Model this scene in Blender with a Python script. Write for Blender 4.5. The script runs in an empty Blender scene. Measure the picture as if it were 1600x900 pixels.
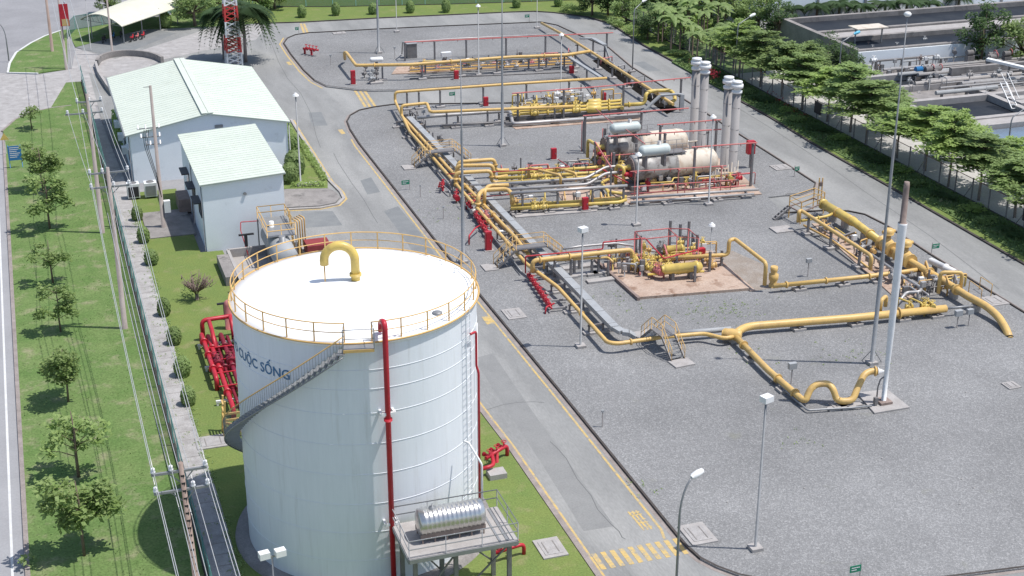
import bpy, math, random
from mathutils import Vector, Matrix
rad = math.radians
sc = bpy.context.scene
col = sc.collection

# ------------------------------------------------------------------ camera
CAMH, PITCH, YAW, FOC = 46.0, rad(22.43), rad(18.45), 2300.0
cam_d = bpy.data.cameras.new('camera')
cam_d.sensor_width = 36
cam_d.lens = 36 * FOC / 1600
cam_d.clip_start = 1
cam_d.clip_end = 6000
cam = bpy.data.objects.new('camera', cam_d)
cam.location = (0, 0, CAMH)
cam.rotation_euler = (math.pi / 2 - PITCH, 0, -YAW)
col.objects.link(cam)
sc.camera = cam

# ------------------------------------------------------------------ sky and sun
SUN_EL, SUN_AZ = rad(66.5), rad(-23)          # azimuth measured from +X towards +Y
sv = Vector((math.cos(SUN_EL) * math.cos(SUN_AZ), math.cos(SUN_EL) * math.sin(SUN_AZ), math.sin(SUN_EL)))
world = bpy.data.worlds.new('World')
sc.world = world
world.use_nodes = True
wn = world.node_tree
sky = wn.nodes.new('ShaderNodeTexSky')
sky.sky_type = 'NISHITA'
sky.sun_disc = False
sky.sun_elevation = SUN_EL
sky.sun_rotation = math.pi / 2 - SUN_AZ
sky.altitude = 0
sky.air_density = 1.0
sky.dust_density = 1.2
sky.ozone_density = 1.0
wn.links.new(sky.outputs[0], wn.nodes['Background'].inputs[0])
wn.nodes['Background'].inputs[1].default_value = 0.135
sd = bpy.data.lights.new('sun', 'SUN')
sd.energy = 4.0
sd.angle = rad(0.5)
sd.color = (1.0, 0.965, 0.92)
so = bpy.data.objects.new('sun', sd)
so.rotation_euler = sv.to_track_quat('Z', 'Y').to_euler()
so.location = (60, 20, 120)
col.objects.link(so)
sc.view_settings.view_transform = 'Standard'
sc.view_settings.look = 'None'
sc.view_settings.gamma = 1
sc.view_settings.use_curve_mapping = False
sc.view_settings.exposure = 0.25

# ------------------------------------------------------------------ helpers
ZG = 0.12                                       # top of kerbed ground (lawns, gravel)
fw = Vector((math.sin(YAW) * math.cos(PITCH), math.cos(YAW) * math.cos(PITCH), -math.sin(PITCH)))
rt = Vector((math.cos(YAW), -math.sin(YAW), 0))
up = Vector((math.sin(YAW) * math.sin(PITCH), math.cos(YAW) * math.sin(PITCH), math.cos(PITCH)))

def g(x, y, z=ZG):
    """survey: the spot of the site at height z read off the photograph (1600 x 900)"""
    d = fw + (x - 800) / FOC * rt + (450 - y) / FOC * up
    t = (z - CAMH) / d.z
    return Vector((d.x * t, d.y * t, z))

def spec(l):
    out = []
    for q in l:
        if isinstance(q, Vector): out.append(q.copy())
        elif q[0] == 'u': out.append(Vector((out[-1].x, out[-1].y, q[1])))
        elif q[0] == 'w': out.append(Vector(q[1:]))
        elif q[0] == 'd': out.append(out[-1] + Vector(q[1:]))
        else: out.append(g(*q))
    return out

class MB:
    def __init__(s):
        s.v = []; s.f = []; s.s = []
    def add(s, vs, fs, smooth=False):
        o = len(s.v)
        s.v.extend([Vector(v) for v in vs])
        for f in fs:
            s.f.append([i + o for i in f]); s.s.append(smooth)
        return s
    def box(s, x0, y0, z0, x1, y1, z1):
        return s.add([(x0, y0, z0), (x1, y0, z0), (x1, y1, z0), (x0, y1, z0), (x0, y0, z1), (x1, y0, z1), (x1, y1, z1), (x0, y1, z1)],
              [(0, 3, 2, 1), (4, 5, 6, 7), (0, 1, 5, 4), (1, 2, 6, 5), (2, 3, 7, 6), (3, 0, 4, 7)])
    def bx(s, c, sx, sy, sz, rz=0):             # centred on c.xy, standing on c.z
        c = Vector(c); m = Matrix.Rotation(rz, 3, 'Z')
        o = len(s.v); s.box(-sx / 2, -sy / 2, 0, sx / 2, sy / 2, sz)
        for i in range(o, len(s.v)): s.v[i] = m @ s.v[i] + c
        return s
    def beam(s, p, q, w, h=None):
        p = Vector(p); q = Vector(q); h = h or w
        d = (q - p)
        if d.length < 1e-6: return s
        d.normalize()
        ref = Vector((0, 0, 1)) if abs(d.z) < .95 else Vector((0, 1, 0))
        a = d.cross(ref).normalized(); b = a.cross(d)
        vs = [e + i * a * w / 2 + j * b * h / 2 for e in (p, q) for i, j in ((-1, -1), (1, -1), (1, 1), (-1, 1))]
        return s.add(vs, [(3, 2, 1, 0), (4, 5, 6, 7), (0, 1, 5, 4), (1, 2, 6, 5), (2, 3, 7, 6), (3, 0, 4, 7)])
    def cyl(s, p, q, r, r2=None, n=10, caps=True):
        return s.lathe(p, q, [(0, r), (1, r if r2 is None else r2)], n, caps)
    def lathe(s, p, q, prof, n=12, caps=True):
        p = Vector(p); q = Vector(q); d = q - p
        u = d.normalized()
        ref = Vector((0, 0, 1)) if abs(u.z) < .95 else Vector((1, 0, 0))
        a = u.cross(ref).normalized(); b = u.cross(a)
        vs = []; fs = []
        for t, r in prof:
            for k in range(n):
                an = 2 * math.pi * k / n
                vs.append(p + d * t + (a * math.cos(an) + b * math.sin(an)) * r)
        for i in range(len(prof) - 1):
            for k in range(n):
                k2 = (k + 1) % n
                fs.append((i * n + k, i * n + k2, (i + 1) * n + k2, (i + 1) * n + k))
        s.add(vs, fs, True)
        if caps:
            o = len(s.v) - len(vs)
            for ring, r in ((0, prof[0][1]), (len(prof) - 1, prof[-1][1])):
                if r > 1e-4:
                    s.f.append([o + ring * n + k for k in range(n)]); s.s.append(False)
        return s
    def tube(s, pts, r, n=8, fil=None, caps=True):
        pts = [Vector(p) for p in pts]
        if fil is None: fil = r * 2.6
        path = [pts[0]]
        for i in range(1, len(pts) - 1):
            a, b, c = pts[i - 1], pts[i], pts[i + 1]
            d1 = (a - b); d2 = (c - b)
            if d1.length < 1e-5 or d2.length < 1e-5: continue
            l = min(fil, d1.length * .49, d2.length * .49)
            ang = d1.angle(d2, math.pi)
            if ang > 3.0 or fil <= 0: path.append(b); continue
            p1 = b + d1.normalized() * l; p2 = b + d2.normalized() * l
            for k in range(6):
                t = k / 5
                path.append(p1 * (1 - t) ** 2 + b * 2 * t * (1 - t) + p2 * t * t)
        path.append(pts[-1])
        return s.sweep(path, [r] * len(path), n, caps)
    def sweep(s, path, rs, n=8, caps=True):
        path = [Vector(p) for p in path]
        d0 = (path[1] - path[0]).normalized()
        ref = Vector((0, 0, 1)) if abs(d0.z) < .9 else Vector((1, 0, 0))
        a = d0.cross(ref).normalized()
        vs = []; fs = []
        for i, p in enumerate(path):
            if i == 0: d = path[1] - p
            elif i == len(path) - 1: d = p - path[i - 1]
            else: d = path[i + 1] - path[i - 1]
            d.normalize()
            a = (a - d * a.dot(d))
            a = a.normalized() if a.length > 1e-5 else d.orthogonal().normalized()
            b = d.cross(a)
            for k in range(n):
                an = 2 * math.pi * k / n
                vs.append(p + (a * math.cos(an) + b * math.sin(an)) * rs[i])
        for i in range(len(path) - 1):
            for k in range(n):
                k2 = (k + 1) % n
                fs.append((i * n + k, i * n + k2, (i + 1) * n + k2, (i + 1) * n + k))
        s.add(vs, fs, True)
        if caps:
            o = len(s.v) - len(vs)
            s.f.append([o + k for k in range(n)][::-1]); s.s.append(False)
            s.f.append([o + (len(path) - 1) * n + k for k in range(n)]); s.s.append(False)
        return s
    def prism(s, poly, z0, z1):
        n = len(poly)
        ar = sum(poly[i][0] * poly[(i + 1) % n][1] - poly[(i + 1) % n][0] * poly[i][1] for i in range(n))
        if ar < 0: poly = list(poly)[::-1]
        vs = [(p[0], p[1], z0) for p in poly] + [(p[0], p[1], z1) for p in poly]
        fs = [list(range(n, 2 * n)), list(range(n))[::-1]]
        fs += [(i, (i + 1) % n, n + (i + 1) % n, n + i) for i in range(n)]
        return s.add(vs, fs)
    def sheet(s, poly, z):
        n = len(poly)
        ar = sum(poly[i][0] * poly[(i + 1) % n][1] - poly[(i + 1) % n][0] * poly[i][1] for i in range(n))
        if ar < 0: poly = list(poly)[::-1]
        return s.add([(p[0], p[1], z) for p in poly], [list(range(n))])
    def ball(s, c, rx, ry=None, rz=None, n=10):
        c = Vector(c); ry = ry or rx; rz = rz or rx
        vs = [c + Vector((0, 0, -rz))]; m = n // 2
        for i in range(1, m):
            ph = -math.pi / 2 + math.pi * i / m
            for k in range(n):
                a = 2 * math.pi * k / n
                vs.append(c + Vector((rx * math.cos(ph) * math.cos(a), ry * math.cos(ph) * math.sin(a), rz * math.sin(ph))))
        vs.append(c + Vector((0, 0, rz)))
        fs = []
        for k in range(n):
            fs.append((0, 1 + (k + 1) % n, 1 + k))
            fs.append((len(vs) - 1, 1 + (m - 2) * n + k, 1 + (m - 2) * n + (k + 1) % n))
        for i in range(m - 2):
            for k in range(n):
                fs.append((1 + i * n + k, 1 + i * n + (k + 1) % n, 1 + (i + 1) * n + (k + 1) % n, 1 + (i + 1) * n + k))
        return s.add(vs, fs, True)
    def ring(s, c, R_, r, n=20, m=5, axis='z', a0=0, a1=2 * math.pi):
        c = Vector(c)
        full = abs(a1 - a0 - 2 * math.pi) < 1e-6
        pts = []
        for k in range(n + 1):
            a = a0 + (a1 - a0) * k / n
            x, y = R_ * math.cos(a), R_ * math.sin(a)
            pts.append(c + (Vector((x, y, 0)) if axis == 'z' else Vector((x, 0, y)) if axis == 'y' else Vector((0, x, y))))
        return s.sweep(pts, [r] * len(pts), m, not full)

OFF = {}
def build(mb, name, mat, parent=None, label=None, kind=None):
    me = bpy.data.meshes.new(name)
    off = OFF[parent.name] if parent else Vector((0, 0, 0))
    me.from_pydata([tuple(v - off) for v in mb.v], [], mb.f)
    me.polygons.foreach_set('use_smooth', mb.s)
    me.materials.append(mat)
    me.update()
    o = bpy.data.objects.new(name, me)
    col.objects.link(o)
    if parent: o.parent = parent
    OFF[o.name] = off
    if label: o['label'] = label
    if kind: o['kind'] = kind
    return o
def tag(o, label, cat, group=None):
    o['label'] = label; o['category'] = cat
    if group: o['group'] = group
    return o
def thing(name, label, cat, loc, group=None):
    o = bpy.data.objects.new(name, None)
    o.empty_display_size = .2
    o.location = loc
    col.objects.link(o)
    OFF[o.name] = Vector(loc)
    return tag(o, label, cat, group)
def solo(mb, name, mat, label, cat, group=None):
    """a thing that is one mesh: origin at the middle of its foot"""
    xs = [v.x for v in mb.v]; ys = [v.y for v in mb.v]; zs = [v.z for v in mb.v]
    off = Vector(((min(xs) + max(xs)) / 2, (min(ys) + max(ys)) / 2, min(zs)))
    mb.v = [v - off for v in mb.v]
    o = build(mb, name, mat)
    o.location = off
    OFF[o.name] = off
    return tag(o, label, cat, group)
def struct(mb, name, mat):
    return build(mb, name, mat, kind='structure')
def dup(root, loc, rz=0, label=None, scale=None):
    def cp(o, par):
        c = o.copy(); col.objects.link(c)
        if par: c.parent = par
        for ch in o.children: cp(ch, c)
        return c
    r = cp(root, None)
    r.location = loc; r.rotation_euler = (0, 0, rz)
    if scale: r.scale = scale if hasattr(scale, '__len__') else (scale,) * 3
    if label: r['label'] = label
    return r
ORD = 'first second third fourth fifth sixth seventh eighth ninth tenth eleventh twelfth thirteenth fourteenth fifteenth sixteenth seventeenth eighteenth nineteenth twentieth'.split()

# ------------------------------------------------------------------ materials
def mat(name, c1, c2=None, scale=2.0, rough=.6, metal=0.0, bump=0.0, bscale=30, stretch=(1, 1, 1), fine=.08, lo=.35, hi=.7, c3=None, s3=.4, lo3=.55, hi3=.75, spec_=.4, rnd=0.0):
    m = bpy.data.materials.new(name); m.use_nodes = True
    nt = m.node_tree; N = nt.nodes; L = nt.links
    b = N['Principled BSDF']
    b.inputs['Roughness'].default_value = rough
    b.inputs['Metallic'].default_value = metal
    b.inputs['Specular IOR Level'].default_value = spec_
    tc = N.new('ShaderNodeTexCoord'); mp = N.new('ShaderNodeMapping')
    mp.inputs['Scale'].default_value = stretch
    L.new(tc.outputs['Object'], mp.inputs[0])
    def noise(sc_, det=5, v=mp.outputs[0]):
        n = N.new('ShaderNodeTexNoise'); n.inputs['Scale'].default_value = sc_; n.inputs['Detail'].default_value = det
        n.inputs['Roughness'].default_value = .65
        L.new(v, n.inputs['Vector']); return n
    def ramp(src, a, b_):
        r = N.new('ShaderNodeMapRange'); r.inputs['From Min'].default_value = a; r.inputs['From Max'].default_value = b_
        L.new(src, r.inputs['Value']); return r.outputs[0]
    def mix(f, a, b_, mode='MIX'):
        x = N.new('ShaderNodeMix'); x.data_type = 'RGBA'; x.blend_type = mode
        for k, vv in ((0, f), (6, a), (7, b_)):
            if isinstance(vv, (int, float)): x.inputs[k].default_value = vv
            elif isinstance(vv, tuple): x.inputs[k].default_value = (*vv[:3], 1)
            else: L.new(vv, x.inputs[k])
        return x.outputs[2]
    c = tuple(c1)
    if c2: c = mix(ramp(noise(scale).outputs[0], lo, hi), c, tuple(c2))
    if c3: c = mix(ramp(noise(s3, 7).outputs[0], lo3, hi3), c, tuple(c3))
    if fine:
        f = ramp(noise(bscale, 3).outputs[0], .25, .75)
        v = N.new('ShaderNodeMapRange'); v.inputs['To Min'].default_value = 1 - fine; v.inputs['To Max'].default_value = 1 + fine
        L.new(f, v.inputs['Value'])
        h = N.new('ShaderNodeHueSaturation'); L.new(v.outputs[0], h.inputs['Value'])
        if isinstance(c, tuple): h.inputs['Color'].default_value = (*c, 1)
        else: L.new(c, h.inputs['Color'])
        c = h.outputs[0]
    if rnd:
        oi = N.new('ShaderNodeObjectInfo'); v = N.new('ShaderNodeMapRange')
        v.inputs['To Min'].default_value = 1 - rnd; v.inputs['To Max'].default_value = 1 + rnd
        L.new(oi.outputs['Random'], v.inputs['Value'])
        h = N.new('ShaderNodeHueSaturation'); L.new(v.outputs[0], h.inputs['Value'])
        if isinstance(c, tuple): h.inputs['Color'].default_value = (*c, 1)
        else: L.new(c, h.inputs['Color'])
        c = h.outputs[0]
    if isinstance(c, tuple): b.inputs['Base Color'].default_value = (*c, 1)
    else: L.new(c, b.inputs['Base Color'])
    if bump:
        bn = N.new('ShaderNodeBump'); bn.inputs['Strength'].default_value = bump; bn.inputs['Distance'].default_value = .03
        L.new(noise(bscale, 4).outputs[0], bn.inputs['Height']); L.new(bn.outputs[0], b.inputs['Normal'])
    m['h'] = 0
    return m

def gravel_mat():
    m = bpy.data.materials.new('gravel'); m.use_nodes = True
    nt = m.node_tree; N = nt.nodes; L = nt.links; b = N['Principled BSDF']
    b.inputs['Roughness'].default_value = .95; b.inputs['Specular IOR Level'].default_value = .15
    tc = N.new('ShaderNodeTexCoord')
    def vor(s):
        n = N.new('ShaderNodeTexVoronoi'); n.inputs['Scale'].default_value = s; L.new(tc.outputs['Object'], n.inputs['Vector']); return n
    v1 = vor(10); v2 = vor(24)
    bw = N.new('ShaderNodeSeparateColor'); L.new(v1.outputs['Color'], bw.inputs[0])
    bw2 = N.new('ShaderNodeSeparateColor'); L.new(v2.outputs['Color'], bw2.inputs[0])
    ad = N.new('ShaderNodeMath'); ad.operation = 'ADD'; L.new(bw.outputs[0], ad.inputs[0]); L.new(bw2.outputs[1], ad.inputs[1])
    r = N.new('ShaderNodeValToRGB')
    e = r.color_ramp.elements
    e[0].position = .15; e[0].color = (.175, .175, .174, 1)
    e[1].position = 1; e[1].color = (.345, .342, .338, 1)
    k = e.new(.6); k.color = (.216, .215, .214, 1)
    hf = N.new('ShaderNodeMath'); hf.operation = 'MULTIPLY'; hf.inputs[1].default_value = .5
    L.new(ad.outputs[0], hf.inputs[0]); L.new(hf.outputs[0], r.inputs[0])
    n = N.new('ShaderNodeTexNoise'); n.inputs['Scale'].default_value = .07; n.inputs['Detail'].default_value = 9; n.inputs['Roughness'].default_value = .62; L.new(tc.outputs['Object'], n.inputs['Vector'])
    mr = N.new('ShaderNodeMapRange'); mr.inputs['From Min'].default_value = .3; mr.inputs['From Max'].default_value = .7
    mr.inputs['To Min'].default_value = .78; mr.inputs['To Max'].default_value = 1.18; L.new(n.outputs[0], mr.inputs[0])
    h = N.new('ShaderNodeHueSaturation'); L.new(mr.outputs[0], h.inputs['Value']); L.new(r.outputs[0], h.inputs['Color'])
    n2 = N.new('ShaderNodeTexNoise'); n2.inputs['Scale'].default_value = .5; n2.inputs['Detail'].default_value = 8; L.new(tc.outputs['Object'], n2.inputs['Vector'])
    m2 = N.new('ShaderNodeMapRange'); m2.inputs['From Min'].default_value = .66; m2.inputs['From Max'].default_value = .8; m2.inputs['To Max'].default_value = .45; L.new(n2.outputs[0], m2.inputs[0])
    mx = N.new('ShaderNodeMix'); mx.data_type = 'RGBA'; L.new(m2.outputs[0], mx.inputs[0]); L.new(h.outputs[0], mx.inputs[6]); mx.inputs[7].default_value = (.2, .2, .15, 1)
    L.new(mx.outputs[2], b.inputs['Base Color'])
    bp = N.new('ShaderNodeBump'); bp.inputs['Strength'].default_value = .5; bp.inputs['Distance'].default_value = .04
    L.new(v1.outputs['Distance'], bp.inputs['Height']); L.new(bp.outputs[0], b.inputs['Normal'])
    return m

def leaf_mat(name, c1, c2, rnd=.15):
    m = mat(name, c1, c2, scale=1.3, rough=.55, fine=.25, bscale=5, rnd=rnd, spec_=.25)
    nt = m.node_tree; N = nt.nodes; L = nt.links; b = N['Principled BSDF']
    tr = N.new('ShaderNodeBsdfTranslucent'); mx = N.new('ShaderNodeMixShader'); mx.inputs[0].default_value = .46
    src = b.inputs['Base Color'].links[0].from_socket
    L.new(src, tr.inputs[0]); L.new(b.outputs[0], mx.inputs[1]); L.new(tr.outputs[0], mx.inputs[2])
    L.new(mx.outputs[0], N['Material Output'].inputs[0])
    return m
def net_mat(name, c, a=.55):
    m = mat(name, c, rough=.7, fine=.2, bscale=3)
    nt = m.node_tree; N = nt.nodes; L = nt.links; b = N['Principled BSDF']
    t = N.new('ShaderNodeBsdfTransparent'); mx = N.new('ShaderNodeMixShader'); mx.inputs[0].default_value = a
    L.new(t.outputs[0], mx.inputs[1]); L.new(b.outputs[0], mx.inputs[2]); L.new(mx.outputs[0], N['Material Output'].inputs[0])
    return m

M = {}
M['gravel'] = gravel_mat()
M['ground'] = mat('ground_paving', (.265, .262, .268), (.215, .212, .218), scale=.15, rough=.9, bscale=3, fine=.1, c3=(.32, .31, .31), s3=.06)
M['asphalt'] = mat('asphalt', (.25, .25, .242), (.19, .19, .184), scale=.42, rough=.9, stretch=(1, .25, 1), bscale=9, fine=.14, c3=(.295, .292, .28), s3=.16, lo3=.48, hi3=.66, bump=.1)
M['asphalt3'] = mat('asphalt_worn_band', (.2, .2, .195), (.235, .235, .228), scale=.6, rough=.9, bscale=9, fine=.15)
M['palepath'] = mat('pale_path', (.47, .455, .43), (.39, .375, .355), scale=.5, rough=.95, bscale=5, fine=.15)
M['asphalt2'] = mat('asphalt_patch', (.165, .172, .175), (.205, .212, .21), scale=.7, rough=.9, bscale=9, fine=.15)
M['road_pub'] = mat('public_road', (.3, .298, .305), (.26, .258, .265), scale=.3, rough=.9, bscale=8, fine=.1)
M['grass'] = mat('grass', (.1, .165, .05), (.15, .205, .075), scale=.3, rough=.9, bscale=7, fine=.34, bump=.6, c3=(.27, .245, .16), s3=.5, lo3=.53, hi3=.76, spec_=.1)
M['lawn'] = mat('lawn', (.16, .2, .06), (.13, .185, .055), scale=.4, rough=.9, bscale=9, fine=.28, bump=.5, c3=(.25, .225, .12), s3=.6, lo3=.55, hi3=.8, spec_=.1)
M['paver'] = mat('paving_slab', (.37, .355, .345), (.26, .245, .235), scale=1.1, rough=.9, bscale=12, fine=.2, c3=(.45, .43, .415), s3=.5)
M['conc'] = mat('concrete', (.38, .36, .345), (.3, .28, .265), scale=1.2, rough=.9, bscale=15, fine=.14)
M['concdk'] = mat('weathered_concrete', (.2, .185, .175), (.29, .27, .255), scale=.7, rough=.95, bscale=10, fine=.2, c3=(.1, .095, .09), s3=.8)
M['kerb'] = mat('kerb_concrete', (.3, .26, .24), (.2, .17, .155), scale=.9, rough=.9, bscale=10, fine=.2)
M['drain'] = mat('painted_shade_concrete', (.05, .044, .04), (.085, .072, .066), scale=1.5, rough=.95)  # dark concrete; shade on kerb faces and fence foot put into the colour
M['slab'] = mat('pinkish_slab', (.45, .35, .28), (.35, .25, .19), scale=.6, rough=.9, bscale=6, fine=.22, c3=(.24, .15, .105), s3=.9, lo3=.52, hi3=.66)
M['paintY'] = mat('road_paint_yellow', (.54, .37, .12), (.42, .33, .17), scale=2.5, rough=.8, fine=.15, bscale=6, c3=(.26, .25, .23), s3=1.6, lo3=.5, hi3=.66)
M['paintW'] = mat('road_paint_white', (.62, .62, .6), (.5, .5, .5), scale=2, rough=.8)
M['white'] = mat('white_tank_paint', (.74, .765, .785), (.69, .72, .745), scale=.9, rough=.42, stretch=(1, 1, .08), bscale=6, fine=.03, c3=(.58, .59, .585), s3=2.2, lo3=.56, hi3=.82)
M['roofw'] = mat('white_roof_paint', (.86, .86, .85), (.8, .8, .79), scale=.6, rough=.5, fine=.02, c3=(.6, .59, .56), s3=.7, lo3=.62, hi3=.8)
M['whitep'] = mat('white_paint', (.75, .75, .74), (.66, .66, .65), scale=2, rough=.5)
M['seam'] = mat('weld_seam', (.74, .76, .78), rough=.4, fine=0)
M['yellow'] = mat('yellow_pipe_paint', (.64, .425, .14), (.56, .37, .145), scale=1.5, rough=.45, bscale=8, fine=.08, c3=(.44, .29, .13), s3=1.3, lo3=.52, hi3=.74)
M['yellow2'] = mat('bright_yellow_paint', (.64, .47, .12), (.56, .41, .12), scale=1.5, rough=.4, c3=(.42, .3, .1), s3=1.5, lo3=.52, hi3=.74)
M['orange'] = mat('faded_orange_yellow', (.66, .42, .15), (.56, .35, .13), scale=2, rough=.5)
M['redmast'] = mat('mast_red_paint', (.6, .05, .05), (.5, .06, .05), scale=1.5, rough=.5)
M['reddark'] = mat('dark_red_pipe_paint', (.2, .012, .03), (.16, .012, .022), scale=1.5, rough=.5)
M['cover'] = mat('ground_cover', (.07, .12, .035), (.11, .16, .05), scale=.9, rough=.9, bscale=5, fine=.4, bump=.8)
M['red'] = mat('red_pipe_paint', (.45, .022, .035), (.36, .018, .03), scale=1.5, rough=.42)
M['redpale'] = mat('faded_red_paint', (.52, .13, .13), (.46, .2, .18), scale=1.2, rough=.6)
M['galv'] = mat('galvanised_steel', (.29, .295, .3), (.23, .235, .24), scale=2, rough=.5, metal=.35)
M['steel'] = mat('weathered_steel', (.23, .22, .215), (.17, .16, .16), scale=2, rough=.6, metal=.3)
M['support'] = mat('dark_support_steel', (.15, .14, .14), (.21, .2, .2), scale=2, rough=.7)
M['tray'] = mat('grey_duct_cover', (.35, .36, .365), (.28, .29, .295), scale=.9, rough=.6, c3=(.22, .21, .2), s3=.7, lo3=.6, hi3=.8)
M['lagging'] = mat('pipe_lagging', (.42, .41, .4), (.34, .32, .31), scale=1.2, rough=.45, metal=.3)
M['stainless'] = mat('stainless_sheet', (.6, .59, .57), (.5, .48, .46), scale=1.5, rough=.28, metal=.85, c3=(.45, .36, .28), s3=1.2, lo3=.6, hi3=.8)
M['cream'] = mat('cream_vessel_paint', (.62, .56, .47), (.55, .485, .4), scale=.8, rough=.55, stretch=(1, 1, .5), c3=(.36, .24, .16), s3=1.1, lo3=.5, hi3=.74)
M['clad'] = mat('stained_cladding', (.42, .41, .39), (.3, .29, .28), scale=.9, rough=.5, metal=.2, bump=.3, bscale=3, c3=(.15, .13, .12), s3=1.3, lo3=.46, hi3=.62)
M['dirtyend'] = mat('dirty_vessel_end', (.17, .14, .14), (.24, .18, .17), scale=1.2, rough=.6)
M['stack'] = mat('stack_cladding', (.3, .285, .28), (.23, .215, .21), scale=.8, rough=.75, stretch=(1, 1, .3))
M['brownrust'] = mat('brown_rusty_pipe', (.2, .15, .13), (.29, .22, .19), scale=2, rough=.7)
M['rooftile'] = mat('pale_green_roof', (.57, .61, .53), (.525, .57, .49), scale=.35, rough=.6, bscale=2, fine=.03, c3=(.5, .53, .45), s3=.5, lo3=.55, hi3=.8)
M['wall'] = mat('pale_blue_wall', (.79, .83, .855), (.74, .785, .815), scale=.5, rough=.8, c3=(.48, .5, .5), s3=.5, lo3=.62, hi3=.85)
M['glass'] = mat('dark_glass', (.03, .035, .04), rough=.15, fine=0)
M['dark'] = mat('dark_rubber', (.025, .025, .028), rough=.6, fine=.1)
M['black'] = mat('black_shade_panel', (.03, .028, .035), rough=.5)
M['roadseam'] = mat('road_seam', (.12, .122, .12), rough=.9)
M['brownsoil'] = mat('brown_stained_gravel', (.24, .2, .165), (.3, .27, .24), scale=.9, rough=.95, bscale=9, fine=.3, c3=(.16, .13, .1), s3=.7)
M['trench'] = mat('painted_trench_shadow', (.012, .011, .01), (.02, .018, .016), scale=1, rough=1, spec_=0)  # near-black: the shadow inside the trench is put into the colour
M['bark'] = mat('bark', (.13, .095, .07), (.2, .155, .12), scale=4, rough=.9, bump=.3)
M['greywood'] = mat('grey_concrete_pole', (.32, .28, .26), (.24, .2, .185), scale=1.5, rough=.9, stretch=(1, 1, .4))
M['brownpole'] = mat('brown_stained_pole', (.23, .165, .135), (.32, .25, .215), scale=1.2, rough=.9, stretch=(1, 1, .3))
M['wire'] = mat('aluminium_wire', (.5, .5, .49), rough=.4, metal=.3, fine=0)
M['ceramic'] = mat('white_ceramic', (.75, .75, .76), rough=.25, fine=0)
M['sign'] = mat('green_sign', (.015, .22, .12), (.02, .19, .11), rough=.5)
M['blue'] = mat('blue_paint', (.03, .16, .36), rough=.45)
M['bluelamp'] = mat('sky_blue_lamp', (.1, .42, .6), rough=.4)
M['text'] = mat('blue_lettering', (.03, .13, .27), (.05, .17, .32), scale=3, rough=.5)
M['water'] = mat('basin_water', (.022, .026, .034), (.04, .044, .05), scale=.3, rough=.5, spec_=.06)
M['bluewater'] = mat('pale_basin_water', (.16, .21, .27), (.13, .17, .22), scale=.3, rough=.2)
M['netthin'] = net_mat('thin_green_mesh', (.045, .15, .12), .42)
M['net'] = net_mat('green_mesh', (.045, .15, .12), .62)
M['netdark'] = net_mat('dark_green_mesh', (.03, .09, .075), .72)
M['chain'] = net_mat('chain_link', (.42, .41, .4), .2)
M['rustrail'] = mat('rusty_rail', (.2, .08, .07), (.26, .13, .11), scale=2, rough=.8)
M['leafB'] = leaf_mat('leaf_bright', (.31, .43, .12), (.37, .47, .17))
M['leafM'] = leaf_mat('leaf_mid', (.25, .35, .12), (.31, .4, .16))
M['leafD'] = leaf_mat('leaf_dark', (.085, .145, .055), (.12, .185, .075))
M['leafY'] = leaf_mat('leaf_young', (.23, .33, .1), (.3, .38, .15))
M['leafP'] = leaf_mat('palm_frond', (.06, .115, .045), (.095, .15, .065))
M['leafR'] = leaf_mat('red_flowers', (.35, .03, .05), (.25, .02, .04))
M['bare'] = mat('bare_twigs', (.17, .12, .1), (.24, .18, .15), scale=4, rough=.9)
# ------------------------------------------------------------------ ground and roads
def gl(pts, z): return [g(x, y, z) for x, y in pts]
struct(MB().sheet([(-1500, -600), (1500, -600), (1500, 3000), (-1500, 3000)], -.05), 'ground', M['ground'])
struct(MB().prism([(19, 20), (79, 20), (79, 225), (7, 225), (7, 166), (19, 166)], -.3, 0), 'asphalt_road', M['asphalt'])
struct(MB().sheet([(-20, 20), (-3.55, 20), (-3.75, 165), (-4.2, 215), (-4, 300), (-60, 300), (-60, 20)], -.02), 'public_road', M['road_pub'])
struct(MB().sheet([(-4.35, 20), (-4.2, 20), (-4.35, 163), (-4.5, 163)], -.012), 'road_edge_line', M['paintW'])

G1 = [(450, 60), (462, 55), (482, 52), (540, 49), (590, 46), (700, 41), (800, 37), (845, 35), (870, 40), (885, 47), (907, 57), (950, 75), (985, 105), (1087, 168), (935, 163), (905, 120), (780, 131), (640, 141), (582, 142), (560, 141), (535, 138), (510, 135), (492, 126), (475, 110), (455, 85), (444, 68)]
G2 = [(615, 164), (780, 162), (935, 163), (1087, 168), (1200, 240), (1273, 287), (1270, 297), (1250, 304), (1227, 305), (1200, 308), (1226, 334), (1290, 330), (1325, 331), (1350, 336), (1382, 352), (1450, 397), (1600, 490), (1760, 590), (1760, 868), (1600, 887), (1475, 903), (1420, 911), (1350, 915), (1260, 914), (1200, 908), (1155, 899), (1120, 886), (1095, 873), (1075, 855), (1060, 838), (880, 617), (700, 400), (562, 225), (548, 203), (543, 190), (548, 181), (562, 173), (585, 168)]
struct(MB().prism(gl(G1, ZG), -.2, ZG), 'gravel_plot', M['gravel'])
struct(MB().prism(gl(G2, ZG), -.2, ZG), 'gravel_yard', M['gravel'])
def offset_line(pts, d):
    out = []
    for i, p in enumerate(pts):
        a = pts[max(0, i - 1)]; b = pts[min(len(pts) - 1, i + 1)]
        t = Vector((b[0] - a[0], b[1] - a[1], 0)).normalized()
        out.append(Vector((p[0] + t.y * d, p[1] - t.x * d, 0)))
    return out
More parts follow.
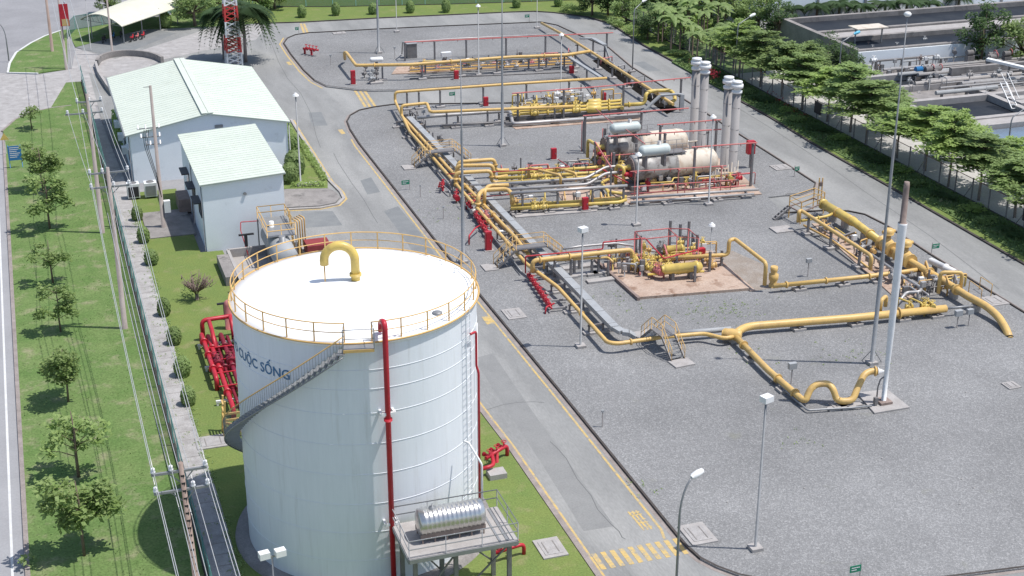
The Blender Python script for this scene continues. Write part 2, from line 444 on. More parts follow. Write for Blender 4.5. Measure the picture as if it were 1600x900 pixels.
def ribbon(pts, d0, d1, z0, z1=None):
    A = offset_line(pts, d0); B = offset_line(pts, d1); m = MB(); n = len(A)
    if z1 is None:
        m.add([(p.x, p.y, z0) for p in A] + [(p.x, p.y, z0) for p in B], [(i, i + 1, n + i + 1, n + i) if d1 < d0 else (n + i, n + i + 1, i + 1, i) for i in range(n - 1)])
    else:
        for i in range(n - 1):
            a, b, c, d = A[i], A[i + 1], B[i + 1], B[i]
            m.add([(q.x, q.y, z) for z in (z0, z1) for q in (a, b, c, d)], [(0, 3, 2, 1), (4, 5, 6, 7), (0, 1, 5, 4), (1, 2, 6, 5), (2, 3, 7, 6), (3, 0, 4, 7)])
    return m
def smooth(pts, it=2):
    pts = [Vector(p) for p in pts]
    for _ in range(it):
        o = [pts[0]]
        for a, b in zip(pts[:-1], pts[1:]): o += [a * .75 + b * .25, a * .25 + b * .75]
        pts = o + [pts[-1]]
    return pts
k2 = gl([(1600, 887), (1475, 903), (1420, 911), (1350, 915), (1260, 914), (1200, 908), (1155, 899), (1120, 886), (1095, 873), (1075, 855), (1060, 838), (880, 617), (700, 400), (562, 225), (548, 203), (543, 190), (548, 181), (562, 173), (585, 168), (615, 164), (780, 162), (935, 163)], 0)
k1 = gl([(905, 120), (780, 131), (640, 141), (582, 142), (560, 141), (535, 138), (510, 135), (492, 126), (475, 110), (455, 85), (444, 68), (450, 60), (462, 55), (482, 52), (540, 49), (590, 46), (700, 41), (800, 37), (845, 35), (870, 40), (885, 47), (907, 57), (950, 75), (985, 105), (1087, 168), (1200, 240), (1273, 287), (1270, 297), (1250, 304), (1227, 305)], 0)
k3 = gl([(1226, 334), (1290, 330), (1325, 331), (1350, 336), (1382, 352), (1450, 397), (1600, 490), (1760, 590)], 0)
for k in (k1, k2, k3):
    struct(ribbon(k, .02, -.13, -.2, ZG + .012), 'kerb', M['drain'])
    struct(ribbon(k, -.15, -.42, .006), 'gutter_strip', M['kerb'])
YR = gl([(1052, 842), (1045, 825), (880, 621), (700, 403), (562, 228), (556, 217)], 0)
struct(ribbon(YR, -.42, -.58, .010), 'yellow_edge_line', M['paintY'])
struct(ribbon(gl([(510, 137), (492, 128), (474, 111), (455, 87), (443, 69), (449, 59)], 0), -.42, -.62, .010), 'yellow_edge_line', M['paintY'])
# west lawn beside the road, with its kerb
TX, TY, TR, TH = 15.45, 73.67, 6.70, 14.87       # the big tank
LW = [(5.95, 30), (26.3, 30), (26.3, 80), (25.9, 92.2), (24.6, 96), (22.5, 97.2), (13, 97.2), (13, 112), (14.0, 112.1), (14.0, 121.6), (12.1, 121.7), (12.1, 140), (6, 140)]
struct(MB().prism(LW, -.2, ZG), 'lawn', M['lawn'])
kw = [(26.35, 30), (26.35, 80), (25.95, 92.4), (24.7, 96.2), (22.5, 97.4), (13.1, 97.4)]
struct(ribbon([Vector((*p, 0)) for p in kw], -.0, .35, -.2, ZG + .01), 'kerb', M['kerb'])
struct(ribbon([Vector((*p, 0)) for p in kw[:3] + [(25.2, 95.4)]], .36, .56, .010), 'yellow_edge_line', M['paintY'])
# lawns and pad beside the offices
pad = gl([(440, 326), (500, 323), (524, 318), (531, 310), (525, 302), (505, 290), (440, 298)], 0)
struct(MB().prism(pad, -.2, ZG), 'concrete_pad', M['concdk'])
gard = gl([(440, 297), (512, 296), (512, 286), (462, 207), (452, 190), (440, 190)], 0)
struct(MB().prism(gard, -.2, ZG + .02), 'garden_lawn', M['lawn'])
kk = gl([(440, 328), (500, 325), (526, 320), (535, 311), (530, 301), (513, 284), (463, 205), (453, 188)], 0)
struct(ribbon(kk, .0, .28, -.2, ZG + .03), 'kerb', M['conc'])
struct(ribbon(kk, .29, .5, .010), 'yellow_edge_line', M['paintY'])
# outer strip: top and right
outer = gl([(400, 37), (470, 35), (600, 28), (800, 19), (835, 18), (867, 20), (920, 27), (955, 37), (975, 50), (1007, 71), (1075, 108), (1100, 120), (1150, 154), (1200, 181), (1272, 225), (1400, 297), (1600, 412), (1900, 585)], 0)
far = [(87, 75), (87, 140), (87, 175), (87, 262), (21, 262)]
struct(MB().prism([(p.x, p.y) for p in outer] + [(83.6, 70), (83.6, 262), (21, 235), (21, 222)], -.2, ZG), 'grass_strip', M['lawn'])
struct(MB().prism([(79.3, 72), (83.5, 72), (83.5, 176), (79.3, 172)], 0, ZG + .06), 'ground_cover', M['cover'])
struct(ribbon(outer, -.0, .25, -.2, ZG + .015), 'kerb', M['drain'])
struct(MB().prism([(83.7, 60), (92.2, 60), (92.2, 164), (83.7, 164)], -.2, .05), 'sand_path', M['palepath'])
struct(MB().prism([(83.7, 164.01), (97.5, 164.01), (97.5, 235), (83.7, 235)], -.2, .06), 'thicket_ground', M['grass'])
# west verge between the public road and the fence
verge = [(-3.3, 20), (5.78, 20), (5.78, 186), (4.0, 186)] + [(p.x, p.y) for p in gl([(80, 169), (50, 176), (25, 187), (5, 206)], 0)] + [(-3.55, 163)]
struct(MB().prism(verge, -.2, .1), 'verge', M['grass'])
isl = gl([(14, 114), (60, 115), (106, 108), (104, 47), (98, 48), (72, 57), (50, 68), (27, 83), (17, 100)], 0)
struct(MB().prism(isl, -.2, .1), 'verge_island', M['grass'])
struct(MB().sheet(gl([(0, 114), (14, 115), (60, 117), (112, 108), (160, 108), (190, 165), (112, 165), (50, 177), (25, 188), (0, 210), (-30, 190), (-30, 120)], 0), -.004), 'entrance_drive', M['paver'])
struct(ribbon([Vector(p) for p in ((-3.5, 20, 0), (-3.7, 163, 0))], -.08, .2, -.2, .12), 'kerb', M['kerb'])
struct(ribbon(gl([(5, 206), (25, 188), (50, 177), (80, 170), (112, 166)], 0), -.25, .0, -.2, .12), 'kerb', M['kerb'])
struct(ribbon(gl([(60, 115), (14, 114), (17, 100), (27, 83), (50, 68), (72, 57), (98, 48)], 0), -.3, 0, -.2, .12), 'kerb', M['paintW'])
# yard by the bike shed
struct(MB().sheet(gl([(112, 108), (118, 76), (180, 92), (325, 45), (420, 37), (400, 62), (255, 93), (190, 125)], 0), .006), 'concrete_yard', M['paver'])
struct(MB().sheet(gl([(118, 74), (180, 90), (275, 52), (225, 44)], 0), .012), 'shed_floor', M['asphalt2'])
struct(MB().prism(gl([(105, 48), (118, 74), (222, 46), (330, 42), (400, 37), (400, 20), (290, 20)], 0), -.2, .06), 'fence_lawn', M['grass'])
# paved path inside the west fence
struct(MB().prism([(6.1, 30), (7.6, 30), (7.6, 60), (7.72, 78), (7.55, 90), (7.7, 104), (7.5, 118), (7.7, 140), (6.3, 186), (5.9, 186)], -.2, .15), 'slab_path', M['paver'])
m = MB()
rnd = random.Random(4)
y = 31.
while y < 138:
    m.box(6.36, y, .15, 7.5, y + .06, .155); y += rnd.choice([1.2, 1.2, 2.4])
struct(m, 'path_joints', M['concdk'])
# markings on the road
m = MB()
for i in range(10):
    a = g(911 + i * 14.4, 855 - i * 1.35, .0); b = g(912 + i * 14.3, 875 - i * 1.5, 0)
    x = 26.95 + i * .56
    m.box(x, 64.9, .0, x + .3, 66.6, .011)
struct(m, 'yellow_crossing', M['paintY'])
m = MB()
for i in range(6):
    a = 23.9 + 0; x = 9.6
for (px0, py0, px1, py1) in ((555, 142, 571, 167), (562, 141, 578, 167), (569, 141, 587, 167), (470, 37, 475, 52), (475, 37, 481, 52)):
    a = g(px0, py0, 0); b = g(px1, py1, 0)
    m.beam(a + Vector((0, 0, -.02)), b + Vector((0, 0, -.02)), .32, .062)
struct(m, 'yellow_crossing', M['paintY'])
m = MB()
for px, py in ((534, 206), (452, 99)):
    p = g(px, py, 0); m.box(p.x - .25, p.y - .9, 0, p.x + .25, p.y + .9, .010)
struct(m, 'yellow_dash', M['paintY'])

def lettering(body, size):
    c = bpy.data.curves.new('tmp', 'FONT'); c.body = body; c.size = size; c.align_x = 'LEFT'; c.offset = size * .012; c.resolution_u = 3
    o = bpy.data.objects.new('tmp', c); col.objects.link(o)
    dg = bpy.context.evaluated_depsgraph_get()
    me = bpy.data.meshes.new_from_object(o.evaluated_get(dg))
    vs = [v.co.copy() for v in me.vertices]; fs = [list(p.vertices) for p in me.polygons]
    bpy.data.objects.remove(o); bpy.data.curves.remove(c); bpy.data.meshes.remove(me)
    return vs, fs
# faded painted words beside the crossing: five squat glyph blocks of paint
m = MB()
for k, (px, py) in enumerate(((990, 801), (995, 806), (1000, 812), (1005, 818), (1010, 824))):
    p = g(px, py, 0)
    for j in range(3): m.box(p.x - .32 + j * .24, p.y - .26, .0, p.x - .2 + j * .24, p.y + .2, .010)
    m.box(p.x - .32, p.y - .05 + .1 * (k % 2), .0, p.x + .36, p.y + .06 + .1 * (k % 2), .0105)
for px, py in ((759, 496), (762, 500), (765, 504)):
    p = g(px, py, 0); m.box(p.x - .3, p.y - .3, 0, p.x + .3, p.y + .2, .0102)
struct(m, 'worn_road_paint', M['paintY'])
# repair patches and cracks in the road
def patch(pts, name='road_patch', mt='asphalt2', z=.004):
    struct(MB().sheet(gl(pts, 0), z), name, M[mt])
patch([(563, 282), (580, 277), (594, 300), (574, 304)])
patch([(482, 176), (502, 175), (512, 196), (488, 197)])
patch([(600, 330), (622, 322), (668, 378), (718, 470), (690, 470), (640, 385)], z=.0045)
patch([(988, 98), (1006, 96), (1032, 110), (1014, 112)])
patch([(740, 560), (770, 552), (830, 640), (960, 822), (912, 830), (850, 730)], 'road_patch', 'asphalt3', .0042)
patch([(1110, 190), (1135, 190), (1180, 222), (1150, 222)])
patch([(470, 330), (520, 330), (535, 352), (478, 356)], z=.0035)
def crack(pts, w=.05):
    ps = smooth(gl(pts, 0), 1)
    rn = random.Random(len(pts) + int(pts[0][0]))
    ps = [p + Vector((rn.uniform(-.12, .12), rn.uniform(-.3, .3), 0)) for p in ps]
    struct(ribbon(ps, -w / 2, w / 2, .0072), 'road_crack', M['roadseam'])
crack([(860, 690), (893, 730), (930, 790), (965, 828), (978, 845)])
crack([(520, 240), (560, 300), (590, 350)], .05)
crack([(752, 640), (800, 632), (850, 628)], .05)
crack([(1120, 150), (1230, 215), (1330, 285), (1420, 345), (1560, 450)], .06)
crack([(420, 60), (440, 110), (480, 160), (500, 230)], .05)
# ------------------------------------------------------------------ the big white tank
def oncyl(px, py, r):
    d = fw + (px - 800) / FOC * rt + (450 - py) / FOC * up
    ox, oy = -TX, -TY
    a = d.x ** 2 + d.y ** 2; b = 2 * (ox * d.x + oy * d.y); c = ox ** 2 + oy ** 2 - r * r
    disc = max(b * b - 4 * a * c, 0)
    t = (-b - math.sqrt(disc)) / (2 * a)
    p = Vector((0, 0, CAMH)) + d * t
    return math.atan2(p.y - TY, p.x - TX), p.z
def cp(a, r, z): return Vector((TX + math.cos(a) * r, TY + math.sin(a) * r, z))
tank = thing('storage_tank', 'huge white cylindrical storage tank with yellow railing round its domed roof', 'tank', (TX, TY, 0))
m = MB().lathe((TX, TY, 0), (TX, TY, 1), [(.3, TR), (4, TR), (8, TR), (12, TR), (TH - .02, TR)], 128, False)
shell = build(m, 'shell', M['white'], tank)
m = MB()
for z in (1.9, 3.65, 5.4, 7.2, 9.0, 10.8, 12.2, 13.3): m.ring((TX, TY, z), TR + .002, .018, 128, 5)
build(m, 'weld_seam', M['seam'], shell)
prof = [(TH, TR + .12)]
for k in range(1, 9): prof.append((TH + .05 + .75 * (1 - (1 - k / 8) ** 2) * .8, TR * (1 - k / 8) + .001))
m = MB().lathe((TX, TY, 0), (TX, TY, 1), [(TH - .14, TR + .02), (TH - .14, TR + .12)] + prof, 128, False)
build(m, 'roof', M['roofw'], tank)
m = MB().lathe((TX, TY, 0), (TX, TY, 1), [(-.2, TR + .9), (.32, TR + .75), (.36, TR - .1)], 96, False)
build(m, 'foundation', M['concdk'], tank)
# railing
ap, zp = oncyl(560, 540, TR)
RG = TR - .03
gap = .105
rail = build(MB().ring((TX, TY, TH + 1.08), RG, .033, 120, 6, a0=ap + gap, a1=ap - gap + 2 * math.pi), 'top_rail', M['orange'], tank)
build(MB().ring((TX, TY, TH + .58), RG, .027, 120, 5, a0=ap + gap, a1=ap - gap + 2 * math.pi), 'mid_rail', M['orange'], tank)
build(MB().ring((TX, TY, TH + .02), TR + .13, .055, 128, 5), 'rim', M['orange'], tank)
NP = 26
for k in range(NP + 1):
    a = ap + gap + (2 * math.pi - 2 * gap) * k / NP
    build(MB().beam(cp(a, RG, TH), cp(a, RG, TH + 1.1), .07, .05), 'rail_post', M['orange'], tank)
# landing at the stair head
mlan = MB(); aa = [ap - gap, ap + gap]
P0, P1 = cp(ap - gap, TR + .02, TH), cp(ap + gap, TR + .02, TH)
Q0, Q1 = cp(ap - gap, TR + .8, TH), cp(ap + gap, TR + .8, TH)
mlan.prism([(P0.x, P0.y), (P1.x, P1.y), (Q1.x, Q1.y), (Q0.x, Q0.y)], TH - .1, TH - .02)
build(mlan, 'landing', M['galv'], tank)
build(MB().beam(Q0 + Vector((0, 0, -.12)), Q1 + Vector((0, 0, -.12)), .06, .16), 'landing_beam', M['yellow'], tank)
mr = MB()
for a in (Q0, Q1): mr.beam(a + Vector((0, 0, -.02)), a + Vector((0, 0, 1.08)), .05)
mr.tube([P0 + Vector((0, 0, 1.06)), Q0 + Vector((0, 0, 1.06)), Q1 + Vector((0, 0, 1.06)), P1 + Vector((0, 0, 1.06))], .025, 6, 0)
mr.tube([P0 + Vector((0, 0, .55)), Q0 + Vector((0, 0, .55)), Q1 + Vector((0, 0, .55))], .02, 6, 0)
build(mr, 'landing_rail', M['galv'], tank)
# spiral stair, clockwise down to the left
a_s, z_s = oncyl(541, 545, TR + .5)
a_e, z_e = oncyl(374, 662, TR + .5)
slope = (z_s - z_e) / ((a_s - a_e) * (TR + .5))
stair = None
steps = []
a = ap - gap; z = TH - .25
while z > .5:
    steps.append((a, z)); a -= .235 / slope / (TR + .5) if slope > .3 else .03; z -= .235
stair = build(MB().tube([cp(a, TR + .95, z - .12) for a, z in steps], .045, 4, 0), 'stair_stringer', M['galv'], tank)
mt = MB()
for a, z in steps:
    w = .30 / (TR + .5)
    q = [cp(a - w, TR + .12, 0), cp(a + w * .2, TR + .12, 0), cp(a + w * .2, TR + .95, 0), cp(a - w, TR + .95, 0)]
    mt.prism([(v.x, v.y) for v in q], z - .05, z)
build(mt, 'stair_treads', M['galv'], tank)
build(MB().tube([cp(a, TR + .95, z + 1.0) for a, z in steps], .035, 6, 0), 'stair_handrail', M['orange'], tank)
mb_ = MB()
for i in range(len(steps) - 1):
    for f in (0, .5):
        a = steps[i][0] * (1 - f) + steps[i + 1][0] * f; z = steps[i][1] * (1 - f) + steps[i + 1][1] * f
        mb_.beam(cp(a, TR + .95, z - .1), cp(a, TR + .95, z + 1.0), .018)
build(mb_, 'stair_balusters', M['galv'], tank)
# lettering wrapped on the shell
a0, z0 = oncyl(453, 594, TR + .02)
def wrap_text(s, size, a_end, zb):
    vs, fs = lettering(s, size)
    w = max(v.x for v in vs)
    mm = MB()
    mm.add([cp(a_end - (w - v.x) / TR, TR + .022, zb + v.y) for v in vs], fs)
    return mm
build(wrap_text('CHO CUỘC SỐNG', .77, a0, z0), 'lettering', M['text'], tank)
# gooseneck vent
def roofz(p):
    r = min(1, math.hypot(p.x - TX, p.y - TY) / TR); return TH + .05 + .6 * (1 - r * r)
gb = g(556, 440, TH + .55); ge = g(508, 440, TH + .55); gb.z = TH + .5
ge = Vector((gb.x - 1.62, gb.y + .42, 0))
pts = [gb, gb + Vector((0, 0, 1.35))]
cx = (gb + ge) / 2; hw = (gb - ge).to_2d().length / 2; ud = Vector((gb.x - ge.x, gb.y - ge.y, 0)).normalized()
for k in range(1, 13):
    t = math.pi * k / 12
    pts.append(Vector((cx.x, cx.y, gb.z + 1.35)) + ud * hw * math.cos(t) + Vector((0, 0, hw * math.sin(t))))
pts.append(pts[-1] + Vector((0, 0, -.25)))
vent = build(MB().sweep(pts, [.25] * len(pts), 16), 'vent_pipe', M['yellow2'], tank)
build(MB().cyl(gb + Vector((0, 0, .42)), gb + Vector((0, 0, .56)), .34, n=16), 'vent_flange', M['yellow2'], vent)
tip = pts[-1]
build(MB().cyl(Vector((tip.x, tip.y, TH + .3)), tip, .04, n=6), 'vent_stay', M['orange'], vent)
# red riser on the front
ar, zr = oncyl(603, 560, TR + .45)
rb = cp(ar, TR + .45, 0)
top = cp(ar, TR + .45, TH + 1.25); inn = cp(ar, TR - .5, TH + .85)
riser = build(MB().tube([rb, top, inn, cp(ar, TR - .55, TH + .3)], .15, 12, .5), 'riser_pipe', M['red'], tank)
for z in (4.3, 10.9):
    mm = MB(); p = cp(ar, TR + .45, z)
    mm.beam(cp(ar - .05, TR + .5, z), cp(ar + .05, TR + .5, z), .1, .16)
    mm.beam(cp(ar - .05, TR + .5, z), cp(ar - .05, TR, z), .12, .16); mm.beam(cp(ar + .05, TR + .5, z), cp(ar + .05, TR, z), .12, .16)
    build(mm, 'bracket', M['whitep'], riser)
for k in range(9): pass
build(MB().cyl(cp(ar, TR + .45, 10.5), cp(ar, TR + .45, 10.62), .23, n=12), 'riser_flange', M['red'], riser)
# slim red pipe and ladder on the right
a2, z2 = oncyl(740, 560, TR + .1)
base = cp(a2 - .02, TR + .42, 0)
a2 = a2 - .02
build(MB().tube([cp(a2, TR + .42, .3), cp(a2, TR + .42, 11.0), cp(a2 - .0, TR + .3, 11.3), cp(a2, TR + .3, 13.4), cp(a2 - .12, TR + .3, 13.6)], .07, 8, .2), 'foam_pipe', M['red'], tank)
lm = MB()
for da in (-.17, -.105): lm.beam(cp(a2 + da, TR + .22, 1), cp(a2 + da, TR + .22, TH + .3), .035, .035)
z = 1.2
while z < TH: lm.beam(cp(a2 - .17, TR + .28, z), cp(a2 - .105, TR + .28, z), .018); z += .4
build(lm, 'ladder', M['white'], tank)
a3 = a2 + .1
build(MB().tube([cp(a3, TR + .16, .3), cp(a3, TR + .16, 13.6)], .045, 6), 'conduit', M['whitep'], tank)
p = g(681, 492, TH + .1)
p = cp(math.atan2(p.y - TY, p.x - TX), TR - .9, TH + .12)
build(MB().lathe(p, p + Vector((0, 0, 1)), [(0, .26), (.16, .28), (.2, .2), (.24, 0.01)], 14), 'manway', M['galv'], tank)
for k, a in enumerate((.1, .35, .55)):
    q = cp(a, TR - .7, roofz(cp(a, TR - .7, 0)))
    build(MB().cyl(q - Vector((0, 0, .1)), q + Vector((0, 0, .22)), .09, n=8), 'nozzle', M['whitep'], tank)

# ------------------------------------------------------------------ elevated platform with the stainless tank
DZ = 4.2
dx0, dx1, dy0, dy1 = 15.45, 21.35, 63.0, 66.6
pf = thing('tank_platform', 'raised steel platform with railings standing in front of the white tank', 'platform', (dx0, dy0, 0))
build(MB().box(dx0, dy0, DZ - .08, dx1, dy1, DZ), 'deck', M['conc'], pf)
fr = MB()
for a, b in (((dx0, dy0), (dx1, dy0)), ((dx1, dy0), (dx1, dy1)), ((dx1, dy1), (dx0, dy1)), ((dx0, dy1), (dx0, dy0))):
    fr.beam((*a, DZ - .16), (*b, DZ - .16), .1, .24)
build(fr, 'edge_frame', M['galv'], pf)
for x in (dx0 + .4, dx0 + 2.6, dx1 - .35):
    for y in (dy0 + .4, dy1 - .4):
        build(MB().beam((x, y, 0), (x, y, DZ - .2), .22, .22), 'leg', M['steel'], pf)
for x0, x1 in ((dx0 + .4, dx0 + 2.6), (dx0 + 2.6, dx1 - .35)):
    build(MB().beam((x0, dy0 + .4, 1), (x1, dy0 + .4, DZ - .4), .08), 'brace', M['steel'], pf); build(MB().beam((x1, dy1 - .4, 1), (x0, dy1 - .4, DZ - .4), .08), 'brace', M['steel'], pf)
pass
rl = MB()
cs = [Vector((dx0, dy0, DZ)), Vector((dx1, dy0, DZ)), Vector((dx1, dy1, DZ)), Vector((dx0, dy1, DZ))]
for i in range(4):
    a, b = cs[i], cs[(i + 1) % 4]
    for z in (1.05, .55): rl.cyl(a + Vector((0, 0, z)), b + Vector((0, 0, z)), .03, n=6)
build(rl, 'guard_rail', M['galv'], pf)
for i in range(4):
    a, b = cs[i], cs[(i + 1) % 4]
    n = 3 if i % 2 == 0 else 2
    for k in range(n): build(MB().cyl(a.lerp(b, k / n), a.lerp(b, k / n) + Vector((0, 0, 1.05)), .028, n=6), 'rail_post', M['galv'], pf)
st = MB()
for x in (20.35, 20.75): st.box(x, dy0 + .1, DZ, x + .12, dy1 - .1, DZ + .035)
build(st, 'deck_rib', M['galv'], pf)
e1 = Vector((16.35, 64.75, DZ + 1.02)); e2 = Vector((20.0, 64.75, DZ + 1.02)); rs = .72
sst = thing('water_tank', 'small ribbed stainless steel water tank lying on the raised platform', 'water tank', (18.1, 64.75, DZ))
pr_ = [(0, .01), (.004, .3), (.012, .62), (.03, rs)]
for k in range(1, 14):
    t = .03 + .94 * k / 14; pr_ += [(t - .012, rs), (t, rs + .03), (t + .012, rs)]
pr_ += [(.97, rs), (.988, .62), (.996, .3), (1, .01)]
build(MB().lathe(e1, e2, pr_, 32, False), 'barrel', M['stainless'], sst)
fr = MB()
for s in (-1, 1):
    fr.beam((16.4, 64.75 + s * .55, DZ + .42), (19.95, 64.75 + s * .55, DZ + .42), .05, .3)
    for k in range(6): fr.beam((16.5 + k * .67, 64.75 + s * .55, DZ), (16.5 + k * .67, 64.75 + s * .55, DZ + .4), .06)
build(fr, 'cradle', M['brownrust'], sst)
hm = MB().lathe((17.2, 64.75, DZ + 1.7), (17.2, 64.75, DZ + 2.7), [(0, .2), (.1, .2), (.13, .05), (.3, .04)], 12)
build(hm, 'lid', M['galv'], sst)
w = MB().tube([(20.6, 66.9, 3.2), (20.6, 66.9, 6.8), (20.1, 67.7, 7.8), (19.9, 67.9, 7.8)], .06, 6, .15)
build(w, 'inlet_pipe', M['whitep'], sst)
# ------------------------------------------------------------------ buildings
def roof_panel(a, b, c, d, th, nrib, mname, par, mt):
    """ribbed sheet roof: a-b low edge, d-c high edge; ribs run from low to high edge"""
    m = MB(); a, b, c, d = map(Vector, (a, b, c, d))
    n = (b - a).cross(d - a).normalized()
    if n.z < 0: n = -n
    lo = [a, b, c, d]
    m.add([p - n * th for p in lo] + lo, [(3, 2, 1, 0), (4, 5, 6, 7), (0, 1, 5, 4), (1, 2, 6, 5), (2, 3, 7, 6), (3, 0, 4, 7)])
    for k in range(nrib + 1):
        t = k / nrib
        p = a.lerp(b, t) + n * .012; q = d.lerp(c, t) + n * .012
        m.beam(p, q, .06, .035)
    return build(m, mname, mt, par)
wh = thing('warehouse', 'large pale blue building with a wide pale green gabled metal roof', 'building', (16.2, 143, 0))
wx0, wx1, wy0, wy1, we, wr = 8.0, 24.2, 143.0, 167.0, 4.95, 6.5
wm = MB(); mid = 16.1
vs = []
for y in (wy0 + .35, wy1 - .3):
    vs += [(wx0 + .45, y, -.1), (wx1 - .3, y, -.1), (wx1 - .3, y, we), (mid, y, wr - .12), (wx0 + .45, y, we)]
wm.add(vs, [(0, 1, 2, 3, 4), (9, 8, 7, 6, 5), (0, 5, 6, 1), (1, 6, 7, 2), (4, 9, 5, 0), (2, 7, 8, 3), (3, 8, 9, 4)])
wwall = build(wm, 'wall', M['wall'], wh)
roof_panel((wx0, wy0, we), (wx0, wy1, we), (mid, wy1, wr), (mid, wy0, wr), .12, 30, 'roof_slope', wh, M['rooftile'])
roof_panel((wx1, wy0, we), (wx1, wy1, we), (mid, wy1, wr), (mid, wy0, wr), .12, 30, 'roof_slope', wh, M['rooftile'])
m = MB(); m.beam((mid - .3, wy0 - .02, wr + .06), (mid - .3, wy1 + .02, wr + .06), .62, .05); m.beam((mid + .3, wy0 - .02, wr + .06), (mid + .3, wy1 + .02, wr + .06), .5, .06)
build(m, 'ridge_cap', M['rooftile'], wh)
build(MB().box(wx0 - .12, wy0 + .1, we - .2, wx0 + .1, wy1, we - .02), 'gutter', M['galv'], wh)
for y in (wy0 + .5, 151, 159): build(MB().cyl((wx0 + .3, y, 0), (wx0 + .3, y, we - .15), .06, n=6), 'downpipe', M['galv'], wh)
build(MB().cyl((wx1 - .15, wy0 + .25, 0), (wx1 - .15, wy0 + .25, we - .1), .06, n=6), 'downpipe', M['galv'], wh)
p = g(347, 201, 5.2)
build(MB().box(16.7, wy0 + .25, 4.9, 17.5, wy0 + .36, 5.2), 'vent_grille', M['galv'], wh)
for y in (146, 150.5, 155, 160):
    w_ = build(MB().box(wx0 + .40, y, 1.2, wx0 + .46, y + 1.8, 2.6), 'window', M['glass'], wh)
    build(MB().box(wx0 + .2, y - .1, 2.66, wx0 + .5, y + 1.9, 2.74), 'window_hood', M['whitep'], w_)
for y in (147.5, 152.5, 157.5):
    c_ = build(MB().box(wx0 - .15, y + .9, 1.5, wx0 + .42, y + 1.8, 2.2), 'wall_cooler', M['whitep'], wh)
    build(MB().ring((wx0 - .16, y + 1.35, 1.85), .25, .03, 14, 4, 'x'), 'fan_guard', M['galv'], c_)
build(MB().box(wx1 - .34, 150, 0, wx1 - .25, 151.2, 2.1), 'door', M['glass'], wh)
for y in (145.5, 154, 159): build(MB().box(wx1 - .34, y, 1.0, wx1 - .27, y + 1.6, 2.3), 'window', M['glass'], wh)

an = thing('office_annex', 'smaller pale blue office block with one sloping pale green roof', 'building', (16, 121.7, 0))
ax0, ax1, ay0, ay1, al, ah = 12.5, 19.9, 121.6, 137.6, 6.2, 6.6
am = MB()
am.add([(ax0 + .2, ay0 + .25, -.1), (ax1 - .2, ay0 + .25, -.1), (ax1 - .2, ay1 - .2, -.1), (ax0 + .2, ay1 - .2, -.1), (ax0 + .2, ay0 + .25, al - .1), (ax1 - .2, ay0 + .25, ah - .12), (ax1 - .2, ay1 - .2, ah - .12), (ax0 + .2, ay1 - .2, al - .1)],
       [(0, 3, 2, 1), (4, 5, 6, 7), (0, 1, 5, 4), (1, 2, 6, 5), (2, 3, 7, 6), (3, 0, 4, 7)])
build(am, 'wall', M['wall'], an)
roof_panel((ax0, ay0, al), (ax0, ay1, al), (ax1, ay1, ah), (ax1, ay0, ah), .13, 24, 'roof', an, M['rooftile'])
for y in (ay0 + .6, ay0 + 8): build(MB().cyl((ax0 + .12, y, 0), (ax0 + .12, y, al - .1), .05, n=6), 'downpipe', M['galv'], an)
for y in (123.4, 127.6, 132):
    w_ = build(MB().box(ax0 + .12, y, 2.6, ax0 + .21, y + 1.8, 3.9), 'window', M['glass'], an)
    build(MB().box(ax0 - .5, y - .2, 4.0, ax0 + .2, y + 2.0, 4.1), 'window_hood', M['black'], w_)
build(MB().box(ax0 + .13, 130.2, 0, ax0 + .21, 131.2, 2.1), 'door', M['glass'], an)
build(MB().cyl((16.3, ay0 + .12, 5.0), (16.3, ay0 + .3, 5.0), .14, n=12), 'wall_lamp', M['galv'], an)
build(MB().box(ax0 - .9, 132.6, .1, ax0 + .2, 135.4, 1.4), 'brick_box', M['brownrust'], an)

# bike shed with a curved roof
c0, c1 = g(225, 44, 2.6), g(120, 27, 3.0)
sh = thing('bike_shed', 'open motorbike shed with a curved cream metal roof', 'shed', g(205, 70, 0))
A, B = g(124, 30, 3.0), g(233, -12, 3.0)        # long far edge
C, D = g(290, 7, 2.7), g(190, 41, 2.7)          # long near edge
m = MB(); n = 10; vs = []
for i in range(n + 1):
    t = i / n; bulge = 1.15 * (1 - (2 * t - 1) ** 2)
    for e, f in ((A, D), (B, C)):
        p = e.lerp(f, t); vs += [(p.x, p.y, p.z + bulge), (p.x, p.y, p.z + bulge - .1)]
fs = []
for i in range(n):
    o = i * 4
    fs += [(o, o + 4, o + 6, o + 2), (o + 1, o + 3, o + 7, o + 5), (o, o + 1, o + 5, o + 4), (o + 2, o + 6, o + 7, o + 3)]
fs += [(0, 2, 3, 1), (4 * n, 4 * n + 1, 4 * n + 3, 4 * n + 2)]
m.add(vs, fs)
build(m, 'curved_roof', mat('cream_roof', (.62, .6, .48), (.55, .53, .43), scale=.6, rough=.6), sh)
for t in (.08, .36, .64, .92):
    for e, f, zz in ((A, B, 3.0), (D, C, 2.7)):
        p = e.lerp(f, t); q = p + ((D - A) if e is A else (A - D)).normalized() * .8
        build(MB().beam((q.x, q.y, 0), (q.x, q.y, zz + .45), .14), 'post', M['galv'], sh)
for t in (.02, .33, .66, .98):
    tr = MB(); p, q = A.lerp(B, t), D.lerp(C, t)
    pts = []
    for i in range(9):
        s = i / 8; w_ = p.lerp(q, s); pts.append(Vector((w_.x, w_.y, w_.z + 1.15 * (1 - (2 * s - 1) ** 2) - .18)))
    tr.tube(pts, .05, 6, 0); tr.beam(p + Vector((0, 0, -.1)), q + Vector((0, 0, -.1)), .06)
    for i in range(1, 8): tr.beam(pts[i], p.lerp(q, (i + .5) / 8) + Vector((0, 0, -.1)), .04)
    build(tr, 'truss', M['galv'], sh)

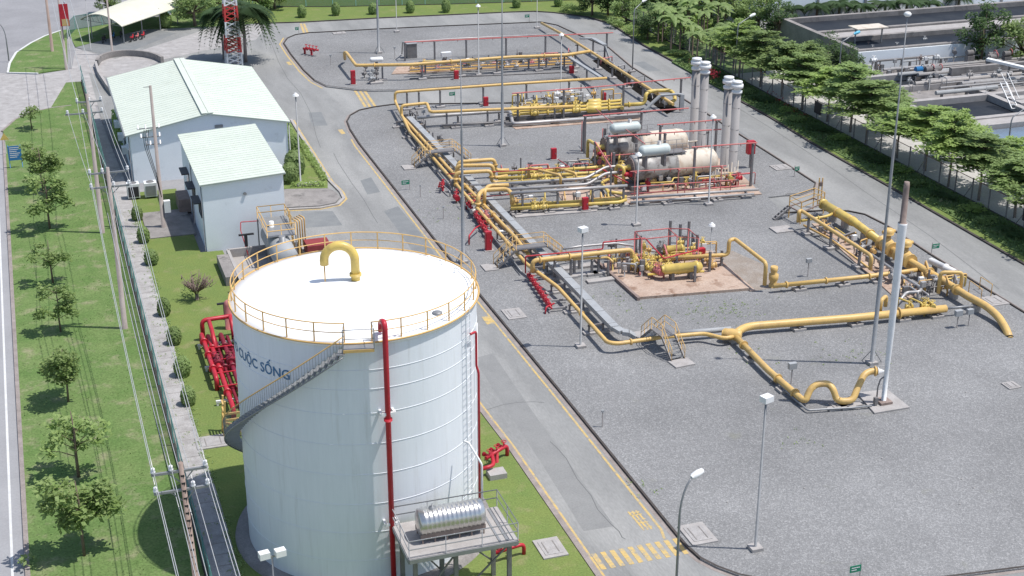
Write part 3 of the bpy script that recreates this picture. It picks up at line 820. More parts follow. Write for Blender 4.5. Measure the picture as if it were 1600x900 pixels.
def motorbike(loc, rz, paint, label):
    t = thing('motorbike', label, 'motorbike', loc, 'motorbikes parked in the shed')
    def L(x, z, y=0): v = Matrix.Rotation(rz, 3, 'Z') @ Vector((x, y, z)); return Vector(loc) + v
    for x in (-.62, .62):
        w = MB(); pts = [L(x + .27 * math.cos(k * math.pi / 7), .3 + .27 * math.sin(k * math.pi / 7)) for k in range(15)]
        w.sweep(pts, [.05] * 15, 6); build(w, 'wheel', M['dark'], t)
    b = MB(); b.sweep([L(-.85, .72), L(-.4, .62), L(-.1, .45), L(.3, .5), L(.5, .85)], [.06, .14, .15, .12, .08], 8)
    build(b, 'body', paint, t)
    s = MB(); s.sweep([L(-.7, .8), L(-.3, .78), L(.05, .72)], [.09, .12, .08], 6); build(s, 'seat', M['dark'], t)
    h = MB(); h.tube([L(.38, 1.05, .33), L(.5, 1.0, 0), L(.38, 1.05, -.33)], .03, 5); h.beam(L(.5, 1.0), L(.62, .3), .05); build(h, 'handlebar', M['steel'], t)
for i, (px, py, c, lab) in enumerate(((207, 64, 'red', 'red motorbike at the left end of the red row in the shed'), (215, 62, 'redpale', 'faded red motorbike in the middle of the red row in the shed'), (224, 60, 'red', 'red motorbike at the right end of the red row in the shed'),
        (163, 66, 'black', 'black motorbike parked at the dark left end of the shed'), (177, 61, 'blue', 'dark blue motorbike parked between the black one and a shed post'), (191, 57, 'black', 'black motorbike half hidden behind the slim pole at the shed'))):
    motorbike(g(px, py, .03), 1.2, M[c], lab)

# air conditioners on the slab beside the annex
struct(MB().prism([(8.15, 126.4), (12.3, 126.4), (12.3, 133.5), (8.15, 133.5)], -.1, .2), 'service_pad', M['concdk'])
for i, (px, py, lab) in enumerate(((210, 311, 'white boxed air conditioning unit with dark open front, left of the pair'), (237, 309, 'white closed air conditioning unit beside the concrete pole, right of the pair'))):
    p = g(px, py, .2)
    t = thing('air_conditioner', lab, 'air conditioner', p, 'air conditioning units')
    build(MB().bx(p + Vector((0, .5, .1)), 1.15, 1.0, 1.35), 'casing', M['whitep'], t)
    build(MB().bx(p + Vector((0, -.02, .2)), .95, .04, 1.0), 'front_grille', M['black'] if i == 0 else M['galv'], t)
    f = build(MB().ring(p + Vector((0, .5, 1.47)), .36, .03, 20, 5), 'fan_ring', M['galv'], t)
    build(MB().cyl(p + Vector((0, .5, 1.452)), p + Vector((0, .5, 1.46)), .33, n=20), 'fan_mesh', M['steel'], f)
    fe = MB()
    for sx in (-.5, .5): fe.bx(p + Vector((sx, .5, 0)), .08, .9, .1)
    build(fe, 'foot_rail', M['galv'], t)

# ------------------------------------------------------------------ poles and overhead lines
def upole(name, lab, x, y, h, r0, r1, mt, arms=(), lean=(0, 0), steps=False):
    t = thing(name, lab, 'utility pole', (x, y, 0), 'utility poles along the west fence')
    tp = Vector((x + lean[0], y + lean[1], h))
    build(MB().cyl((x, y, -.2), tp, r0, r1, 10), 'pole_shaft', mt, t)
    ins = []
    for (z, l, offs) in arms:
        c = Vector((x, y, 0)).lerp(tp, z / h); c.z = z
        a = build(MB().beam(c + Vector((-l[0], 0, 0)), c + Vector((l[1], 0, 0)), .12, .12), 'crossarm', M['galv'], t)
        b = MB()
        b.beam(c + Vector((-l[0] * .5, .07, 0)), c + Vector((0, .07, -.75)), .05); b.beam(c + Vector((l[1] * .5, .07, 0)), c + Vector((0, .07, -.75)), .05)
        build(b, 'arm_brace', M['galv'], t)
        for o in offs:
            q = c + Vector((o, 0, .06))
            build(MB().lathe(q, q + Vector((0, 0, 1)), [(0, .05), (.05, .11), (.12, .13), (.17, .08), (.22, .11), (.3, .1), (.34, .04)], 10), 'insulator', M['ceramic'], t)
            ins.append(q + Vector((0, 0, .34)))
    if steps:
        z = 1.5
        while z < h - .3:
            c = Vector((x, y, 0)).lerp(tp, z / h); build(MB().beam(c + Vector((-.09, -.1, 0)), c + Vector((.09, -.1, 0)), .09, .1), 'pole_hole', M['dark'], t); z += .42
    return ins
armsC = ((10.55, (1.45, 1.25), (-1.35, -.5, 1.15)), (9.5, (1.45, 1.25), (-1.35, .45, 1.15)))
iC = upole('utility_pole', 'perforated brown concrete pole with double white crossarms nearest the camera', 4.95, 64.5, 11.0, .2, .12, M['brownpole'], armsC, (-.35, 0), True)
armsB = ((12.6, (1.4, 1.5), (-1.3, -.4, 1.4)), (11.5, (1.4, 1.5), (-1.3, .3, 1.4)))
iB = upole('utility_pole', 'tall grey concrete pole with double crossarms beside the mesh fence, left of the paving slabs', 4.5, 107.2, 13.0, .22, .13, M['greywood'], armsB)
armsA = ((12.2, (1.0, 1.2), (-.9, .1, 1.1)), (11.2, (2.0, 1.2), (-1.8, -.5, 1.1)))
iA = upole('utility_pole', 'grey concrete pole with crossarms standing left of the warehouse front corner', 4.4, 129.5, 12.9, .22, .13, M['greywood'], armsA)
iD = upole('utility_pole', 'slender grey pole carrying a red and yellow banner near the entrance drive', *g(104, 108, 0).to_2d(), 10.5, .2, .12, M['greywood'], ((9.9, (1, 1.3), (-.9, .2, 1.2)),))
upole('utility_pole', 'tall brown pole standing on the small grass island', *g(82, 81, 0).to_2d(), 11.5, .22, .13, M['brownpole'])
upole('utility_pole', 'slim grey pole standing in front of the bike shed', *g(176, 86, 0).to_2d(), 11.0, .15, .1, M['greywood'])
pD = g(104, 108, 0)
ban = MB().box(pD.x - .1, pD.y - .42, 5.6, pD.x + 1.0, pD.y - .36, 8.4)
bb = solo(ban, 'banner', M['red'], 'red banner with a yellow foot hanging on the pole near the entrance', 'banner')
build(MB().box(pD.x + .1, pD.y - .45, 5.65, pD.x + .9, pD.y - .425, 6.5), 'banner_foot', M['paintY'], bb)
# pole beside the annex with a thin top arm
px_ = g(256, 356, ZG)
t = thing('power_pole', 'weathered concrete power pole with switchgear in front of the warehouse', 'utility pole', px_)
build(MB().cyl(px_, px_ + Vector((0, 0, 13.2)), .2, .12, 10), 'pole_shaft', M['greywood'], t)
build(MB().box(px_.x + .2, px_.y - .25, 1.6, px_.x + .75, px_.y + .2, 2.7), 'meter_box', M['whitep'], t)
for z, l in ((8.6, 1.3), (9.4, 1.5), (7.9, .9)):
    build(MB().beam(px_ + Vector((-l, 0, z)), px_ + Vector((.5, 0, z)), .09), 'crossarm', M['galv'], t)
    for o in (-l + .1, -l * .5, .4): build(MB().cyl(px_ + Vector((o, 0, z)), px_ + Vector((o, 0, z + .35)), .07, n=8), 'insulator', M['ceramic'], t)
build(MB().beam(px_ + Vector((-.6, 0, 13.1)), px_ + Vector((0, 0, 13.1)), .05), 'top_arm', M['galv'], t)
cb = MB()
for k in range(3): cb.tube([px_ + Vector((-.5 - .2 * k, -.1, 9.3)), px_ + Vector((-.75 - .15 * k, -.1, 8)), px_ + Vector((-.2, -.2, 5.2 - k * .4)), px_ + Vector((.05, -.22, 3))], .03, 5, 1.5)
build(cb, 'cable', M['dark'], t)

def wire(a, b, sag, lab, r=.02):
    pts = []
    for k in range(17):
        t = k / 16; p = Vector(a).lerp(Vector(b), t); p.z -= sag * 4 * t * (1 - t); pts.append(p)
    solo(MB().sweep(pts, [r] * 17, 5), 'overhead_wire', M['wire'], lab, 'wire', 'overhead power wires')
wl = ['upper arm far left', 'upper arm inner left', 'upper arm right end', 'lower arm far left', 'lower arm inner right', 'lower arm right end']
for i in range(6):
    wire(iB[i], iC[i], .9, 'wire from the tall fence pole to the near brown pole, %s' % wl[i])
    wire(iA[i], iB[i], .35, 'short wire between the two tall grey poles, %s' % wl[i])
    wire(iC[i], iC[i] + Vector((.55, -34, -.4)), .5, 'wire leaving the near brown pole past the frame, %s' % wl[i])
for i in range(3):
    wire(iD[i], iA[i], .8, 'far wire from the entrance pole, %s' % wl[i], .025)
for i, (dx, z) in enumerate(((-.35, 8.3), (.2, 8.0))):
    wire((4.5 + dx, 107.2, z + 1.2), (4.7 + dx, 64.5, z), 1.0, 'low cable slung under the crossarms, %s strand' % ('left', 'right')[i], .02)
    wire((4.7 + dx, 64.5, z), (4.9 + dx, 25, z - .3), .4, 'low cable leaving under the near crossarms, %s strand' % ('left', 'right')[i], .02)

# ------------------------------------------------------------------ lamps and masts
def lamp(px, py, topy, kind, lab, r=.075, mt=None, base=True, slab=True, h=None, grp='lamp posts', arm=None):
    p = g(px, py) if not isinstance(px, Vector) else px
    if h is None:
        lo, hi = 0, 45
        for _ in range(40):
            z = (lo + hi) / 2; v = Vector((p.x, p.y, z - CAMH)); y_ = 450 - FOC * v.dot(up) / v.dot(fw)
            if y_ > topy: lo = z
            else: hi = z
        h = lo
    t = thing('lamp_post' if kind != 'mast' else 'lightning_mast', lab, 'lamp post' if kind != 'mast' else 'mast', p, grp if kind != 'mast' else 'masts')
    mt = mt or M['galv']
    if slab: build(MB().bx(p + Vector((0, 0, -.1)), .7, .7, .3), 'footing', M['conc'], t)
    P = lambda x, y, z: p + Vector((x, y, z))
    if kind == 'mast':
        build(MB().lathe(P(0, 0, 0), P(0, 0, h), [(0, .17), (.33, .15), (.335, .11), (.66, .1), (.665, .07), (1, .03)], 10), 'mast_shaft', mt, t)
        gy = MB()
        for k in range(3):
            a = k * 2.09; gy.beam(P(math.cos(a) * .8, math.sin(a) * .8, 0), P(0, 0, 1.2), .05)
        build(gy, 'foot_brace', mt, t)
    elif kind == 'flood':
        build(MB().cyl(P(0, 0, 0), P(0, 0, h - .3), r * 1.2, r * .8, 8), 'pole_shaft', mt, t)
        hd = build(MB().bx(P(0, -.05, h - .3), .62, .5, .34, .3), 'lamp_head', M['whitep'], t)
        build(MB().bx(P(0, -.05, h - .345), .5, .4, .04, .3), 'lamp_glass', M['galv'], hd)
    elif kind == 'twin':
        build(MB().cyl(P(0, 0, 0), P(0, 0, h - .3), r * 1.2, r * .8, 8), 'pole_shaft', mt, t)
        build(MB().beam(P(-.6, 0, h - .35), P(.6, 0, h - .35), .08), 'head_arm', mt, t)
        for s in (-.42, .42):
            hd = build(MB().bx(P(s, -.1, h - .3), .55, .42, .36, .15), 'lamp_head', M['whitep'], t)
            build(MB().beam(P(s, 0, h - .35), P(s, -.05, h - .28), .1), 'lamp_bracket', mt, hd)
    elif kind == 'dome':
        build(MB().cyl(P(0, 0, 0), P(0, 0, h - .25), r * 1.2, r * .8, 8), 'pole_shaft', mt, t)
        build(MB().lathe(P(0, 0, h - .3), P(0, 0, h), [(0, .3), (.35, .3), (.6, .2), (.8, .12), (1, .1)], 14), 'lamp_head', M['whitep'], t)
    elif kind == 'curve':
        ax, ay = arm
        pts = [P(0, 0, 0), P(0, 0, h - 2.2)] + [P(ax * (1 - math.cos(k * .22)) / .95, ay * (1 - math.cos(k * .22)) / .95, h - 2.2 + 2.1 * math.sin(k * .22)) for k in range(1, 7)]
        build(MB().sweep(pts, [r * 1.1, r] + [r * .8] * 6, 8), 'pole_shaft', mt, t)
        e = pts[-1]; d = Vector((ax, ay, 0)).normalized()
        build(MB().lathe(e - d * .1, e + d * .75 + Vector((0, 0, .12)), [(0, .08), (.12, .17), (.55, .19), (.9, .15), (1, .05)], 10), 'lamp_head', M['whitep'], t)
    elif kind in ('arm', 'bluearm'):
        ax, ay = arm
        d = Vector((ax, ay, 0)); e = P(0, 0, h) + d + Vector((0, 0, .7))
        build(MB().sweep([P(0, 0, 0), P(0, 0, h - .4), P(0, 0, h) + d * .08, e], [r * 1.3, r, r * .9, r * .6], 8), 'pole_shaft', mt, t)
        dn = d.normalized()
        build(MB().lathe(e - dn * .1 + Vector((0, 0, .0)), e + dn * .85 + Vector((0, 0, .2)), [(0, .07), (.15, .16), (.6, .2), (.92, .15), (1, .04)], 10), 'lamp_head', M['bluelamp'] if kind == 'bluearm' else M['whitep'], t)
    elif kind == 'thin':
        build(MB().cyl(P(0, 0, 0), P(0, 0, h), r, r * .7, 8), 'pole_shaft', mt, t)
        build(MB().ball(P(0, 0, h), .12), 'lamp_head', M['whitep'], t)
    return t
lamp(1180, 858, 622, 'flood', 'lamp post with one square white floodlight in the open near gravel')
lamp(907, 542, 358, 'flood', 'lamp post with square white floodlight between the kerb and the grey duct')
lamp(470, 290, 147, 'dome', 'lamp post with round white head in the office garden')
lamp(748, 118, 8, 'dome', 'lamp post with white cap over the long yellow header in the far plot')
lamp(876, 152, 53, 'dome', 'lamp post with white cap behind the yellow metering runs')
lamp(994, 352, 240, 'dome', 'lamp post with white cap in front of the left end of the nearest heater')
lamp(1107, 320, 181, 'dome', 'lamp post with white cap before the right half of the nearest heater')
lamp(1110, 395, 350, 'dome', 'short lamp post behind the near metering skid', r=.05)
lamp(839, 44, -40, 'thin', 'thin lamp post by the far kerb near the green sign', r=.06)
lamp(620, 50, -40, 'thin', 'thin lamp post on the far edge of the far plot', r=.06)
lamp(592, 83, -140, 'mast', 'lightning mast standing in the far plot behind the yellow header')
lamp(785, 228, -30, 'mast', 'lightning mast standing alone on the middle gravel')
lamp(724, 410, 95, 'mast', 'slender lightning mast rising from the gravel beside the pipe rack')
t = lamp(1362, 568, 24, 'mast', 'very tall mast with a small white lamp top near the vent stack')
lp = g(1362, 568)
build(MB().ball(lp + Vector((0, 0, 25.5)), .26, .26, .18), 'mast_lamp', M['whitep'], t)
lamp(988, 112, 16, 'arm', 'street lamp with arm at the bend of the right road', arm=(1.5, .9), r=.07)
lamp(1148, 128, 97, 'arm', 'street lamp with white head behind the twin exhaust stacks', arm=(1.9, .6), r=.07, h=7.2)
lamp(Vector((91.2, 150.5, 0)), 0, 0, 'bluearm', 'street lamp with sky blue head among the far trees', arm=(1.9, .4), h=6.6, slab=False)
lamp(Vector((92.6, 119.5, 0)), 0, 0, 'bluearm', 'street lamp with sky blue head at the near basin wall', arm=(1.8, .4), h=5.6, slab=False)
lamp(Vector((28.42, 58.4, .0)), 0, 0, 'curve', 'grey gooseneck lamp post at the corner of the zebra crossing', h=9.1, arm=(.95, .35), slab=False, r=.07)
lamp(Vector((8.9, 66.2, ZG)), 0, 0, 'twin', 'short pole with two white floodlights in front of the big tank', h=4.0, r=.06)
lamp(14, 95, 35, 'curve', 'grey gooseneck lamp post on the small grass island', arm=(-.9, .1), slab=False)
lamp(420, 336, 262, 'curve', 'thin gooseneck lamp before the annex wall', arm=(.95, -.1), r=.035, slab=False)
lamp(112, 105, 5, 'thin', 'plain thin pole near the bike shed fence', r=.06, slab=False)
lamp(142, 78, 0, 'thin', 'plain thin pole at the near end of the bike shed', r=.05, slab=False)

def small_sign(px, py, h, w, lab, flip=1, hh=.42):
    p = g(px, py)
    t = thing('green_sign', lab, 'sign', p, 'green location signs')
    build(MB().cyl(p, p + Vector((0, 0, h)), .035, n=6), 'sign_post', M['support'], t)
    b = build(MB().box(p.x + (0 if flip > 0 else -w), p.y - .05, h - hh, p.x + (w if flip > 0 else 0), p.y - .02, h), 'sign_board', M['sign'], t)
    c = p.x + flip * w / 2; m = MB()
    m.box(c - w * .36, p.y - .056, h - hh * .38, c + w * .36, p.y - .051, h - hh * .26)
    m.box(c - w * .36, p.y - .056, h - hh * .72, c + w * .1, p.y - .051, h - hh * .6)
    build(m, 'sign_lines', M['whitep'], b)
small_sign(1343, 905, 1.1, .7, 'small green sign on a post at the near gravel edge', -1)
small_sign(640, 296, 1.1, .8, 'small green sign on a post beside the main road kerb', -1)
small_sign(1241, 276, 1.15, .5, 'small green sign by the gravel corner of the right road')
small_sign(1455, 398, 1.1, .7, 'small green sign behind the white cylinder by the right road')
small_sign(711, 160, 1.4, .7, 'small green sign behind the thin yellow cross pipe', -1)
small_sign(827, 34, 1.2, .7, 'small green sign at the far bend of the road', -1)
small_sign(467, 54, 1.2, .5, 'small green sign at the far left crossing', -1)
# blue notice and road sign on the verge
p = g(26, 262, .1); t = thing('notice_board', 'blue notice board on two posts on the verge', 'sign', p)
bd = build(MB().box(p.x - .65, p.y - .03, .9, p.x + .65, p.y + .03, 2.4), 'board', M['blue'], t)
m = MB()
for k in range(6): m.box(p.x - .5, p.y - .036, 2.2 - k * .2, p.x + .5 - (k % 3) * .15, p.y - .031, 2.27 - k * .2)
build(m, 'board_lines', M['whitep'], bd)
for s in (-.6, .6): build(MB().cyl((p.x + s, p.y + .06, 0), (p.x + s, p.y + .06, 2.5), .04, n=6), 'sign_post', M['blue'], t)
p = g(10, 240, .1); t = thing('warning_sign', 'small yellow warning sign on a post beside the public road', 'sign', p)
build(MB().cyl(p, p + Vector((0, 0, 2.2)), .04, n=6), 'sign_post', M['galv'], t)
build(MB().add([p + Vector((-.45, -.06, 1.5)), p + Vector((.45, -.06, 1.5)), p + Vector((0, -.06, 2.25)), p + Vector((-.45, -.03, 1.5)), p + Vector((.45, -.03, 1.5)), p + Vector((0, -.03, 2.25))], [(0, 1, 2), (5, 4, 3), (0, 3, 4, 1), (1, 4, 5, 2), (2, 5, 3, 0)]), 'sign_plate', M['yellow2'], t)

# red and white lattice tower
p = g(366, 104, 0); t = thing('lattice_tower', 'red and white steel lattice tower beside the palm', 'tower', p)
H_ = 16; s0, s1 = .95, .55
for band in range(8):
    z0, z1 = band * H_ / 8, (band + 1) * H_ / 8; m = MB()
    a0, a1 = s0 + (s1 - s0) * z0 / H_, s0 + (s1 - s0) * z1 / H_
    for sx, sy in ((-1, -1), (1, -1), (1, 1), (-1, 1)):
        m.beam(p + Vector((sx * a0, sy * a0, z0)), p + Vector((sx * a1, sy * a1, z1)), .2)
    for q in range(3):
        f0, f1 = q / 3, (q + 1) / 3; zz0, zz1 = z0 + (z1 - z0) * f0, z0 + (z1 - z0) * f1; b0, b1 = a0 + (a1 - a0) * f0, a0 + (a1 - a0) * f1
        for (ux, uy), (vx, vy) in (((-1, -1), (1, -1)), ((1, -1), (1, 1)), ((1, 1), (-1, 1)), ((-1, 1), (-1, -1))):
            m.beam(p + Vector((ux * b0, uy * b0, zz0)), p + Vector((vx * b1, vy * b1, zz1)), .12)
            m.beam(p + Vector((vx * b0, vy * b0, zz0)), p + Vector((ux * b1, uy * b1, zz1)), .12)
    build(m, 'tower_section', M['whitep'] if band % 2 == 0 else M['redmast'], t)
lamp(373, 104, 0, 'thin', 'grey pole close beside the lattice tower', r=.12, slab=False, h=10)

# curved low wall of the roundel beside the warehouse
m = MB()
cx = g(200, 112, 0)
arc = gl([(152, 103), (156, 96), (168, 91), (185, 88), (205, 87), (228, 89), (245, 93), (254, 98)], 0)
m = ribbon(smooth(arc), -.2, .2, 0, .8)
solo(m, 'curved_wall', M['concdk'], 'low curved grey wall round the paved roundel beyond the warehouse', 'wall')
m = ribbon(gl([(150, 104), (155, 120), (168, 140), (176, 150)], 0), -.15, .15, 0, .7)
solo(m, 'low_wall', M['conc'], 'low pale wall left of the paved roundel', 'wall')

# ------------------------------------------------------------------ fences
def fence(name, lab, pts, h, sp, net, postm, basew=None, top=True, braces=0, pr0=.045, railm=None):
    pts = [Vector((p[0], p[1], 0)) for p in pts]
    t = thing(name, lab, 'fence', pts[0])
    n = MB()
    for a, b in zip(pts[:-1], pts[1:]):
        z0 = basew[1] if basew else .1
        n.add([a + Vector((0, 0, z0)), b + Vector((0, 0, z0)), b + Vector((0, 0, h)), a + Vector((0, 0, h))], [(0, 1, 2, 3)])
    build(n, 'mesh_panel', net, t)
    if basew:
        m = MB()
        for a, b in zip(pts[:-1], pts[1:]): m.beam(a + Vector((0, 0, basew[1] / 2)), b + Vector((0, 0, basew[1] / 2)), basew[0], basew[1])
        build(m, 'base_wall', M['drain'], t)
    if top:
        m = MB()
        for a, b in zip(pts[:-1], pts[1:]): m.cyl(a + Vector((0, 0, h)), b + Vector((0, 0, h)), .035, n=6)
        build(m, 'top_rail', railm or postm, t)
    L_ = 0; seg = []
    for a, b in zip(pts[:-1], pts[1:]):
        d = (b - a).length; k = int(d // sp) or 1
        for i in range(k + (1 if b is pts[-1] else 0)):
            q = a.lerp(b, i / k)
            build(MB().cyl(q, q + Vector((0, 0, h + .1)), pr0, n=6), 'fence_post', postm, t)
            if braces and len(t.children) % braces == 0:
                u = (b - a).normalized(); build(MB().beam(q + u * 1.3, q + Vector((0, 0, h * .8)), .05), 'fence_brace', postm, t)
    return t
teal = mat('teal_fence_paint', (.06, .19, .17), (.09, .22, .2), scale=2, rough=.6)
fence('mesh_fence', 'long teal wire mesh fence along the west verge', [(5.9, 30), (5.9, 186)], 2.0, 3.0, M['netthin'], teal, (.2, .3))
fence('boundary_fence', 'chain link fence with grey posts below the roadside trees', [(83.6, 88), (83.6, 150), (83.9, 200)], 2.3, 2.6, M['chain'], M['support'], (.2, .2), True, 4, .07, M['rustrail'])
tf = gl([(395, 12), (520, 12), (700, 8), (830, 4), (930, 0)], 0)
fence('mesh_fence', 'green mesh fence along the far grass bank', [(p.x, p.y) for p in tf], 2.2, 3.5, M['net'], teal, (.2, .2))
sf = gl([(106, 60), (118, 47), (160, 40), (225, 28), (300, 16), (390, 10)], 0)
fence('mesh_fence', 'green mesh fence behind the motorbike shed', [(p.x, p.y) for p in sf], 2.0, 3.0, M['net'], teal)
# manhole covers
for i, (px, py, w, d, lab) in enumerate(((1090, 835, 1.6, 2.2, 'square pale manhole cover in the gravel by the crossing'), (860, 857, 1.5, 2.0, 'square pale manhole cover in the lawn by the road'), (1580, 603, 1.0, 1.0, 'small square pit cover in the open right gravel'),
        (803, 491, 1.5, 2.0, 'pale square cover in the gravel beside the road kerb'), (1220, 262, 1.8, 1.6, 'pinkish square cover by the far right gravel corner'), (333, 691, 2.2, 1.7, 'pinkish paved square cover in the lawn left of the tank'),
        (1552, 471, 1.8, 1.8, 'pale cover beside the bent pipe end'), (530, 52, 1.8, 1.4, 'pale twin cover near the far left kerb'), (1195, 38, 1.6, 1.2, 'pale cover in the far gravel near the right bend'))):
    if i == 8: continue
    p = g(px, py)
    t = thing('pit_cover', lab, 'manhole cover', p, 'manhole covers')
    fr = build(MB().bx(p + Vector((0, 0, -.05)), w, d, .13), 'frame', M['conc'], t)
    build(MB().bx(p + Vector((0, 0, .085)), w * .72, d * .72, .02), 'lid', M['paver'], t)
    m = MB()
    for s in (-1, 1): m.bx(p + Vector((s * w * .22, 0, .106)), .06, d * .6, .02)
    build(m, 'lid_bar', M['concdk'], t)
# ------------------------------------------------------------------ process pipes
def flange(m, p, d, r, w=.1):
    d = Vector(d).normalized(); p = Vector(p)
    m.cyl(p - d * w / 2, p + d * w / 2, r * 1.55, n=12)
def valve(m, p, d, r, wheel=True):
    p = Vector(p); d = Vector(d).normalized()
    m.lathe(p - d * r * 2.2, p + d * r * 2.2, [(0, r * 1.6), (.12, r * 1.6), (.13, r * 1.05), (.3, r * 1.5), (.5, r * 1.7), (.7, r * 1.5), (.87, r * 1.05), (.88, r * 1.6), (1, r * 1.6)], 12)
    m.cyl(p, p + Vector((0, 0, r * 3.2)), r * .45, n=8)
    if wheel: m.ring(p + Vector((0, 0, r * 3.3)), r * 1.3, r * .16, 14, 5)
def support(par, p, w=.9, ax=None, plinth=True, mt='support', ps=(1.0, .8)):
    """one post with a cross beam under a pipe at p"""
    p = Vector(p); m = MB()
    m.beam((p.x, p.y, ZG), (p.x, p.y, p.z - .05), .18, .18)
    if ax is not None:
        a = Vector(ax).normalized() * w / 2; m.beam(p - a + Vector((0, 0, -.06)), p + a + Vector((0, 0, -.06)), .12, .12)
    s = build(m, 'support', M[mt], par)
    if plinth: build(MB().bx((p.x, p.y, ZG - .05), ps[0], ps[1], .25), 'plinth', M['conc'], s)
def pipe(lab, pts, r, mt='yellow', sup=(), fl=(), name='gas_pipe', cat='pipe', grp=None, n=10, fil=None, valves=(), supw=.7, plinth=True):
    P = spec(pts)
    t = thing(name, lab, cat, Vector((P[0].x, P[0].y, 0)), grp)
    b = build(MB().tube(P, r, n, fil), 'pipe_run', M[mt], t)
    for i, f in fl:
        p = P[i].lerp(P[i + 1], f); m = MB(); flange(m, p, P[i + 1] - P[i], r); build(m, 'flange', M[mt], t)
    for i, f in valves:
        p = P[i].lerp(P[i + 1], f); m = MB(); valve(m, p, P[i + 1] - P[i], r); build(m, 'valve', M[mt], t)
    for i, f in sup:
        p = P[i].lerp(P[i + 1], f); d = (P[i + 1] - P[i]).cross(Vector((0, 0, 1)))
        support(t, p - Vector((0, 0, r)), supw, d if d.length > 1e-3 else None, plinth)
    return t
# --- the long rack: grey covered duct and the pipes beside it
dt = thing('covered_duct', 'long grey covered duct running down the pipe rack to the near corner', 'duct', g(642, 184))
A, B = g(645, 184, 1.0), g(953, 514, 1.0)
X0 = (A.x + B.x) / 2
dm = MB(); dm.beam((X0, A.y, 1.0), (X0, B.y, 1.0), .66, .38); build(dm, 'duct_body', M['tray'], dt)
c = MB()
y = B.y + .6
while y < A.y: c.beam((X0 - .335, y, 1.19), (X0 + .335, y, 1.19), .05, .02); y += 2.4
build(c, 'cover_joint', M['steel'], dt)
e = spec([('w', X0, B.y + .2, 1.0), (972, 519, .95), (982, 520, .9), (992, 526, .6)])
m = MB()
for a, b in zip(e[:-1], e[1:]): m.beam(a, b, .6, .3)
build(m, 'duct_end', M['tray'], dt)
y = B.y + 1.5
while y < A.y:
    m = MB(); m.beam((X0 - .35, y, ZG), (X0 - .35, y, .85), .12); m.beam((X0 + .35, y, ZG), (X0 + .35, y, .85), .12); m.beam((X0 - 1.6, y, .78), (X0 + .5, y, .78), .14)
    m.beam((X0 - 1.5, y, ZG), (X0 - 1.5, y, .75), .12)
    s = build(m, 'support', M['support'], dt); build(MB().bx((X0 - .55, y, ZG - .06), 2.8, .6, .22), 'plinth', M['conc'], s); y += 4.2
pipe('grey duct continuing behind the yellow pipe to the big tee', [(1058, 521, .75), (1142, 514, .75)], .2, 'tray', name='covered_duct', cat='duct')
Y1 = g(749, 330, 1.0).x
pipe('long yellow pipe on the left edge of the rack, rising to the far cross pipe', [(948, 122, 2.3), (800, 131, 2.3), (617, 144, 2.3), ('u', 1.2), (640, 205, 1.0), (690, 262, 1.0), (822, 412, 1.0), (872, 449, .95), (949, 535, .95), (965, 537, .9), (1033, 527, .85), (1100, 521, .8), (1132, 529, .75), (1146, 526, .75)], .16,
     sup=[(0, .4), (0, .85), (1, .25), (1, .62), (1, .8), (1, .9)], n=10, fl=[(5, .2), (5, .6), (7, .5), (9, .3)])
pipe('yellow pipe looping over the far end of the rack towards the metering runs', [(895, 166, 1.9), (800, 170, 1.9), (672, 175, 1.9), (667, 161, 2.2), (627, 165, 2.2), ('u', 1.0), (700, 262, .9), (806, 372, .9), (826, 398, .9)], .17, sup=[(0, .3), (1, .3), (1, .8)], fl=[(5, .4), (6, .3), (6, .7)])
pipe('thin yellow pipe between the duct and the outer rack pipe', [(735, 304, .8), (812, 380, .8), (818, 392, .8)], .1, fl=[(0, .3)])
pipe('slim yellow line close to the duct along the middle of the rack', [(652, 200, .85), (700, 252, .85), (790, 345, .85), (826, 385, .85)], .09)
pipe('pale slim conduit under the left rack pipe', [(618, 175, .5), (690, 275, .5), (800, 405, .5), (815, 425, .45)], .06, 'galv')
# loops over the rack, middle
for k, (o, zz) in enumerate(((0, 2.1), (9, 2.25), (18, 2.05))):
    pipe('yellow pipe loop bridging the duct before the heaters, %s of three' % ('nearest', 'middle', 'farthest')[k], [(712 + o * .2, 287 - o, 1.0), ('u', zz), (768 + o * .3, 263 - o + 4, zz), ('u', .9), (790 + o * .3, 283 - o + 1, .9)], .19, 'yellow', fl=[(0, .5), (2, .5)], fil=.5, grp='yellow pipe loops')
pipe('tall yellow pipe loop bridging the duct at the front heater feed', [(747, 324, 1.0), ('u', 2.1), (754, 297, 2.2), (792, 295, 2.2), (800, 303, 2.0), ('u', 1.0)], .2, 'yellow', fil=.5, fl=[(0, .4)])
pipe('yellow pipe loop beside the tall one at the front heater feed', [(757, 318, 1.0), ('u', 2.2), (763, 290, 2.3), (795, 289, 2.3)], .18, 'yellow', fil=.5)
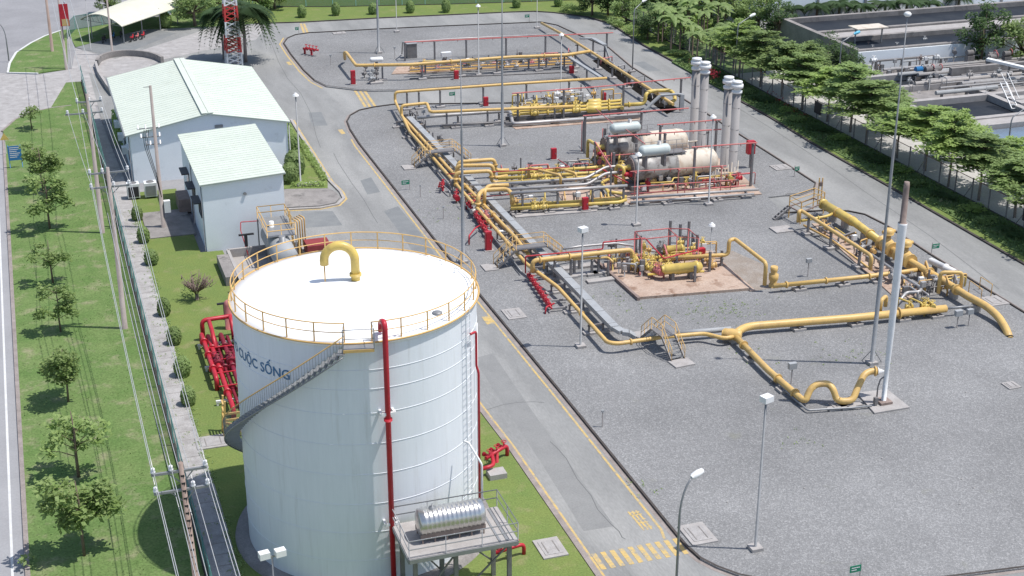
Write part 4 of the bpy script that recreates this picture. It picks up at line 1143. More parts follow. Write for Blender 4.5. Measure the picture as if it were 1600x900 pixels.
# manifold feeding the heaters
for k, (y0, y1) in enumerate(((277, 270), (284, 276), (270, 262))):
    pipe('long yellow feed pipe lying left of the heaters, %s of three' % ('middle', 'front', 'rear')[k], [(778, y0 + 2, .9), (926, y1, .9), (945, y1 - 2, .9)], .17, 'yellow2', fl=[(0, .25), (0, .5), (0, .8)], valves=[(0, .38 + .12 * k)], sup=[(0, .15), (0, .6), (0, .92)], grp='heater feed pipes')
for k, (x0, dx, zt) in enumerate(((826, 50, 1.9), (868, 32, 1.7))):
    pipe('yellow arch pipe above the feed pipes, %s' % ('the wide left one', 'the small right one')[k], [(x0, 277 - 3 * k, .9), ('u', zt), (x0 + dx, 274 - 3 * k, zt), ('u', .9)], .14, 'yellow', fil=.3)
for k, (y0, y1) in enumerate(((321, 311), (326, 316))):
    pipe('long yellow pipe low on the plinth row before the heater, %s one' % ('rear', 'front')[k], [(798, y0, .75), (968, y1, .75), (978, y1 - 4, .75)], .16, 'yellow2', fl=[(0, .2), (0, .7)], valves=[(0, .22), (0, .3)], sup=[(0, .05), (0, .35), (0, .68), (0, .95)], grp='front heater pipes')
pipe('white lagged gantry pipe on posts before the heaters', [(798, 302, 2.1), (980, 290, 2.1)], .14, 'lagging', sup=[(0, .1), (0, .4), (0, .7), (0, .97)])
pipe('upper grey lagged pipe stepping up to the heaters', [(735, 290, 1.2), (915, 279, 1.2), (947, 261, 1.9), (985, 259, 1.9)], .15, 'lagging', sup=[(0, .3), (0, .8)])
pipe('lower grey lagged pipe stepping up to the heaters', [(745, 299, 1.1), (918, 288, 1.1), (946, 271, 1.8), (980, 268, 1.8)], .15, 'lagging', sup=[(0, .4)])
pipe('thin red fire pipe bending over the feed pipes', [(698, 272, 2.0), (802, 267, 2.0), (890, 261, 2.0), (872, 249, 2.0)], .05, 'red')
pipe('thin red fire pipe crossing the rack at the front heater feed', [(738, 308, 1.6), (800, 304, 1.6), (830, 301, 1.6)], .05, 'red')
# heaters
def heater(lab, pl, pr_, r, z, half, cat='heater'):
    a, b = g(*pl, z), g(*pr_, z); b.y = a.y
    t = thing('bath_heater', lab, cat, Vector(((a.x + b.x) / 2, a.y, 0)), 'bath heaters')
    L_ = b - a; mid = a + L_ * half
    build(MB().lathe(a, mid, [(0, .05), (0, r * .86), (.02, r * .97), (.06, r), (1, r)], 32), 'clad_half', M['clad'], t)
    build(MB().lathe(mid, b, [(0, r * .985), (.8, r * .985), (.9, r * .9), (.97, r * .6), (1, .02)], 32), 'cream_half', M['cream'], t)
    ed = build(MB().cyl(a + Vector((-.12, 0, 0)), a + Vector((.02, 0, 0)), r * .84, n=28), 'end_plate', M['dirtyend'], t)
    m = MB()
    for k in range(14):
        an = k * 2 * math.pi / 14; m.cyl(a + Vector((-.2, math.cos(an) * r * .76, math.sin(an) * r * .76)), a + Vector((-.1, math.cos(an) * r * .76, math.sin(an) * r * .76)), .05, n=6)
    build(m, 'end_bolts', M['steel'], ed)
    for f in (.18, .8):
        p = a + L_ * f
        build(MB().box(p.x - .2, p.y - r * .75, .5, p.x + .2, p.y + r * .75, z - r * .5), 'saddle', M['support'], t)
    build(MB().box(a.x - .4, a.y - r, ZG + .15, b.x + .6, a.y + r, ZG + .5), 'skid_frame', M['support'], t)
    m = MB()
    for s in (-.7, .7):
        for zz in (.5, .95): m.beam(a + Vector((.5, s, r + zz)), mid + Vector((1.2, s, r + zz)), .04)
        for k in range(6): m.beam(a.lerp(mid, k / 5) + Vector((.5, s, r * .8)), a.lerp(mid, k / 5) + Vector((.5, s, r + .95)), .04)
    build(m, 'walkway_rail', M['lagging'], t)
    build(MB().box(a.x + .5, a.y - .7, z + r + .02, mid.x + 1, a.y + .7, z + r + .06), 'walkway', M['steel'], t)
    for k in range(3):
        p = a + Vector((-.1, -.5 + k * .5, -.4 + .5 * (k % 2)))
        build(MB().lathe(p, p + Vector((-.9, 0, 0)), [(0, .3), (.3, .3), (.35, .2), (.7, .24), (1, .16)], 12), 'burner', M['yellow2' if k % 2 else 'red'], t)
    return t, a, b
struct(MB().prism(gl([(925, 250), (948, 300), (982, 322), (1190, 306), (1150, 268), (1085, 225), (930, 225)], 0), -.1, ZG + .1), 'plant_slab', M['slab'])
h1 = heater('nearest bath heater, long cream and grey horizontal vessel with stained cladding', (986, 263), (1139, 262), 1.28, 2.1, .5)
h2 = heater('farther bath heater, cream horizontal vessel partly hidden behind the nearest one', (945, 231), (1083, 225), 1.28, 2.1, .42)
def expansion(lab, pl, pr_, z):
    a, b = g(*pl, z), g(*pr_, z); b.y = a.y
    t = thing('expansion_tank', lab, 'tank', Vector(((a.x + b.x) / 2, a.y, z - .6)), 'expansion tanks')
    build(MB().lathe(a, b, [(0, .01), (.02, .3), (.08, .52), (.12, .55), (.88, .55), (.92, .52), (.98, .3), (1, .01)], 20, False), 'tank_shell', mat('pale_green_tank', (.5, .55, .53), (.42, .47, .45), scale=1, rough=.5), t)
    c = a.lerp(b, .65); build(MB().cyl(c, c + Vector((0, 0, .85)), .2, n=10), 'nozzle', M['lagging'], t)
    for f in (.2, .8):
        c = a.lerp(b, f); build(MB().box(c.x - .1, c.y - .4, z - 1.6, c.x + .1, c.y + .4, z - .4), 'saddle', M['support'], t)
expansion('pale green expansion tank above the nearest heater', (998, 237), (1050, 234), 4.6)
expansion('pale green expansion tank above the farther heater', (953, 202), (1000, 197), 4.6)
def stack(lab, px, py, topy, r=.42):
    p = g(px, py); t = thing('exhaust_stack', lab, 'chimney', p, 'heater exhaust stacks')
    lo, hi = 0, 30
    for _ in range(40):
        z = (lo + hi) / 2; v = Vector((p.x, p.y, z - CAMH))
        if 450 - FOC * v.dot(up) / v.dot(fw) > topy: lo = z
        else: hi = z
    h = lo
    build(MB().cyl(p, p + Vector((0, 0, h - 1.2)), r, n=18), 'flue', M['stack'], t)
    c = MB()
    c.lathe(p + Vector((0, 0, h - 1.25)), p + Vector((0, 0, h)), [(0, r), (.02, r * 1.25), (.2, r * 1.25), (.22, r * .8), (.42, r * .8), (.44, r * 1.45), (.72, r * 1.45), (.74, r * .95), (.86, r * .95), (.87, r * 1.25), (.97, r * 1.2), (1, .02)], 20)
    build(c, 'cowl', M['whitep'], t)
    for k in range(1, 4): build(MB().ring(p + Vector((0, 0, h * k / 4.2)), r + .005, .02, 20, 5), 'flue_band', M['stack'], t)
stack('exhaust stack of the far pair, left one', 1082, 236, 92)
stack('exhaust stack of the far pair, right one', 1095, 242, 98)
stack('exhaust stack of the near pair, left one', 1131, 262, 121)
stack('exhaust stack of the near pair, right one', 1144, 268, 128)
# fire-water gantries over the heaters
def gantry(lab, a, b, posts=(0, 1), mt='redpale', r=.07, pm='support', z=4.6, pw=.2):
    A, B = g(*a, z), g(*b, z); t = thing('fire_pipe_gantry', lab, 'pipe gantry', Vector((A.x, A.y, 0)), 'red fire pipe gantries')
    build(MB().cyl(A, B, r, n=8), 'spray_pipe', M[mt], t)
    for f in posts:
        p = A.lerp(B, f); build(MB().beam((p.x, p.y, ZG), (p.x, p.y, z), pw, pw), 'post', M[pm], t)
        build(MB().beam((p.x, p.y - .3, z - .12), (p.x, p.y + .3, z - .12), .12), 'bracket', M[pm], t)
    m = MB()
    for k in range(6):
        p = A.lerp(B, (k + .5) / 6); m.cyl(p, p - Vector((0, 0, .25)), .035, n=6)
    build(m, 'spray_nozzles', M[mt], t)
gantry('faded red gantry over the far metering runs, the farthest one', (800, 146), (978, 132), (.05, .45, .98), z=3.6)
gantry('faded red gantry reaching right to the far stacks from the metering runs', (975, 131), (1079, 121), (.86,), z=3.6)
gantry('faded red gantry just before the far stacks', (911, 181), (1076, 169), (.02, .55), z=4.2)
gantry('faded red gantry behind the near stacks', (1027, 195), (1127, 187), (.05, .93), z=4.6)
gantry('faded red gantry passing over the farther heater', (950, 213), (1127, 202), (.0, .25, .5), z=4.6)
gantry('faded red gantry ending at the red box right of the heaters', (1081, 230), (1183, 223), (.05, .94), z=4.6)
pipe('sloping thin red pipe joining two gantries beside the expansion tank', [(931, 170, 4.2), (960, 195, 4.4), (953, 201, 4.4)], .05, 'redpale')
pipe('red diagonal spray pipe above the farther heater', [(975, 200, 4.6), (1008, 225, 4.4)], .05, 'redpale')
pipe('low red pipe bending beside the near heater front', [(905, 267, 1.8), (940, 264, 1.8), (982, 286, 1.2)], .06, 'red')
for k, (a, b) in enumerate((((912, 186), (912, 236)), ((944, 198), (944, 252)), ((958, 238), (958, 285)))):
    p = g(*b); t = thing('steel_column', 'dark steel column left of the heaters, %s of three' % ('farthest', 'middle', 'nearest')[k], 'column', p, 'heater columns')
    h = (b[1] - a[1]) / 15.3
    build(MB().beam(p, p + Vector((0, 0, h)), .24, .24), 'column_shaft', M['support'], t)
    build(MB().tube([p + Vector((-.25, 0, 0)), p + Vector((-.25, 0, h))], .05, 6), 'red_pipe', M['redpale'], t)
pipe('yellow header standing at the left head of the nearest heater', [(962, 287, .5), ('u', 2.4), (975, 262, 2.4), ('u', .8)], .17, 'yellow2', fil=.4)
pipe('yellow header standing at the left head of the farther heater', [(918, 246, .5), ('u', 2.4), (935, 228, 2.4), ('u', .8)], .17, 'yellow2', fil=.4)
pipe('yellow bent pipe low between the two heater heads', [(955, 278, .6), (940, 285, .6), (950, 300, .6), (972, 302, .6)], .15, 'yellow2')
pipe('front lagged pipe along the slab before the nearest heater', [(985, 309, .8), (1185, 296, .8)], .13, 'lagging', sup=[(0, .1), (0, .5), (0, .9)])
pipe('lower lagged pipe along the slab before the nearest heater', [(985, 316, .55), (1178, 303, .55)], .1, 'lagging', sup=[(0, .3), (0, .7)])
pipe('pale red pipe at the foot of the nearest heater', [(985, 303, .6), (1165, 290, .6)], .07, 'redpale')
pipe('yellow instrument pipes under the nearest heater', [(1000, 287, .9), (1050, 284, .9), (1052, 278, 1.1), (1125, 275, 1.1)], .07, 'yellow2')
m = thing('instrument_rack', 'tangle of small pipework and valves at the right end of the nearest heater', 'pipework', g(1130, 285))
rn = random.Random(8)
mm = MB()
for k in range(9):
    p = g(1112 + k * 5, 284 - (k % 3) * 4); build(MB().cyl(p, p + Vector((0, 0, 1.0 + rn.random())), .05, n=6), 'small_pipe', M['cream'], m)
for k in range(3): build(MB().cyl(g(1110, 284 - k * 5, .7 + .4 * k), g(1158, 280 - k * 5, .7 + .4 * k), .06, n=6), 'small_pipe', M['cream'], m)
for k in range(4):
    mm = MB(); valve(mm, g(1116 + k * 11, 281, 1.0), (1, 0, 0), .12); build(mm, 'valve', M['dirtyend'], m)
p = g(1090, 283, ZG); t = thing('control_cabinet', 'small dark blue cabinet on legs against the nearest heater', 'cabinet', p)
build(MB().bx(p + Vector((0, -.2, 1.2)), .55, .4, 1.0), 'cabinet_box', M['blue'], t)
build(MB().bx(p + Vector((0, -.2, 0)), .1, .1, 1.2), 'leg', M['support'], t)
# fire hose cabinets
def hosebox(px, py, lab, h=1.35, w=.55, stand=.0):
    p = g(px, py); t = thing('fire_hose_cabinet', lab, 'fire cabinet', p, 'red fire cabinets')
    b = build(MB().bx(p + Vector((0, 0, stand)), w, w * .7, h), 'cabinet_box', M['red'], t)
    build(MB().bx(p + Vector((0, -w * .36, stand + .1)), w * .8, .03, h - .2), 'door', M['red'], t)
    build(MB().bx(p + Vector((w * .25, -w * .4, stand + h * .5)), .05, .04, .15), 'handle', M['galv'], t)
    if stand: build(MB().bx(p, .12, .12, stand), 'leg', M['support'], t)
    else: build(MB().bx(p + Vector((0, 0, -.06)), w + .3, w + .2, .12), 'plinth', M['conc'], t)
hosebox(763, 391, 'red fire cabinet beside the rack near the near crossover stair', 1.75)
hosebox(552, 132, 'red fire cabinet at the near left corner of the far plot', 1.75)
hosebox(914, 330, 'red fire cabinet at the foot of the white lagged gantry')
hosebox(865, 249, 'red fire cabinet behind the heater feed pipes', 1.2)
hosebox(713, 124, 'red fire cabinet in the far plot beside the slab', 1.1)
hosebox(759, 166, 'red fire cabinet by the lane under the thin yellow pipe', 1.1)
hosebox(943, 158, 'red fire cabinet behind the metering runs', 1.0)
hosebox(893, 115, 'red fire cabinet in the right part of the far plot', 1.0)
hosebox(1171, 262, 'red fire cabinet raised on the gantry post right of the heaters', 1.35, .8, 1.5)
hosebox(1095, 408, 'red fire cabinet behind the near metering skid', 1.2, .6)
# --- metering runs, middle far
sk = gl([(800, 193), (996, 181), (985, 160), (800, 170)], 0)
struct(MB().prism(gl([(785, 199), (1000, 184), (985, 160), (795, 170)], 0), 0, ZG + .08), 'plant_slab', M['concdk'])
mt = thing('metering_skid', 'skid with bright yellow valve runs in the middle far part of the plant', 'pipe skid', g(890, 178))
m = MB(); m.beam(g(790, 194, .45), g(1000, 181, .45), .25, .35); m.beam(g(790, 185, .45), g(1000, 172, .45), .25, .35); build(m, 'skid_beam', M['steel'], mt)
for k, (ya, yb) in enumerate(((179, 167), (174, 162), (169, 157))):
    a, b = g(800, ya, 1.0), g(972, yb, 1.0)
    build(MB().cyl(a, b, .17, n=10), 'meter_run', M['yellow2'], mt)
    for f in (.06, .2, .32, .45, .58, .74, .88):
        m = MB(); p = a.lerp(b, f)
        if f in (.2, .58): valve(m, p, b - a, .2)
        elif f == .74: m.lathe(p - (b - a).normalized() * .9, p + (b - a).normalized() * .9, [(0, .2), (.1, .42), (.9, .42), (1, .2)], 14)
        else: flange(m, p, b - a, .2, .16)
        build(m, 'run_fitting', M['yellow2'], mt)
for k in range(6):
    p = g(858 + k * 12, 160 - k * 1.0, 1.5)
    build(MB().bx(p, .4, .35, .5), 'instrument', M['whitep'] if k % 2 else M['tray'], mt); build(MB().cyl(p - Vector((0, 0, 1.3)), p, .05, n=6), 'stand', M['support'], mt)
for f in (0, 1):
    a, b = g(800 + 172 * f, 181 - 12 * f, 1.0), g(800 + 172 * f, 167 - 12 * f, 1.0)
    build(MB().cyl(a, b, .2, n=10), 'end_header', M['yellow2'], mt)
pipe('yellow outlet pipe arching up from the metering skid at the right', [(972, 164, 1.0), (1008, 162, 1.0), ('u', 2.2), (1018, 142, 2.2), (1050, 141, 2.2), (1056, 156, 1.4), (1046, 161, 1.2)], .22, 'yellow2', fil=.6, fl=[(0, .3)])
m = thing('grey_duct_arch', 'grey duct climbing beside the yellow outlet pipe', 'duct', g(1012, 172))
q = spec([(1008, 171, .5), (1032, 149, 2.0), (1060, 147, 2.2), (1066, 148, 2.2), ('u', .3)])
mm = MB()
for a, b in zip(q[:-1], q[1:]): mm.beam(a, b, .5, .16)
build(mm, 'duct_run', M['tray'], m)
# --- right-hand header of the far plot
pipe('long yellow header running along the right road beside the duct', [(846, 36, 1.0), (884, 56, 1.3), (922, 80, 1.8), (1015, 139, 1.8), (1052, 163, 1.6)], .18, 'yellow', sup=[(1, .5), (2, .15), (2, .4), (2, .65), (2, .9)], fl=[(2, .3)])
m = thing('covered_duct', 'grey duct descending diagonally behind the far yellow header', 'duct', g(885, 86))
q = spec([(640, 101, 1.7), (800, 93, 1.7), (886, 87, 1.7), (939, 121, 1.7)])
mm = MB()
for a, b in zip(q[:-1], q[1:]): mm.beam(a, b, .45, .18)
build(mm, 'duct_run', M['tray'], m)
for k in (0, .3, .62, .95): support(m, q[1].lerp(q[2], k) if k else q[0].lerp(q[1], .15), .8, (0, 1, 0))
for k in (.2, .6): support(m, q[2].lerp(q[3], k), .8, (1, 0, 0))
m = thing('duct_portal', 'grey duct portal stepping over the pipes by the right road', 'duct', g(915, 75))
q = spec([(907, 60, 2.0), (927, 60, 2.2), (945, 70, 2.2), (953, 93, .3)])
mm = MB()
for a, b in zip(q[:-1], q[1:]): mm.beam(a, b, .6, .16)
build(mm, 'duct_run', M['tray'], m); support(m, q[1], .5, (0, 1, 0)); support(m, q[2], .5, (0, 1, 0))
tr = MB().prism(gl([(925, 96), (942, 93), (1060, 172), (1042, 180)], 0), -.1, ZG + .006)
struct(tr, 'pipe_trench', M['trench'])
# --- far plot
pipe('long yellow header on posts across the far plot with a bent left end', [(539, 92, .6), (538, 82, 1.9), (541, 82, 2.1), (556, 102, 2.0), (562, 102, 2.0), (640, 101, 2.1), (800, 89, 2.1), (884, 86, 2.0), (921, 80, 2.0)], .2, 'yellow', sup=[(4, .45), (5, .12), (5, .5), (5, .85), (6, .5), (7, .4)], fl=[(4, .3), (5, .4), (6, .6)])
gantry('far grey gantry across the far plot with a faded red pipe', (632, 66), (958, 51), (.0, .14, .29, .48, .67, .97), 'redpale', .08, z=2.6)
pipe('grey pipe on the far gantry turning down at its left end', [(628, 84, .3), (629, 66, 2.5), (700, 61, 2.6), (870, 53, 2.6)], .09, 'lagging')
struct(MB().prism(gl([(612, 118), (640, 117), (900, 102), (890, 96), (620, 107)], 0), 0, ZG + .1), 'plant_slab', M['slab'])
m = thing('metering_skid', 'row of small dark valves and pipes on the pink slab of the far plot', 'pipe skid', g(740, 104))
rn = random.Random(5)
for k in range(5):
    a, b = g(640, 112 - k * 2.2, .55 + .1 * (k % 2)), g(895, 99 - k * 2.2, .55 + .1 * (k % 2)); build(MB().cyl(a, b, .09, n=8), 'meter_run', M['steel' if k % 2 else 'orange'], m)
    for j in range(6):
        mm = MB(); valve(mm, a.lerp(b, (j + rn.random() * .8) / 6.3), b - a, .13); build(mm, 'valve', M[rn.choice(['orange', 'steel', 'redpale', 'lagging'])], m)
p = g(588, 93, 1.6); t = thing('white_drum', 'small white horizontal drum at the left end of the far yellow header', 'drum', Vector((p.x, p.y, 0)))
build(MB().lathe(p - Vector((.9, 0, 0)), p + Vector((.9, 0, 0)), [(0, .02), (.05, .25), (.12, .32), (.88, .32), (.95, .25), (1, .02)], 16, False), 'drum_shell', M['whitep'], t)
build(MB().bx((p.x, p.y, ZG), .3, .3, p.z - .3), 'drum_stand', M['support'], t)
p = g(643, 90); t = thing('grey_cabinet', 'tall grey equipment cabinet behind the far yellow header', 'cabinet', p)
build(MB().bx(p, 1.3, .9, 1.9), 'cabinet_box', M['steel'], t); build(MB().bx(p + Vector((0, 0, 1.9)), 1.45, 1.05, .08), 'cabinet_roof', M['tray'], t)
p = g(697, 88, 1.6); t = thing('transmitter_box', 'pale box on a stand above the far yellow header', 'instrument box', Vector((p.x, p.y, 0)))
build(MB().bx(p, 1.3, .6, .55), 'box_body', M['whitep'], t); build(MB().bx((p.x, p.y, ZG), .12, .12, 1.5), 'stand', M['support'], t)
m = thing('valve_cluster', 'dark knot of valves and small pipes under the left end of the far header', 'pipework', g(580, 120))
rn = random.Random(3)
for k in range(10):
    mm = MB(); p = g(562 + rn.random() * 30, 104 + rn.random() * 20, .5 + rn.random() * .5); valve(mm, p, (rn.random() - .5, rn.random() - .5, 0.01), .13); mm.cyl(p, (p.x, p.y, ZG), .06, n=6)
    build(mm, 'valve', M[rn.choice(['steel', 'tray', 'orange', 'support'])], m)
build(MB().bx(g(588, 130), 1.6, 1.0, .2), 'plinth', M['conc'], m)
def hydrant(lab, px, py, n=3, sc_=1.0, ang=0):
    p = g(px, py); t = thing('red_hydrant', lab, 'hydrant', p, 'red hydrant manifolds')
    m = MB(); d = Vector((math.cos(ang), math.sin(ang), 0)); e = Vector((-d.y, d.x, 0))
    a, b = p - d * 1.1 * sc_ + Vector((0, 0, .75 * sc_)), p + d * 1.1 * sc_ + Vector((0, 0, .75 * sc_))
    m.tube([a, b, b - Vector((0, 0, .75 * sc_))], .13 * sc_, 8); m.cyl(p, p + Vector((0, 0, .75 * sc_)), .13 * sc_)
    build(m, 'manifold', M['red'], t)
    for k in range(n):
        q = a.lerp(b, (k + .5) / n); mm = MB(); mm.cyl(q, q + e * .45 * sc_, .1 * sc_, n=8); mm.cyl(q + e * .4 * sc_, q + e * .5 * sc_, .15 * sc_, n=10); mm.cyl(q, q + Vector((0, 0, .4 * sc_)), .06, n=6); mm.ring(q + Vector((0, 0, .42 * sc_)), .16 * sc_, .03, 12, 4)
        build(mm, 'outlet_valve', M['red'], t)
hydrant('red hydrant manifold with several outlets at the far left of the far plot', 487, 86, 4, 1.1, 2.2)
hydrant('red hydrant manifold beside the rack at the far crossover stair', 692, 298, 3, .8, 1.2)
hydrant('red hydrant manifold on the lawn right of the big tank', 776, 722, 3, 1.0, .6)
hydrant('red hydrant on the lawn under the raised platform', 795, 873, 2, .9, .2)
pipe('red pipe rising from its block right of the big tank', [(752, 733, .7), (772, 727, .7), (768, 708, .9)], .13, 'red')
solo(MB().bx(g(776, 744, ZG), 1.1, .9, .35), 'concrete_block', M['conc'], 'square concrete block under the red pipe right of the tank', 'block')
m = thing('fire_valve_row', 'row of red fire valves lying along the left side of the rack', 'fire pipework', g(745, 345))
for k in range(7):
    p = g(735 + k * 5, 322 + k * 8, .6); mm = MB(); valve(mm, p, (0, 1, 0), .15); build(mm, 'valve', M['red'], m)
a, b = g(732, 318, .6), g(768, 376, .6); build(MB().cyl(a, b, .09, n=8), 'fire_main', M['red'], m)
pipe('thin red standpipe beside the fire cabinet at the rack', [(733, 382, .2), ('u', 1.0), (742, 357, 1.0), (750, 352, .8)], .07, 'red')
m = thing('fire_valve_row', 'red ladder-like row of fire valves left of the near end of the duct', 'fire pipework', g(850, 470))
for k in range(8):
    p = g(828 + k * 4.2, 432 + k * 6.2, .55); mm = MB(); valve(mm, p, (0, 1, 0), .13); build(mm, 'valve', M['red'], m)
build(MB().cyl(g(824, 428, .55), g(862, 482, .55), .08, n=8), 'fire_main', M['red'], m)
build(MB().tube([g(866, 474, .6), g(853, 480, .6), g(852, 490, .15)], .07, 6), 'drain_leg', M['red'], m)
for k in range(2): build(MB().beam(g(862, 470 + 12 * k, .4), g(886, 468 + 12 * k, .4), .14), 'cross_beam', M['lagging'], m)
# crossover stairs
def crossover(lab, c, z, L_, w, run, rz=0, rails='orange'):
    t = thing('crossover_stair', lab, 'stair', c, 'crossover stairs')
    mtx = Matrix.Rotation(rz, 3, 'Z')
    T = lambda x, y, zz: c + mtx @ Vector((x, y, zz))
    pl = MB(); pl.beam(T(-L_ / 2, 0, z), T(L_ / 2, 0, z), w, .08); build(pl, 'platform', M['steel'], t)
    for s in (-1, 1):
        for y in (-w / 2, w / 2): build(MB().beam(T(s * L_ / 2, y, z), T(s * (L_ / 2 + run), y, .05), .07, .18), 'stringer', M['steel'], t)
        st_ = MB(); n = 6
        for k in range(1, n):
            q = T(s * (L_ / 2 + run * k / n), 0, z * (1 - k / n)); st_.beam(q - mtx @ Vector((.13, 0, 0)), q + mtx @ Vector((.13, 0, 0)), w - .06, .04)
        build(st_, 'treads', M['galv'], t)
        h = MB()
        for y in (-w / 2, w / 2):
            h.tube([T(0, y, z + 1.0), T(s * L_ / 2, y, z + 1.0), T(s * (L_ / 2 + run), y, 1.0), T(s * (L_ / 2 + run), y, .05)], .03, 6, .15)
            h.tube([T(0, y, z + .5), T(s * L_ / 2, y, z + .5), T(s * (L_ / 2 + run), y, .5)], .025, 6, .1)
            for k in range(3): h.cyl(T(s * (L_ / 2 + run * k / 3), y, z * (1 - k / 3)), T(s * (L_ / 2 + run * k / 3), y, z * (1 - k / 3) + 1.0), .025, n=6)
        build(h, 'handrail', M[rails], t)
        build(MB().bx(T(s * (L_ / 2 + run + .5), 0, -.05), 1.2, w + .5, .15, rz), 'landing_slab', M['conc'], t)
crossover('crossover stair with orange rails at the far part of the rack', g(690, 257), 1.45, 2.6, 1.0, 1.7)
crossover('crossover stair with orange rails over the near part of the rack', g(828, 411), 1.5, 2.8, 1.0, 1.7)
crossover('crossover stair standing across the near yellow pipe', g(1035, 545), 1.35, 1.6, 1.1, 1.5, math.pi / 2 + .1)
# --- near metering skid
struct(MB().prism(gl([(936, 418), (1000, 470), (1172, 456), (1110, 396)], 0), 0, ZG + .22), 'plant_slab', M['slab'])
struct(MB().sheet(gl([(1114, 397), (1175, 455), (1222, 448), (1190, 412), (1145, 392)], ZG), ZG + .006), 'stained_gravel', M['brownsoil'])
struct(MB().prism(gl([(1118, 412), (1172, 458), (1180, 457), (1128, 412)], 0), 0, ZG + .1), 'slab_strip', M['slab'])
struct(ribbon(gl([(930, 411), (998, 472)], 0), -.12, .12, 0, ZG + .28), 'slab_edge_beam', M['brownrust'])
pipe('big yellow loop pipe feeding the near metering skid over the duct', [(832, 425, 1.0), ('u', 2.0), (947, 394, 2.0), (988, 390, 2.0), ('u', 1.0), (1003, 413, .9)], .2, 'yellow', fil=.45, sup=[(1, .3), (1, .52), (1, .9)], fl=[(1, .1), (1, .5), (4, .3)])
pipe('thinner yellow pipe under the big loop pipe', [(850, 420, .9), ('u', 1.6), (950, 402, 1.6), (958, 410, 1.4)], .1, 'yellow', sup=[(1, .75)])
pipe('thin red fire pipe stepping along above the near skid feed', [(821, 427, .8), ('u', 2.3), (942, 389, 2.3), ('u', 2.9), (1008, 372, 2.8), (1037, 404, 2.2), (1100, 388, 2.5)], .06, 'red')
pipe('grey lagged pipe behind the near skid feed', [(880, 389, 1.6), (905, 385, 1.6), (962, 380, 1.6), (990, 384, 1.4)], .1, 'lagging')
sk = thing('metering_skid', 'near metering skid with two yellow filters on the pink slab', 'pipe skid', g(1055, 428))
def filt(a, b, z, r):
    p, q = g(*a, z), g(*b, z)
    f = build(MB().lathe(p, q, [(0, r * .5), (.06, r * .85), (.1, r), (.8, r), (.81, r * 1.2), (.87, r * 1.2), (.88, r), (.96, r * .8), (1, .05)], 20), 'filter', M['yellow2'], sk)
    for t_ in (.25, .7):
        c = p.lerp(q, t_); build(MB().box(c.x - .12, c.y - .3, ZG, c.x + .12, c.y + .3, z - r * .8), 'filter_saddle', M['support'], sk)
filt((1036, 391), (1070, 388), 1.3, .36); filt((1034, 421), (1098, 416), 1.3, .42)
for k, (a, b, z, r) in enumerate((((1000, 411), (1034, 426), 1.0, .22), ((1002, 398), (1022, 408), 1.1, .16), ((1010, 418), (1050, 412), 1.1, .14), ((1030, 407), (1085, 401), 1.1, .14), ((1000, 404), (1100, 395), .9, .12), ((1012, 429), (1100, 424), .8, .1))):
    p, q = g(*a, z), g(*b, z); build(MB().cyl(p, q, r, n=10), 'skid_pipe', M['yellow2'], sk)
    for f in (.25, .55, .85):
        mm = MB(); valve(mm, p.lerp(q, f), q - p, r * .9); build(mm, 'skid_valve', M['yellow2' if (k + int(f * 10)) % 4 else 'redpale'], sk)
for (px, py, h) in ((993, 400, 2.2), (1046, 385, 2.4), (1075, 386, 2.4), (1088, 404, 2.2), (935, 418, 1.6), (950, 433, 1.5), (982, 430, 1.3), (1085, 444, 1.6), (1108, 428, 2.0), (1127, 412, 1.2)):
    p = g(px, py); build(MB().beam(p, p + Vector((0, 0, h)), .18, .18), 'skid_post', M['support'], sk)
for loop, z in ((((992, 362), (1045, 357), (1058, 368), (1003, 374)), 2.9), (((1045, 357), (1076, 358), (1092, 372), (1058, 370)), 2.9)):
    q = [g(*c, z) for c in loop]; build(MB().tube(q + [q[0]], .05, 6, 0), 'spray_frame', M['redpale'], sk)
    for c in q: build(MB().cyl((c.x, c.y, ZG), c, .045, n=6), 'frame_post', M['redpale'], sk)
for k in range(7):
    mm = MB(); p = g(958 + k * 9, 412 + (k % 3) * 5, .9); mm.bx(p, .3, .25, .4); mm.cyl((p.x, p.y, ZG), p, .05, n=6); build(mm, 'gauge', M['lagging'], sk)
for k in range(3):
    a = g(905 + k * 22, 418 + k * 10); solo(MB().bx(a + Vector((0, 0, -.04)), 3.0 + .3 * k, .7, .22), 'concrete_plinth', M['conc'], 'long concrete plinth left of the near skid, %s from the duct' % ORD[k], 'plinth', 'plinths left of the near skid')
pipe('yellow outlet pipe of the near skid stepping up and down to the right', [(1037, 404, 1.3), (1138, 398, 1.3), ('u', 2.6), (1148, 373, 2.6), (1197, 411, 2.6), ('u', .7)], .17, 'yellow', fil=.4, sup=[(0, .6), (0, .9)])
q = g(1208, 443, .4); t = thing('pressure_valve', 'stout yellow valve body at the foot of the stepped pipe', 'valve', Vector((q.x, q.y, 0)))
build(MB().lathe((q.x, q.y, ZG), (q.x, q.y, 1.9), [(0, .35), (.15, .35), (.2, .25), (.4, .4), (.62, .4), (.66, .22), (.8, .3), (1, .3)], 16), 'valve_body', M['yellow'], t)
pipe('yellow pipe running right from the stout valve to the receiver', [(1208, 447, .7), (1345, 433, .7), (1412, 425, .8), (1437, 421, .9)], .19, 'yellow', sup=[(0, .3), (0, .8), (1, .4)], fl=[(0, .15), (0, .6), (1, .2)])
